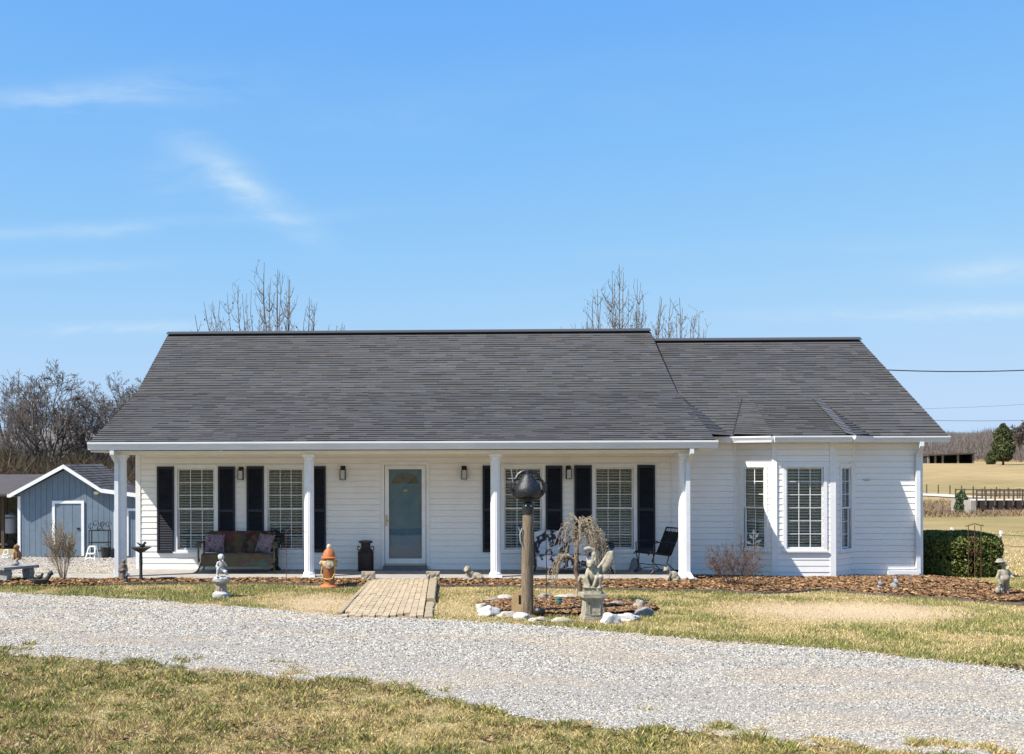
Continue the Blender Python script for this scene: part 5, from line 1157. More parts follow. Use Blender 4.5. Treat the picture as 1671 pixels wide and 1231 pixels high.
def weeping():
    p=grd(949,984); s=F/(p.y+24.5); H=142/s; r=random.Random(9); sg=Segs(); root=thing('weeping_tree','small bare weeping tree with drooping pale branches beside the gargoyle','tree',(p.x,p.y,p.z))
    tr=[Vector((-0.02,0,-0.05)),Vector((-0.03,0.0,0.3)),Vector((-0.10,0.01,0.55)),Vector((-0.09,0.0,0.8)),Vector((-0.06,0,1.05)),Vector((0.0,0,1.32))]
    mb=MB(); mb.tube(tr,[0.045,0.042,0.04,0.034,0.03,0.02],8); trk=build('trunk',mb,M_oldwood,root,smooth=60)
    def arc(base,a,reach,rise,fall,rad,lv):
        n=9; pts=[]
        for i in range(n+1):
            t=i/n; x=reach*(1-(1-t)**1.7); z=rise*math.sin(min(t*2.2,1)*math.pi/2)-fall*max(t-0.28,0)**1.5/0.72**1.5
            pts.append(base+Vector((math.cos(a)*x+r.uniform(-.012,.012),math.sin(a)*x*0.8+r.uniform(-.012,.012),z+r.uniform(-.01,.01))))
        for i in range(n): sg.add(tuple(pts[i]),tuple(pts[i+1]),rad*(1-0.7*i/n),rad*(1-0.7*(i+1)/n),lv)
        return pts
    for k in range(36):
        a=r.random()*6.283; zz=r.choice((1.32,1.3,1.2,1.1)); b=Vector((0.0,0,zz)); P=arc(b,a,r.uniform(0.18,0.50),r.uniform(0.05,0.2),r.uniform(0.4,0.85),0.0085,1)
        for j in range(6):
            q=P[r.randint(2,9)]; arc(q,a+r.uniform(-1.3,1.3),r.uniform(0.04,0.15),0.03,r.uniform(0.12,0.38),0.0036,2)
    for k in range(9):
        a=math.pi+r.uniform(-.5,.5); P=arc(Vector((-0.11,0,0.72)),a,r.uniform(0.25,0.5),0.12,r.uniform(0.3,0.5),0.014,1)
        for j in range(7): arc(P[r.randint(3,9)],a+r.uniform(-1.2,1.2),r.uniform(0.04,0.12),0.02,r.uniform(0.08,0.25),0.0036,2)
    m=mat('pale_weeping_twig',(0.36,0.30,0.215),0.95,(0.24,0.19,0.13),9); b=sg.mesh('branches',lambda l:l==1,m,4); t=sg.mesh('twigs',lambda l:l==2,m,3); b.parent=root; t.parent=root
    cc=np.array([v.co for v in t.data.vertices]); rr=np.random.default_rng(4); q=cc[rr.choice(len(cc),1500)]; V=q[:,None,:]+(rr.random((1500,3,3))-0.5)*0.035; C=np.array([0.33,0.26,0.16])*(0.5+0.8*rr.random((1500,1))); bulk('buds',V.reshape(-1,3),np.arange(4500),3,np.repeat(C,3,0),M_attr,kind='stuff',parent=root)
    zs=max(v.co.z for v in b.data.vertices); root.scale=(1,1,H/zs)
weeping()

# ------------------------------------------------------------------ garden statues and ornaments
def place(px,py): p=grd(px,py); return p,(p.y+24.5)/F        # ground point, metres per photo pixel
E=lambda c,r,M=None: ('e',c,r,M) if M is not None else ('e',c,r)
Cp=lambda a,b,ra,rb=None: ('c',a,b,ra,rb if rb is not None else ra)
def boy_statue():
    p,m=place(1638,976); H=64*m; root=thing('boy_statue','pale stone boy statue in a floppy cap standing right of the hedge','statue',tuple(p),R_(14)); s=H
    P=[E((0,0,.86*s),(.075*s,.08*s,.085*s)),Cp((0,0,.78*s),(0,0,.70*s),.045*s,.06*s),E((0,-.01*s,.60*s),(.125*s,.10*s,.13*s)),E((0,-.03*s,.50*s),(.13*s,.12*s,.11*s)),E((0,0,.42*s),(.125*s,.10*s,.07*s)),
       Cp((-.075*s,0,.40*s),(-.10*s,-.02*s,.20*s),.068*s,.055*s),Cp((-.10*s,-.02*s,.20*s),(-.10*s,0,.04*s),.06*s,.055*s),Cp((.07*s,0,.40*s),(.095*s,.02*s,.20*s),.068*s,.055*s),Cp((.095*s,.02*s,.20*s),(.10*s,.0,.04*s),.06*s,.055*s),
       E((-.11*s,-.05*s,.025*s),(.055*s,.09*s,.03*s)),E((.11*s,-.05*s,.025*s),(.055*s,.09*s,.03*s)),
       Cp((-.12*s,0,.67*s),(-.19*s,.0,.50*s),.045*s,.04*s),Cp((-.19*s,0,.50*s),(-.17*s,-.07*s,.40*s),.038*s,.033*s),E((-.17*s,-.09*s,.37*s),(.03*s,.04*s,.03*s)),
       Cp((.12*s,0,.67*s),(.19*s,-.01*s,.55*s),.045*s,.04*s),Cp((.19*s,-.01*s,.55*s),(.16*s,-.14*s,.52*s),.038*s,.033*s),E((.155*s,-.16*s,.52*s),(.03*s,.035*s,.03*s)),
       E((0,-.085*s,.85*s),(.014*s,.02*s,.018*s)),E((-.03*s,-.07*s,.83*s),(.025*s,.02*s,.025*s)),E((.03*s,-.07*s,.83*s),(.025*s,.02*s,.025*s)),E((-.078*s,0,.85*s),(.014*s,.02*s,.025*s)),E((.078*s,0,.85*s),(.014*s,.02*s,.025*s))]
    blob('body',P,.012,M_cement,root)
    mb=MB(); mb.lathe([(0.0,.90*s),(.105*s,.905*s),(.11*s,.92*s),(.085*s,.94*s),(.075*s,.98*s),(0,.997*s)],20,M=Matrix.Rotation(R_(-7),4,'Y')); build('cap',mb,M_cement,root,smooth=60)
    blob('basket',[E((-.20*s,-.03*s,.20*s),(.06*s,.07*s,.09*s)),Cp((-.20*s,-.03*s,.28*s),(-.185*s,-.07*s,.37*s),.014*s)],.01,M_cement,root)
    build('base',MB().box(-.19*s,.19*s,-.16*s,.13*s,-.06,.005),M_cement,root)
boy_statue()
def pedestal(name,label,px,py,hpx,wpx,mt,kind,rz=0):
    p,m=place(px,py); h=hpx*m; w=wpx*m/2; root=thing(name,label,'pedestal',tuple(p),rz)
    if kind=='round':
        mb=MB(); mb.lathe([(w,-.02),(w,h*.10),(w*.97,h*.2),(w*.72,h*.28),(w*.62,h*.32)],28); build('base',mb,mt,root,smooth=35)
        n=40; vs=[]
        for z in (h*.30,h*.78):
            for j in range(n): q=2*math.pi*j/n; r=(w*.60 if z<h*.5 else w*.64)*(1 if j%4<2 else .90); vs.append((r*math.cos(q),r*math.sin(q),z))
        mb=MB(); mb.add(vs,[(j,(j+1)%n,n+(j+1)%n,n+j) for j in range(n)]); build('fluted_shaft',mb,mat('stained_cement',(0.42,0.36,0.30),0.95,(0.2,0.16,0.13),16,0.4,80),root)
        mb=MB(); mb.lathe([(w*.64,h*.775),(w*.82,h*.84),(w*.98,h*.90),(w*.98,h),(0,h)],28); build('capital',mb,mt,root,smooth=35)
    else:
        b=MB(); b.box(-w,w,-w,w,-.03,h*.09).box(-w*.92,w*.92,-w*.92,w*.92,h*.0901,h*.15); build('base',b,mt,root)
        def fr(a,z0,b_,z1,mb): vs=[(sx*r,sy*r,z) for r,z in ((a,z0),(b_,z1)) for sx,sy in ((-1,-1),(1,-1),(1,1),(-1,1))]; mb.add(vs,[(3,2,1,0),(4,5,6,7),(0,1,5,4),(1,2,6,5),(2,3,7,6),(3,0,4,7)])
        b=MB(); fr(w*.84,h*.1501,w*.74,h*.76,b); sh=build('shaft',b,mt,root)
        b=MB(); q=[(-.5,.24),(-.42,.2),(.42,.2),(.5,.24),(.5,.60),(.42,.66),(-.42,.66),(-.5,.60)]; a_=[(x*w,z*h) for x,z in q]; i_=[(x*w*.84,(.43+(z-.43)*.82)*h) for x,z in q]; y=-w*.835; n=8
        vs=[(x,y-.0+ (z/h)*w*.14-.018,z) for x,z in a_]+[(x,y+(z/h)*w*.14-.018,z) for x,z in i_]+[(x,y+(z/h)*w*.14+.01,z) for x,z in a_]+[(x,y+(z/h)*w*.14+.01,z) for x,z in i_]
        b.add(vs,[(i,(i+1)%n,n+(i+1)%n,n+i) for i in range(n)]+[(i,2*n+i,2*n+(i+1)%n,(i+1)%n) for i in range(n)]+[(n+i,n+(i+1)%n,3*n+(i+1)%n,3*n+i) for i in range(n)]); build('panel_moulding',b,mt,sh)
        b=MB(); fr(w*.78,h*.761,w*.98,h*.86,b); b.box(-w*1.04,w*1.04,-w*1.04,w*1.04,h*.861,h); build('capital',b,mt,root)
    return p,m,h
p,m,h=pedestal('pedestal','square cement pedestal with an arched panel under the gargoyle',967,1011,43,37,M_cement,'square',R_(6))
def gargoyle():
    s=74*m; root=thing('gargoyle_statue','winged stone gargoyle crouching on a square pedestal in the rock ring','statue',(p.x,p.y,p.z+h+.001),R_(-12))
    build('plinth',MB().box(-.17*s,.20*s,-.17*s,.17*s,0,.12*s),M_cement,root)
    P=[E((.02*s,.0,.42*s),(.13*s,.13*s,.19*s)),E((.05*s,.06*s,.26*s),(.14*s,.13*s,.13*s)),E((-.03*s,-.10*s,.64*s),(.095*s,.10*s,.10*s)),E((-.04*s,-.19*s,.60*s),(.05*s,.05*s,.04*s)),E((-.035*s,-.17*s,.66*s),(.08*s,.04*s,.025*s)),
       Cp((-.10*s,-.06*s,.69*s),(-.125*s,-.02*s,.80*s),.028*s,.008*s),Cp((.04*s,-.06*s,.69*s),(.075*s,-.02*s,.80*s),.028*s,.008*s),
       Cp((-.08*s,-.02*s,.50*s),(-.13*s,-.13*s,.34*s),.055*s,.045*s),Cp((-.13*s,-.13*s,.34*s),(-.06*s,-.17*s,.16*s),.04*s,.035*s),Cp((.11*s,-.02*s,.50*s),(.10*s,-.15*s,.34*s),.055*s,.045*s),Cp((.10*s,-.15*s,.34*s),(.04*s,-.17*s,.17*s),.04*s,.035*s),
       Cp((.12*s,.05*s,.22*s),(.19*s,-.12*s,.36*s),.075*s,.06*s),Cp((.19*s,-.12*s,.36*s),(.15*s,-.10*s,.16*s),.05*s,.04*s),Cp((-.06*s,.05*s,.22*s),(-.17*s,-.08*s,.33*s),.075*s,.055*s),Cp((-.17*s,-.08*s,.33*s),(-.14*s,-.10*s,.15*s),.045*s,.04*s)]
    for cx in (-.075,.03,.155,-.15): 
        for k in (-1,0,1): P.append(Cp((cx*s+k*.022*s,-.14*s,.15*s),(cx*s+k*.03*s,-.20*s,.125*s),.018*s,.012*s))
    P+= [Cp((-.14*s,.02*s,.30*s),(-.27*s,-.02*s,.34*s),.045*s,.04*s),Cp((-.27*s,-.02*s,.34*s),(-.30*s,-.06*s,.26*s),.04*s,.02*s)]
    blob('body',P,.010,M_cement,root,smooth_it=2)
    def wing(sgn,pts,edge):
        Q=[]; 
        for a,b in zip(edge[:-1],edge[1:]): Q.append(Cp(tuple(q*s for q in a),tuple(q*s for q in b),.045*s,.04*s))
        for (c,r,ang) in pts: Q.append(E(tuple(q*s for q in c),tuple(q*s for q in r),Matrix.Rotation(R_(ang),3,'Y')))
        blob('wing',Q,.010,M_cement,root,smooth_it=2)
    wing(1,[((.30,.10,.62),(.075,.045,.24),28),((.36,.11,.72),(.085,.05,.20),14),((.24,.10,.50),(.06,.045,.17),36)],[(.10,.08,.50),(.22,.11,.66),(.34,.12,.86),(.41,.12,.88),(.43,.12,.74)])
    wing(-1,[((.02,.12,.80),(.05,.04,.14),10)],[(.03,.10,.58),(.06,.13,.78),(.02,.13,.93),(-.08,.11,.97),(-.16,.08,.95)])
gargoyle()
p,m,h=pedestal('pedestal','round fluted pedestal with white cap on the left lawn',361,974,29,29,M_whitestat,'round')
def cherub():
    s=41*m; root=thing('cherub_statue','white seated cherub statue resting its chin on a round pedestal','statue',(p.x,p.y,p.z+h),R_(18))
    mb=MB(); mb.lathe([(.30*s,0),(.31*s,.03*s),(.26*s,.09*s),(0,.12*s)],20); build('base',mb,M_whitestat,root,smooth=50)
    P=[E((0,-.02*s,.86*s),(.125*s,.13*s,.13*s)),Cp((0,0,.76*s),(0,.02*s,.66*s),.06*s,.09*s),E((0,.02*s,.54*s),(.135*s,.11*s,.17*s)),E((0,.04*s,.34*s),(.17*s,.14*s,.13*s)),
       Cp((-.09*s,.02*s,.30*s),(-.15*s,-.17*s,.40*s),.085*s,.07*s),Cp((-.15*s,-.17*s,.40*s),(-.17*s,-.16*s,.15*s),.06*s,.05*s),E((-.18*s,-.20*s,.12*s),(.05*s,.09*s,.04*s)),
       Cp((.09*s,.02*s,.30*s),(.17*s,-.16*s,.30*s),.085*s,.07*s),Cp((.17*s,-.16*s,.30*s),(.22*s,-.12*s,.14*s),.06*s,.05*s),E((.23*s,-.17*s,.11*s),(.05*s,.09*s,.04*s)),
       Cp((-.12*s,0,.66*s),(-.19*s,-.05*s,.50*s),.055*s,.045*s),Cp((-.19*s,-.05*s,.50*s),(-.10*s,-.17*s,.47*s),.042*s,.035*s),Cp((.12*s,0,.66*s),(.20*s,-.07*s,.54*s),.055*s,.045*s),Cp((.20*s,-.07*s,.54*s),(.06*s,-.16*s,.70*s),.042*s,.035*s),E((.05*s,-.16*s,.74*s),(.04*s,.035*s,.04*s)),
       E((0,-.15*s,.85*s),(.02*s,.025*s,.022*s)),E((-.05*s,-.11*s,.82*s),(.04*s,.04*s,.04*s)),E((.05*s,-.11*s,.82*s),(.04*s,.04*s,.04*s)),E((0,.04*s,.91*s),(.13*s,.12*s,.10*s))]
    blob('body',P,.0085,M_whitestat,root,smooth_it=2)
cherub()
def animal_lying(px,py,wpx,hpx,label,mt):
    p,m=place(px,py); L=wpx*m*1.15; H=hpx*m*1.2; root=thing('dog_statue',label,'statue',(p.x,p.y,p.z+.05),0)
    P=[E((.08*L,.0,.28*H),(.36*L,.17*L,.27*H)),E((-.14*L,-.02*L,.42*H),(.20*L,.16*L,.30*H)),E((-.25*L,-.06*L,.76*H),(.145*L,.15*L,.22*H)),E((-.30*L,-.19*L,.66*H),(.09*L,.10*L,.11*H)),E((-.12*L,-.02*L,.70*H),(.05*L,.08*L,.17*H)),E((-.37*L,-.02*L,.70*H),(.045*L,.08*L,.15*H)),
       Cp((-.22*L,-.10*L,.16*H),(-.42*L,-.24*L,.08*H),.075*L,.06*L),Cp((.0,-.12*L,.14*H),(-.18*L,-.26*L,.08*H),.075*L,.06*L),E((.30*L,-.08*L,.20*H),(.17*L,.13*L,.18*H)),Cp((.40*L,.02*L,.1*H),(.48*L,-.1*L,.06*H),.05*L,.03*L)]
    blob('body',P,.011,mt,root); 
animal_lying(772,952,32,21,'pale stone dog statue lying in the mulch left of the centre post',M_cement)
def cat_statue():
    p,m=place(1096,953); s=25*m; root=thing('cat_statue','stone cat statue stretching upward beside the right porch post','statue',(p.x,p.y,p.z+.04),0)
    P=[E((.12*s,0,.38*s),(.34*s,.22*s,.33*s),Matrix.Rotation(R_(35),3,'Y')),E((.34*s,.02*s,.22*s),(.24*s,.24*s,.22*s)),Cp((-.10*s,-.05*s,.52*s),(-.26*s,-.08*s,.74*s),.17*s,.13*s),E((-.36*s,-.12*s,.80*s),(.17*s,.17*s,.15*s)),E((-.48*s,-.18*s,.75*s),(.09*s,.09*s,.07*s)),
       Cp((-.28*s,-.05*s,.92*s),(-.22*s,-.05*s,1.04*s),.06*s,.015*s),Cp((-.46*s,-.06*s,.92*s),(-.48*s,-.05*s,1.04*s),.06*s,.015*s),Cp((-.14*s,-.14*s,.45*s),(-.34*s,-.22*s,.10*s),.085*s,.065*s),Cp((-.02*s,.1*s,.40*s),(-.16*s,.0,.08*s),.085*s,.065*s),E((.22*s,-.20*s,.10*s),(.2*s,.09*s,.09*s)),Cp((.5*s,0,.14*s),(.66*s,-.18*s,.10*s),.07*s,.06*s),Cp((.66*s,-.18*s,.10*s),(.72*s,-.3*s,.16*s),.06*s,.04*s)]
    blob('body',P,.009,M_cement,root)
cat_statue()
def small_pair():
    for px,py,hp,label,lean in ((1436,965,20,'small grey stone rabbit figure by the wing wall, left one of two',-.3),(1459,964,24,'small grey stone figure beside the horizontal downspout near the corner',.15)):
        p,m=place(px,py); s=hp*m; root=thing('garden_figure',label,'figurine',tuple(p),R_(20))
        P=[E((0,0,.28*s),(.22*s,.26*s,.28*s)),E((lean*.3*s,-.12*s,.62*s),(.15*s,.17*s,.17*s)),Cp((lean*.3*s-.08*s,-.05*s,.74*s),(lean*.3*s-.14*s,.05*s,.98*s),.05*s,.035*s),Cp((lean*.3*s+.07*s,-.05*s,.74*s),(lean*.3*s+.14*s,.05*s,.96*s),.05*s,.035*s),E((lean*s*.3,-.26*s,.58*s),(.07*s,.07*s,.06*s)),E((-.12*s,-.24*s,.07*s),(.08*s,.14*s,.07*s)),E((.14*s,-.24*s,.07*s),(.08*s,.14*s,.07*s)),E((-.35*s,.1*s,.12*s),(.2*s,.14*s,.1*s))]
        blob('body',P,.008,M_cementg,root)
small_pair()
def lady():
    p,m=place(201,951); s=39*m; root=thing('monk_statue','narrow brown stone figure in a robe standing at the left porch post','statue',tuple(p),R_(10)); mt=mat('brown_grey_stone',(0.22,0.165,0.13),0.95,(0.12,0.09,0.07),14,0.3,60)
    P=[E((0.03*s,0,.90*s),(.085*s,.09*s,.09*s)),Cp((.02*s,0,.80*s),(0,0,.70*s),.05*s,.10*s),Cp((0,0,.70*s),(-.01*s,0,.40*s),.13*s,.12*s),Cp((-.01*s,0,.40*s),(0,0,.06*s),.12*s,.16*s),Cp((-.13*s,0,.70*s),(-.17*s,-.06*s,.50*s),.05*s,.045*s),Cp((-.17*s,-.06*s,.5*s),(.0,-.14*s,.52*s),.042*s,.035*s),Cp((.13*s,0,.70*s),(.17*s,-.06*s,.52*s),.05*s,.045*s),Cp((.17*s,-.06*s,.52*s),(.02*s,-.14*s,.56*s),.042*s,.035*s),E((.03*s,-.085*s,.89*s),(.02*s,.02*s,.02*s))]
    blob('body',P,.010,mt,root); build('base',MB().box(-.17*s,.17*s,-.15*s,.15*s,-.03,.02),mt,root)
    p2,m2=place(206,954); s=17*m2; root=thing('cat_statue','tiny dark cat figure at the foot of the robed stone statue','statue',tuple(p2),R_(25))
    P=[E((0,.05*s,.3*s),(.2*s,.25*s,.3*s)),Cp((0,-.03*s,.5*s),(0,-.08*s,.7*s),.14*s,.1*s),E((0,-.1*s,.8*s),(.16*s,.16*s,.14*s)),Cp((-.1*s,-.06*s,.9*s),(-.12*s,-.05*s,1.02*s),.05*s,.012*s),Cp((.1*s,-.06*s,.9*s),(.12*s,-.05*s,1.02*s),.05*s,.012*s),Cp((-.07*s,-.16*s,.4*s),(-.08*s,-.22*s,.05*s),.06*s,.055*s),Cp((.07*s,-.16*s,.4*s),(.08*s,-.22*s,.05*s),.06*s,.055*s),Cp((.2*s,.2*s,.08*s),(.35*s,0,.3*s),.06*s,.04*s)]
    blob('body',P,.007,M_greyiron,root)
lady()
def brown_dog():
    p,m=place(29,914); s=27*m; root=thing('dog_statue','brown seated dog statue near the left end of the blue shed','statue',tuple(p),R_(-20))
    P=[E((0,.05*s,.26*s),(.22*s,.26*s,.25*s)),Cp((0,-.02*s,.40*s),(0,-.09*s,.66*s),.19*s,.13*s),E((0,-.11*s,.82*s),(.15*s,.15*s,.14*s)),E((0,-.25*s,.77*s),(.08*s,.12*s,.07*s)),E((-.15*s,-.08*s,.80*s),(.045*s,.08*s,.13*s)),E((.15*s,-.08*s,.80*s),(.045*s,.08*s,.13*s)),Cp((-.09*s,-.18*s,.45*s),(-.10*s,-.22*s,.05*s),.07*s,.065*s),Cp((.09*s,-.18*s,.45*s),(.10*s,-.22*s,.05*s),.07*s,.065*s),E((-.2*s,-.1*s,.08*s),(.09*s,.2*s,.08*s)),E((.2*s,-.1*s,.08*s),(.09*s,.2*s,.08*s))]
    blob('body',P,.012,M_dogbrown,root)
    for px,py,hp,label in ((150,915,24,'white two step stool standing against the blue shed'),(10,912,15,'low white step stool beside the brown dog statue')):
        p,m=place(px,py); h=hp*m; w=h*.72; root=thing('step_stool',label,'stool',tuple(p),R_(-10)); wm=mat('white_stool',(0.72,0.72,0.70),0.5)
        build('top_step',MB().box(-w*.32,w*.32,-.02*h,.30*h,h*.93,h),wm,root); build('lower_step',MB().box(-w*.40,w*.40,-.33*h,-.03*h,h*.46,h*.53),wm,root)
        for sx in (-1,1):
            mb=MB(); mb.tube([(sx*w*.48,-.34*h,0),(sx*w*.33,.02*h,h*.92)],.045*h,5); build('leg',mb,wm,root); mb=MB(); mb.tube([(sx*w*.48,.45*h,0),(sx*w*.33,.2*h,h*.92)],.04*h,5); build('leg',mb,wm,root)
        mb=MB(); mb.tube([(-w*.45,-.28*h,.12*h),(0,-.28*h,.22*h),(w*.45,-.28*h,.12*h)],.035*h,5); build('brace',mb,wm,root)
brown_dog()
def stone_bench():
    p,m=place(28,951); s=m; root=thing('garden_bench','short grey concrete garden bench at the left edge of the mulch','bench',tuple(p),R_(52)); L=0.78; h=28*m
    mb=MB(); mb.box(-L/2,L/2,-.17,.17,h-.055,h); build('seat_slab',mb,M_cementg,root)
    for x in (-L*.32,L*.32):
        mb=MB(); prof=[(.15,0),(.15,.05*h),(.11,.12*h),(.12,.35*h),(.145,.62*h),(.115,.80*h),(.14,h-.0555)]
        vs=[]; 
        for w,z in prof: vs+= [(x-.055,-w,z),(x+.055,-w,z),(x+.055,w,z),(x-.055,w,z)]
        k=len(prof); mb.add(vs,[(i*4+j,i*4+(j+1)%4,(i+1)*4+(j+1)%4,(i+1)*4+j) for i in range(k-1) for j in range(4)]+[(3,2,1,0),tuple((k-1)*4+j for j in range(4))]); build('leg',mb,M_cementg,root,smooth=30)
    s2=12*m; f=thing('frog_figure','small grey figure sitting on the concrete garden bench','figurine',(p.x-.02,p.y+.0,p.z+h),0); blob('body',[E((0,0,.3*s2),(.5*s2,.35*s2,.3*s2)),E((.1*s2,-.05*s2,.7*s2),(.25*s2,.22*s2,.28*s2)),E((-.5*s2,-.1*s2,.15*s2),(.3*s2,.15*s2,.14*s2))],.009,M_cementg,f)
    p,m=place(66,956); s=40*m; root=thing('hen_planter','dark bird shaped planter bowl lying at the mulch edge','planter',tuple(p),R_(8)); mt=mat('dark_planter',(0.05,0.045,0.04),0.7,(0.09,0.075,0.06),12)
    mb=MB(); mb.lathe([(0.0,.0),(.18*s,.01*s),(.30*s,.12*s),(.36*s,.28*s),(.33*s,.285*s),(.25*s,.14*s),(0,.10*s)],20); build('bowl',mb,mt,root,smooth=60)
    blob('head',[Cp((.24*s,0,.25*s),(.36*s,0,.42*s),.10*s,.09*s),E((.40*s,0,.50*s),(.12*s,.09*s,.10*s)),Cp((.47*s,0,.5*s),(.55*s,0,.44*s),.035*s,.012*s),Cp((.36*s,0,.56*s),(.46*s,0,.62*s),.03*s,.03*s)],.010,M_greyiron,root); blob('tail',[Cp((-.3*s,0,.24*s),(-.50*s,0,.26*s),.06*s,.03*s)],.01,mt,root)
    b=thing('bird_figure','small dark bird figure perched on the hen planter','figurine',(p.x-.02*s,p.y,p.z+.26*s),0); blob('body',[E((0,0,.10*s),(.13*s,.08*s,.09*s)),E((.10*s,0,.21*s),(.06*s,.055*s,.06*s)),Cp((-.1*s,0,.12*s),(-.2*s,0,.2*s),.04*s,.015*s)],.008,M_greyiron,b)
stone_bench()
def birdbath():
    p,m=place(230,951); h=58*m; root=thing('bird_bath','dark metal bird bath on a slim stem near the left porch post','bird bath',tuple(p)); mt=M_greyiron
    mb=MB(); mb.lathe([(.17,0),(.175,.02),(.09,.04),(.045,.07),(.035,.12)],20); build('base',mb,mt,root,smooth=40); mb=MB(); mb.lathe([(.034,.1205),(.03,.3*h),(.036,.6*h),(.03,h-.11)],14); build('stem',mb,mt,root,smooth=50)
    mb=MB(); mb.lathe([(.03,h-.109),(.10,h-.07),(.16,h-.03),(.21,h),(.20,h+.005),(.14,h-.025),(0,h-.045)],24); build('basin',mb,mt,root,smooth=40)
    b=thing('bird_figure','little metal bird figure perched on the bird bath basin','figurine',(p.x+.02,p.y+.04,p.z+h-.035),R_(30)); blob('body',[E((0,0,.07),(.06,.035,.04)),E((.05,0,.12),(.03,.026,.028)),Cp((-.05,0,.09),(-.11,0,.13),.02,.008),Cp((.075,0,.12),(.10,0,.115),.01,.003),Cp((0,.01,.05),(0,.01,0),.008,.008)],.006,mt,b)
birdbath()
def hydrant():
    p,m=place(537,959); h=71*m; root=thing('fire_hydrant','worn orange and yellow fire hydrant ornament beside the second porch post','hydrant',tuple(p),R_(-8)); w=h*.5
    mb=MB(); mb.lathe([(.21*h,-.01),(.215*h,.03*h),(.19*h,.055*h),(.13*h,.075*h),(.125*h,.10*h)],24); build('base_flange',mb,M_hyd,root,smooth=40)
    mb=MB(); mb.lathe([(.125*h,.1001*h),(.12*h,.2*h),(.135*h,.34*h),(.14*h,.5*h)],24); build('barrel',mb,M_hydr,root,smooth=50)
    mb=MB(); mb.lathe([(.14*h,.501*h),(.155*h,.55*h),(.15*h,.62*h),(.12*h,.655*h)],24); build('collar',mb,M_hydy,root,smooth=50)
    mb=MB(); mb.lathe([(.12*h,.6555*h),(.185*h,.67*h),(.19*h,.70*h),(.145*h,.715*h),(.14*h,.77*h),(.115*h,.84*h),(.06*h,.895*h),(.05*h,.90*h)],24); bn=build('bonnet',mb,M_hyd,root,smooth=40)
    mb=MB(); mb.lathe([(.05*h,.9001*h),(.055*h,.93*h),(.05*h,.965*h),(.025*h,1.0*h),(0,1.0*h)],8); build('operating_nut',mb,M_hydw,bn)
    for ang,r,l,mt in ((-95,.045,.20,M_hydw),(12,.07,.17,M_hydw),(118,.05,.2,M_hydw),(-60,.03,.16,M_hydy)):
        if ang==-60: continue
        M=Matrix.Rotation(R_(ang),4,'Z')@Matrix.Translation((0,0,.55*h))@Matrix.Rotation(R_(90),4,'X'); mb=MB(); mb.lathe([(r*h*1.1,.10*h),(r*h*1.1,l*h*.80),(r*h*1.45,l*h*.82),(r*h*1.45,l*h),(r*h*.5,l*h*1.01),(r*h*.45,l*h*1.18),(0,l*h*1.19)],14,M=M); build('nozzle_cap',mb,mt,root,smooth=30)
    for sx in (-1,1):
        mb=MB(); mb.tube([(sx*.14*h,-.08*h,.5*h),(sx*.165*h,-.10*h,.35*h),(sx*.10*h,-.13*h,.22*h),(0,-.15*h,.20*h)],.014*h,6); build('chain',mb,M_hydy,root)
hydrant()
def milkcan():
    x,y=at(597,900,-.35).x,-.38; m=(y+24.5)/F; h=50*m; r=13*m; root=thing('milk_can','dark rusty milk can with two handles standing left of the front door','milk can',(x,y,0)); mt=mat('dark_milk_can',(0.022,0.015,0.014),0.5,(0.045,0.025,0.02),6)
    mb=MB(); mb.lathe([(r*.98,0),(r,.01),(r,h*.60),(r*1.03,h*.605),(r*1.03,h*.62),(r*.98,h*.63),(r*.62,h*.76),(r*.58,h*.80),(r*.6,h*.90)],26); build('body',mb,mt,root,smooth=35); mb=MB(); mb.lathe([(r*.6,h*.9001),(r*.86,h*.92),(r*.88,h*.985),(r*.5,h),(0,h)],26); build('lid',mb,mat('can_lid',(0.05,0.05,0.055),0.4,metal=.4),root,smooth=35)
    for sx in (-1,1): mb=MB(); mb.tube([(sx*r*.66,0,h*.78),(sx*r*.98,0,h*.80),(sx*r*1.02,0,h*.72),(sx*r*.88,0,h*.66)],.012,6); build('handle',mb,mt,root)
milkcan()
def block(px,py,label):
    p,m=place(px,py); w,h=22*m,15*m; root=thing('stone_block',label,'stone block',(p.x,p.y,p.z+.035),R_(random.uniform(-6,6))); r=random.Random(px); mb=MB(); nx,nz=7,4; vs=[]
    # split-faced front, sawn top
    for j in range(nz+1):
        for i in range(nx+1): vs.append((-w/2+w*i/nx,-.075+(r.uniform(-.022,.008) if 0<i<nx and 0<j<nz else 0),h*j/nz))
    mb.add(vs,[(j*(nx+1)+i,j*(nx+1)+i+1,(j+1)*(nx+1)+i+1,(j+1)*(nx+1)+i) for j in range(nz) for i in range(nx)]); mb.add([(-w/2,-.075,0),(w/2,-.075,0),(w/2,.09,0),(-w/2,.09,0),(-w/2,-.075,h),(w/2,-.075,h),(w/2,.09,h),(-w/2,.09,h)],[(4,5,6,7),(1,2,6,5),(2,3,7,6),(3,0,4,7)])
    build('block',mb,mat('split_block',(0.42,0.36,0.27),0.95,(0.22,0.18,0.13),20,.6,60),root)
block(601,951,'rough tan stone block at the left top corner of the brick path'); block(706.5,951,'rough tan stone block at the right top corner of the brick path')
def icorock(r,seed,flat,elong):
    import bmesh
    b=bmesh.new(); bmesh.ops.create_icosphere(b,subdivisions=3,radius=1.0)
    for v in b.verts:
        c=v.co; n=mnoise.noise(c*1.3+Vector((seed,0,0)))*.42+mnoise.noise(c*3.1+Vector((0,seed,0)))*.16; q=c*(1+n); v.co=Vector((q.x*elong,q.y,max(q.z,-.45)*flat))*r
    me=bpy.data.meshes.new('rock'); b.to_mesh(me); b.free(); return me
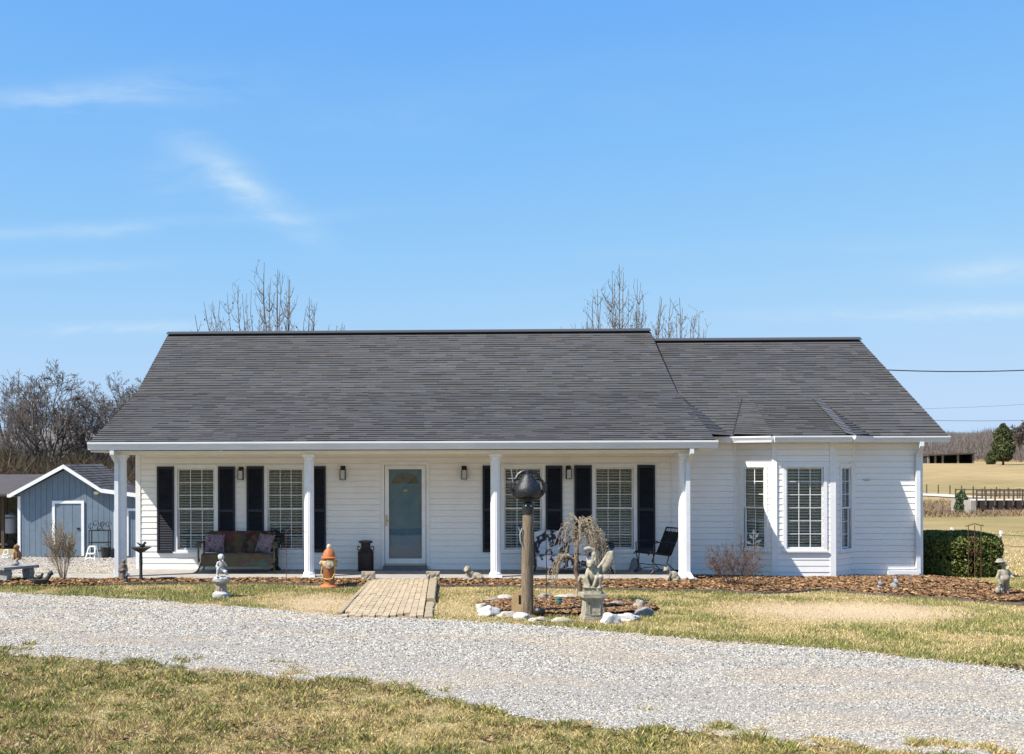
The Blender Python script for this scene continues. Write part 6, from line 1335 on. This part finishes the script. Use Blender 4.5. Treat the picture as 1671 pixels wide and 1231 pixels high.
def rock(px,py,wpx,hpx,label,mt,seed,rz=0,el=1.5):
    p,m=place(px,py); w=wpx*m/2; fl=max(hpx*m/(w/el*1.55),.25); o=link('rock',icorock(w/el,seed,fl,el),mt,None,Matrix.Translation((p.x,p.y+w*.3,p.z+hpx*m*.22))@Matrix.Rotation(R_(rz),4,'Z'),smooth=38); tag(o,label,'rock','rocks ringing the bell post bed'); return o
M_rockw=mat('white_limestone',(0.56,0.55,0.53),0.95,(0.36,0.34,0.31),7,.6,25); M_rockg=mat('grey_rock',(0.30,0.27,0.24),0.95,(0.16,0.14,0.12),7,.6,25)
for a in [(797,1005,40,17,'broad white rock at the front left of the bell post ring',M_rockw,1,8),(786,996,26,14,'pale rock turned on edge at the far left of the ring',M_rock,2,60),(806,985,34,10,'dark hollow topped rock behind the broad white one',M_rockg,3,25),(826,981,34,11,'flat pale rock behind the slotted tan block',M_rock,4,15),(830,1007,32,10,'low cream rock between the broad white rock and the slotted block',M_rock,5,-12),(853,1010,30,11,'low white rock in front of the wooden bell post',M_rockw,6,0),
          (880,1015,30,8,'flat tan rock nearly sunk in the grass in front of the black kettle',M_rock,7,0),(915,1015,34,7,'flat rock sunk in the grass just left of the gargoyle pedestal',M_rock,8,5),(996,1017,32,19,'pointed grey white rock right of the gargoyle pedestal',M_rockw,9,10),(1024,1013,38,14,'long white rock between the pointed rock and the right end rocks',M_rockw,10,-8),(1052,1006,30,16,'grey rock at the right end of the ring, lower one',M_rockg,11,0),(1044,995,24,18,'knobbly grey rock at the right end of the ring, upper one',M_rock,12,30),
          (1010,990,40,9,'low dark rock behind the right half of the ring',M_rockg,13,-6),(890,978,26,11,'dark grey rock behind the kettle at the back of the ring',M_rockg,14,20),(925,977,40,7,'flat tan rock at the back of the ring left of the weeping tree',M_rock,15,0),(985,985,30,8,'flat brown rock at the back of the ring right of the weeping tree',M_rock,16,0)]: rock(*a)
for a in [(848,952,28,6,'flat white stone lying in the mulch behind the bell post',M_rockw,20,0,2.2),(903,956,22,9,'dark purple rock in mulch left of the weeping tree',M_rockg,21,0,1.4),(1150,957,26,7,'flat tan stone in the mulch right of the downspout extension',M_rock,22,0,2.0),(1160,961,24,5,'thin flat stone lying below the tan one in the mulch',M_rock,23,0,2.2),(175,953,14,5,'small round dark stone in mulch left of the robed statue',M_rockg,24,0,1.4),(1400,955,20,8,'grey stone leaning at the bay corner by the wing wall',M_rockg,25,0,1.5)]:
    o=rock(*a); o['group']='stones lying in the mulch beds'
# ------------------------------------------------------------------ dinner bell on its post, things in the ring
def bell():
    p,m=place(861,1003); h=(1003-838)*m; root=thing('dinner_bell','black cast iron dinner bell on a weathered wooden post in the rock ring','bell',tuple(p)); r=random.Random(3)
    n=14; vs=[]; Z=[-.1,.15,.4,.7,1.0,1.3,h-.04,h]
    for z in Z:
        for j in range(n): q=2*math.pi*j/n; rr=(.098-.012*z/h)*(1+r.uniform(-.06,.06)) if z<h else .078; vs.append((rr*math.cos(q)-.0*z+.012*(z-.8),rr*math.sin(q),z))
    mb=MB(); k=len(Z); mb.add(vs,[(i*n+j,i*n+(j+1)%n,(i+1)*n+(j+1)%n,(i+1)*n+j) for i in range(k-1) for j in range(n)]+[tuple((k-1)*n+j for j in range(n))]); post=build('post',mb,M_oldwood,root,smooth=40)
    tx=.012*(h-.8); u=m  # photo pixel in metres at the post
    B=Matrix.Translation((tx,0,h))
    mb=MB(); mb.lathe([(9.5*u,-2*u),(9.5*u,16*u),(5*u,18*u),(4.5*u,22*u)],18,M=B); build('socket',mb,M_black,root,smooth=40)
    mb=MB()  # cradle: open U
    U=[(27*u*math.sin(a),0,(42-20*math.cos(a))*u) for a in [math.radians(d) for d in range(-112,113,14)]]
    mb.tube([B@Vector(q) for q in U],[3.6*u]*len(U),6); build('cradle',mb,M_black,root,smooth=50)
    mb=MB(); Y=[(-25*u,0,50*u),(-20*u,0,54*u),(-15.5*u,0,63*u),(-9*u,0,67*u),(0,0,68.5*u),(9*u,0,67*u),(15.5*u,0,63*u),(20*u,0,54*u),(25*u,0,50*u)]
    mb.tube([B@Vector(q) for q in Y],[2.2*u,2.6*u,2.6*u,2.8*u,3.2*u,2.8*u,2.6*u,2.6*u,2.2*u],6); build('yoke',mb,M_black,root,smooth=50)
    mb=MB(); mb.lathe([(17*u,26*u),(20*u,27.5*u),(21.8*u,32*u),(22*u,37*u),(20.4*u,42.5*u),(17*u,48*u),(13.4*u,53*u),(10.8*u,57*u),(8.5*u,61*u),(5*u,64*u),(0,65*u)],28,M=B); mb.lathe([(4.5*u,63*u),(4*u,69*u),(0,70.5*u)],12,M=B); build('bell',mb,M_bell,root,smooth=40)
    mb=MB(); mb.ell(B@Vector((0,0,25*u)),(4*u,4*u,4*u)); mb.tube([B@Vector((0,0,27*u)),B@Vector((0,0,48*u))],1.2*u,6); build('clapper',mb,M_black,root,smooth=60)
    mb=MB(); mb.tube([B@Vector((-26*u,-.01,34*u)),B@Vector((-24*u,-.02,50*u)),B@Vector((-27*u,-.02,72*u))],[1.6*u,1.4*u,1.1*u],6); mb.tube([B@Vector((-32*u,-.02,56*u)),B@Vector((-20*u,-.02,56*u))],1.1*u,5); build('pull_lever',mb,mat('grey_iron',(0.22,0.22,0.22),0.5,metal=.5),root)
    for sx in (-4,4): mb=MB(); mb.ell(B@Vector((sx*u,-9.6*u,12*u)),(1.6*u,1*u,1.6*u),nu=8,nv=6); build('bolt',mb,mat('bolt_grey',(0.35,0.35,0.35),0.4,metal=.6),root)
    mb=MB(); mb.tube([(tx-.07,-.05,h*.66),(tx-.12,-.06,h*.72),(tx-.13,-.06,h*.79),(tx-.10,-.055,h*.85),(tx-.085,-.05,h*.80)],.014,6); mb.tube([(tx-.08,-.05,h*.70),(tx-.15,-.06,h*.86)],.008,5); build('rope_cleat',mb,M_cementg,root,smooth=60)
    q,m2=place(851,1001); w,hh=27*m2,37*m2; root=thing('slotted_block','tan wooden slotted block leaning against the foot of the bell post','block',(q.x-.03,q.y-.10,q.z),R_(-9)); mb=MB()
    x0,x1=-w/2,w/2; sl=(-.02,.035,hh*.42,hh*.82); d0,d1=-.05,.05
    outline=[(x0,0),(x0,hh*.66),(x0+w*.18,hh*.92),(x0+w*.35,hh),(x1-w*.12,hh),(x1,hh*.9),(x1,0)]
    # split the board into pieces round the upright slot
    for poly_ in ([(x0,0),(x0,hh*.66),(x0+w*.18,hh*.92),(x0+w*.35,hh),(sl[0],hh),(sl[0],0)],[(sl[1],0),(sl[1],hh),(x1-w*.12,hh),(x1,hh*.9),(x1,0)],[(sl[0]+.001,0.03),(sl[0]+.001,sl[2]),(sl[1]-.001,sl[2]),(sl[1]-.001,0.03)],[(sl[0]+.001,sl[3]),(sl[0]+.001,hh),(sl[1]-.001,hh),(sl[1]-.001,sl[3])]): mb.prism(poly_,d0,d1)
    mb.box(sl[0],sl[1],.02,.049,sl[2],sl[3]); build('block_body',mb,M_tanstone,root,Matrix.Rotation(R_(-7),4,'X'))
    q,m2=place(878,1006); r_=10*m2; root=thing('kettle','small black iron kettle lying in the mulch right of the bell post','kettle',tuple(q),R_(20)); mb=MB(); mb.lathe([(0,0),(r_*.6,.02*r_),(r_*1.0,.5*r_),(r_*1.02,.95*r_),(r_*.75,1.35*r_),(r_*.7,1.4*r_),(0,1.3*r_)],20,M=Matrix.Rotation(R_(14),4,'Y')); build('body',mb,M_black,root,smooth=50)
    mb=MB(); mb.ell((0.02,0,1.5*r_),(.3*r_,.3*r_,.2*r_)); build('lid_knob',mb,M_black,root,smooth=60); mb=MB(); mb.tube([(r_*.8,0,.8*r_),(r_*1.3,0,1.1*r_),(r_*1.5,0,1.4*r_)],[.2*r_,.15*r_,.1*r_],8); build('spout',mb,M_black,root,smooth=60); mb=MB(); mb.tube([(-.7*r_,0,1.4*r_),(-.5*r_,0,2.0*r_),(.1*r_,0,2.2*r_),(.6*r_,0,1.9*r_),(.75*r_,0,1.3*r_)],.07*r_,6); build('handle',mb,M_black,root)
    for px,py,lab in ((913,990,'green glass insulator standing in the mulch left of the weeping tree'),(952,996,'green glass insulator half hidden at the left edge of the gargoyle pedestal')):
        q,m2=place(px,py); s=15*m2; root=thing('glass_insulator',lab,'insulator',tuple(q)); mb=MB(); mb.lathe([(.42*s,0),(.42*s,.3*s),(.30*s,.34*s),(.30*s,.42*s),(.38*s,.46*s),(.34*s,.62*s),(.22*s,.68*s),(.22*s,.78*s),(.28*s,.82*s),(.22*s,1.0*s),(0,1.02*s)],16); build('body',mb,M_gglass,root,smooth=40)
    for px,py,top,lab in ((891,985,868,'thin black garden rod standing in the ring right of the bell post'),(467,957,866,'thin rusty hook rod in mulch left of the second porch post')):
        q,m2=place(px,py); H=(py-top)*m2; root=thing('garden_rod',lab,'garden rod',tuple(q)); mb=MB(); mb.tube([(0,0,-.05),(.01,0,H*.5),(0,0,H)],.0065,6); mt=M_black if px>800 else M_rust; build('rod',mb,mt,root)
        if px<800: mb=MB(); mb.tube([(0,0,H*.995),(.08,0,H*1.02),(.30,0,H*.985),(.42,.0,H*.975)],.005,5); build('hook',mb,mt,root)
        else: mb=MB(); mb.tube([(0,0,H),(.03,0,H*1.03),(.07,0,H*1.02),(.08,0,H*.98)],.006,5); build('hook',mb,mt,root)
bell()
# ------------------------------------------------------------------ porch furniture
def glider(px0,px1,name,label,seat_m,back_m,frame_m,y,back_top,seat_top,arm_top,arm_m=None,skirt=True):
    x0,x1=at(px0,900,y).x,at(px1,900,y).x; W_=x1-x0; cx=(x0+x1)/2; Zp=lambda py: at((px0+px1)/2,py,y).z; zb,zs,za=Zp(back_top),Zp(seat_top),Zp(arm_top); root=thing(name,label,'glider bench',(cx,y,0)); w=W_/2; iw=w-.10
    # seat and back with rounded edges
    def pad(a0,a1,prof,nm,mt,nx=16):
        mb=MB(); vs=[]; k=len(prof)
        for i in range(nx+1):
            t=i/nx; x=a0+(a1-a0)*t; e=1-.18*(abs(2*t-1)**8); cy_=sum(q[0] for q in prof)/k; cz=sum(q[1] for q in prof)/k
            for (yy,z) in prof: vs.append((x,cy_+(yy-cy_)*e,cz+(z-cz)*e+.004*math.sin(x*23+yy*9)))
        mb.add(vs,[(i*k+j,i*k+(j+1)%k,(i+1)*k+(j+1)%k,(i+1)*k+j) for i in range(nx) for j in range(k)]+[tuple(range(k)),tuple(nx*k+j for j in range(k-1,-1,-1))]); return build(nm,mb,mt,root,smooth=50)
    pad(-iw,iw,[(-.30,zs-.03),(-.28,zs+.01),(.14,zs-.02),(.20,zs-.04),(.20,zs-.09),(-.28,zs-.10)],'seat_cushion',seat_m)
    pad(-iw,iw,[(.13,zs-.01),(.20,zs-.02),(.335,zb-.04),(.33,zb),(.285,zb),(.26,zb-.02)],'back_cushion',back_m)
    if skirt: pad(-iw,iw,[(-.305,zs-.015),(-.295,zs-.01),(-.285,zs-.25),(-.300,zs-.25)],'seat_skirt',seat_m)
    for sx in (-1,1):
        mb=MB(); pts=[(sx*(w-.06),.24,za-.02),(sx*(w-.05),.10,za),(sx*(w-.05),-.20,za+.005),(sx*(w-.05),-.32,za-.02),(sx*(w-.05),-.35,za-.08)]
        for a,b in zip(pts[:-1],pts[1:]):
            a,b=Vector(a),Vector(b); vs=[q+Vector((e*.055,0,f)) for q in (a,b) for e,f in ((-1,-.012),(1,-.012),(1,.012),(-1,.012))]; mb.add(vs,[(0,1,2,3),(7,6,5,4),(0,4,5,1),(1,5,6,2),(2,6,7,3),(3,7,4,0)])
        build('arm',mb,arm_m or frame_m,root)
        mb=MB(); mb.tube([(sx*(w-.05),-.33,za-.03),(sx*(w-.055),-.335,zs-.18),(sx*(w-.07),-.30,.30)],.022,7); build('arm_post',mb,frame_m,root,smooth=60)
        mb=MB(); mb.tube([(sx*(w-.06),.22,za-.03),(sx*(w-.06),.20,zs-.10),(sx*(w-.07),.18,.30)],.020,7); build('arm_post',mb,frame_m,root,smooth=60)
        mb=MB(); mb.tube([(sx*(w-.02),-.40,.02),(sx*(w-.06),-.30,.10),(sx*(w-.09),-.12,.25),(sx*(w-.09),.10,.25),(sx*(w-.06),.26,.10),(sx*(w-.02),.34,.02)],.02,7); build('glider_leg',mb,frame_m,root,smooth=60)
    mb=MB(); mb.box(-w+.07,w-.07,-.29,-.26,.14,.17); mb.box(-w+.07,w-.07,.18,.21,.14,.17); build('base_rail',mb,frame_m,root)
    return root,cx,zs,iw
def pillow(label,x,y,z,size,rz,tilt,mt):
    n=14; vs=[]; 
    for sgn in (1,-1):
        for j in range(n+1):
            for i in range(n+1):
                u,v=i/n*2-1,j/n*2-1; b=(1-abs(u)**2.6)*(1-abs(v)**2.6); k=1-.07*(1-abs(u)**2)*(abs(v)**6)-.0; l=1-.07*(1-abs(v)**2)*(abs(u)**6); vs.append((u*size/2*l,-sgn*(.075*b**.55),v*size/2*k))
    N=(n+1)**2; f=[(j*(n+1)+i,j*(n+1)+i+1,(j+1)*(n+1)+i+1,(j+1)*(n+1)+i) for j in range(n) for i in range(n)]; mb=MB(); mb.add(vs,f+[tuple(N+k for k in reversed(q)) for q in f])
    o=build('throw_pillow',mb,mt,None,Matrix.Translation((x,y,z+size*.48))@Matrix.Rotation(rz,4,'Z')@Matrix.Rotation(tilt,4,'X')@Matrix.Rotation(R_(4),4,'Y'),smooth=60); return tag(o,label,'pillow','paisley pillows on the left glider')
g,gx,gzs,giw=glider(325,455,'porch_glider','vintage metal glider bench with a dark patchwork throw left of the door',M_seat,M_quilt,M_olive,-.62,868,902,885)
pillow('paisley pillow at the left end of the patchwork glider',gx-giw+.22,-.56,gzs-.01,.42,R_(16),R_(-22),M_pillow); pillow('paisley pillow at the right end of the patchwork glider leaning sideways',gx+giw-.20,-.56,gzs-.01,.42,R_(-30),R_(-22),M_pillow)
x=at(449,880,-.30).x; fl=thing('lidded_urn','black lidded urn standing behind the right arm of the left glider','urn',(x,-.22,0)); mb=MB(); mb.lathe([(.11,0),(.12,.02),(.06,.06),(.06,.50),(.15,.58),(.17,.68),(.15,.72),(.19,.74),(.19,.76),(.10,.80),(.04,.86),(0,.88)],18); build('body',mb,M_black,fl,smooth=40)
glider(866,998,'porch_glider','black metal glider bench draped in a white floral throw behind the bell post',M_floral,M_floral,M_black,-.62,867,905,886)
def chair():
    y=-.80; x=at(1068,900,y).x; root=thing('patio_chair','black metal mesh patio chair with scrolled top facing left near the right post','chair',(x,y,0),R_(-66)); w=.25
    M=lambda: MB()
    sling=[(-.30,.43),(-.22,.455),(0,.40),(.20,.37),(.235,.40)]
    mb=MB(); vs=[]; 
    for (yy,z) in sling: vs+= [(-w,yy,z),(w,yy,z)]
    mb.add(vs,[(2*i,2*i+1,2*i+3,2*i+2) for i in range(len(sling)-1)]); o=build('seat',mb,M_mesh,root); o.modifiers.new('t','SOLIDIFY').thickness=.012
    bp=[(.235,.40),(.44,.84)]; top=[(.44,.84),(.475,.92)]
    mb=MB(); mb.add([(-w,*bp[0]),(w,*bp[0]),(w,*bp[1]),(-w,*bp[1])],[(0,1,2,3)]); o=build('backrest',mb,M_mesh,root); o.modifiers.new('t','SOLIDIFY').thickness=.01
    for sx in (-1,1):
        mb=M(); mb.tube([(sx*w,-.33,.40),(sx*w,-.30,.44),(sx*w,-.22,.46),(sx*w,0,.405),(sx*w,.2,.375),(sx*w,.24,.41),(sx*w,.475,.925)],.014,6); build('side_frame',mb,M_black,root,smooth=60)
        mb=M(); mb.tube([(sx*(w+.04),.30,.62),(sx*(w+.06),.10,.66),(sx*(w+.06),-.16,.655),(sx*(w+.06),-.24,.62),(sx*(w+.05),-.24,.44),(sx*(w+.03),-.20,.10),(sx*(w+.03),-.30,.02)],.012,6); build('arm',mb,M_black,root,smooth=60)
        mb=M(); mb.tube([(sx*w,.18,.38),(sx*(w+.01),.12,.22),(sx*(w+.02),.24,.12),(sx*(w+.02),.36,.01)],.012,6); build('leg',mb,M_black,root,smooth=60)
        mb=M(); mb.tube([(sx*w,-.2,.44),(sx*(w+.02),-.22,.10),(sx*(w+.02),-.28,.01)],.012,6); build('leg',mb,M_black,root,smooth=60)
        mb=M(); mb.tube([(sx*(w+.02),-.28,.02),(sx*(w+.02),-.05,.10),(sx*(w+.02),.12,.10),(sx*(w+.02),.36,.02)],.009,5); build('side_stretcher',mb,M_black,root)
    for z,yy in ((.20,-.215),(.17,.13)): mb=M(); mb.tube([(-w,yy,z),(w,yy,z)],.009,5); build('stretcher',mb,M_black,root)
    mb=M(); mb.tube([(-w,.475,.925),(w,.475,.925)],.014,6); mb.tube([(-w,.44,.84),(w,.44,.84)],.009,5); mb.tube([(0,.235,.40),(0,.44,.84)],.008,5); mb.tube([(-w,.27,.47),(w,.27,.47)],.008,5)
    for k in range(4):
        c=-w+.0625*(2*k+1); mb.tube([(c+.035*math.cos(q)*(1),.457+.035*math.sin(q)*.4,.882+.035*math.sin(q)) for q in [t*math.pi/6 for t in range(13)]],.006,5,cap=False)
    build('back_scrolls',mb,M_black,root)
    s=thing('brick_doorstop','small grey wedge shaped stone leaning on the wall left of the patio chair','stone',(at(1036,925,-.25).x,-.25,0),R_(20)); build('wedge',MB().prism([(-.13,0),(.14,0),(.10,.12),(.0,.27),(-.05,.24)],-.05,.05),M_cementg,s)
chair()
def trellis():
    x=at(1592,900,.10).x; y=.14; z0=float(gz(x,y)); m=(y+24.5)/F; H=88*m; w=10*m; root=thing('garden_trellis','narrow rusty iron trellis standing in front of the hedge','trellis',(x,y,z0))
    for sx in (-1,0,1): mb=MB(); mb.tube([(sx*w,0,-.1),(sx*w,0,H*.97)],.009,5); build('upright',mb,M_rust,root)
    mb=MB(); mb.tube([(-w-.06,0,H*.95),(-w,0,H*.97),(0,0,H*1.0),(w,0,H*.97),(w+.03,0,H*.98),(w+.05,0,H*.95)],.01,5); build('top_bar',mb,M_rust,root)
    mb=MB()
    for k in range(3):
        z=H*(.25+.22*k); mb.tube([(-w,0,z),(-w*.4,0,z+.10),(0,0,z),(w*.4,0,z+.10),(w,0,z)],.006,5)
    for sx in (-1,1): mb.tube([(sx*w*(.5+.5*math.cos(t*math.pi/5)),0,H*(.58+.12*math.sin(t*math.pi/5))) for t in range(11)],.006,5,cap=False)
    build('scrolls',mb,M_rust,root)
    q,m=place(1230,957); H=84*m; root=thing('garden_stake','grey metal leaf garden stake by the reddish shrub and bay window','garden stake',tuple(q)); mt=mat('grey_metal',(0.24,0.24,0.25),0.5,metal=.3); mb=MB(); mb.tube([(0,0,-.05),(0,0,H)],.008,6); build('stem',mb,mt,root)
    for k,(a,z,l) in enumerate([(-70,.80,.17),(65,.82,.17),(-35,.88,.15),(40,.90,.15),(0,.94,.16),(-95,.74,.14),(95,.76,.14)]):
        mb=MB(); d=Vector((math.sin(R_(a)),0,math.cos(R_(a)))); e=Vector((d.z,0,-d.x)); b=Vector((0,-.01,H*z)); pts=[b+d*l*.25,b+d*l*.55+e*.028,b+d*l,b+d*l*.55-e*.028]; mb.add([q2 for q2 in pts]+[q2+Vector((0,.008,0)) for q2 in pts],[(0,1,2,3),(7,6,5,4)]+[(i,i+4,(i+1)%4+4,(i+1)%4) for i in range(4)]); mb.tube([b,b+d*l*.3],.005,4); build('leaf',mb,mt,root)
    q,m=place(1487,962); root=thing('garden_hook','short grey metal hook stake in front of the horizontal downspout','garden stake',tuple(q)); H=23*m; mb=MB(); mb.tube([(0,0,-.05),(0,0,H),(-.05,0,H*1.04),(-.3,0,H*1.02)],.007,5); build('rod',mb,mt,root)
trellis()
def shed_things():
    y=14.9; x=at(163,880,y).x; z0=float(gz(x,y)); m=(y+24.5)/F; H=46*m; w=16*m; root=thing('plant_stand','black scrolled metal plant stand against the blue shed','plant stand',(x,y,z0))
    for sx in (-1,1):
        for yy in (-.14,.14): mb=MB(); mb.tube([(sx*w,yy,0),(sx*w,yy,H)],.018,5); build('leg',mb,M_black,root)
    for z in (.25,.55,.98): build('shelf',MB().box(-w,w,-.14,.14,z*H-.015,z*H+.015),M_black,root)
    mb=MB(); r=random.Random(5)
    for k in range(7):
        c=(r.uniform(-w,w),-.0,H*r.uniform(1.0,1.25)); rr=r.uniform(.05,.13); mb.tube([(c[0]+rr*math.cos(t*math.pi/6)*(1-t*.05),c[1],c[2]+rr*math.sin(t*math.pi/6)*(1-t*.05)) for t in range(13)],.011,4)
    for k in range(4): mb.tube([(-w+2*w*k/3,0,H*.98),(-w*.8+1.6*w*k/3+r.uniform(-.1,.1),0,H*1.25)],.010,4)
    build('scrolls',mb,M_black,root)
    x=at(172,905,y-.5).x; p=thing('bucket','black plastic bucket in front of the plant stand by the shed','bucket',(x,y-.5,float(gz(x,y-.5)))); mb=MB(); mb.lathe([(.12,0),(.16,.34),(.165,.36),(.14,.35),(.11,.03),(0,.03)],16); build('body',mb,M_black,p,smooth=40); mb=MB(); mb.tube([(-.16,0,.34),(-.12,0,.44),(0,0,.48),(.12,0,.44),(.16,0,.34)],.01,5); build('handle',mb,M_black,p)
    x=at(182,905,y-.4).x; p=thing('watering_can','dark garden can beside the black bucket near the porch post','watering can',(x,y-.4,float(gz(x,y-.4)))); mb=MB(); mb.lathe([(.12,0),(.12,.28),(.09,.33),(0,.33)],16); build('body',mb,M_greyiron,p,smooth=40); mb=MB(); mb.tube([(.1,0,.1),(.3,0,.36)],.02,6); build('spout',mb,M_greyiron,p); mb=MB(); mb.tube([(-.1,0,.1),(-.22,0,.25),(-.1,0,.4),(.05,0,.36)],.012,5); build('handle',mb,M_greyiron,p)
shed_things()
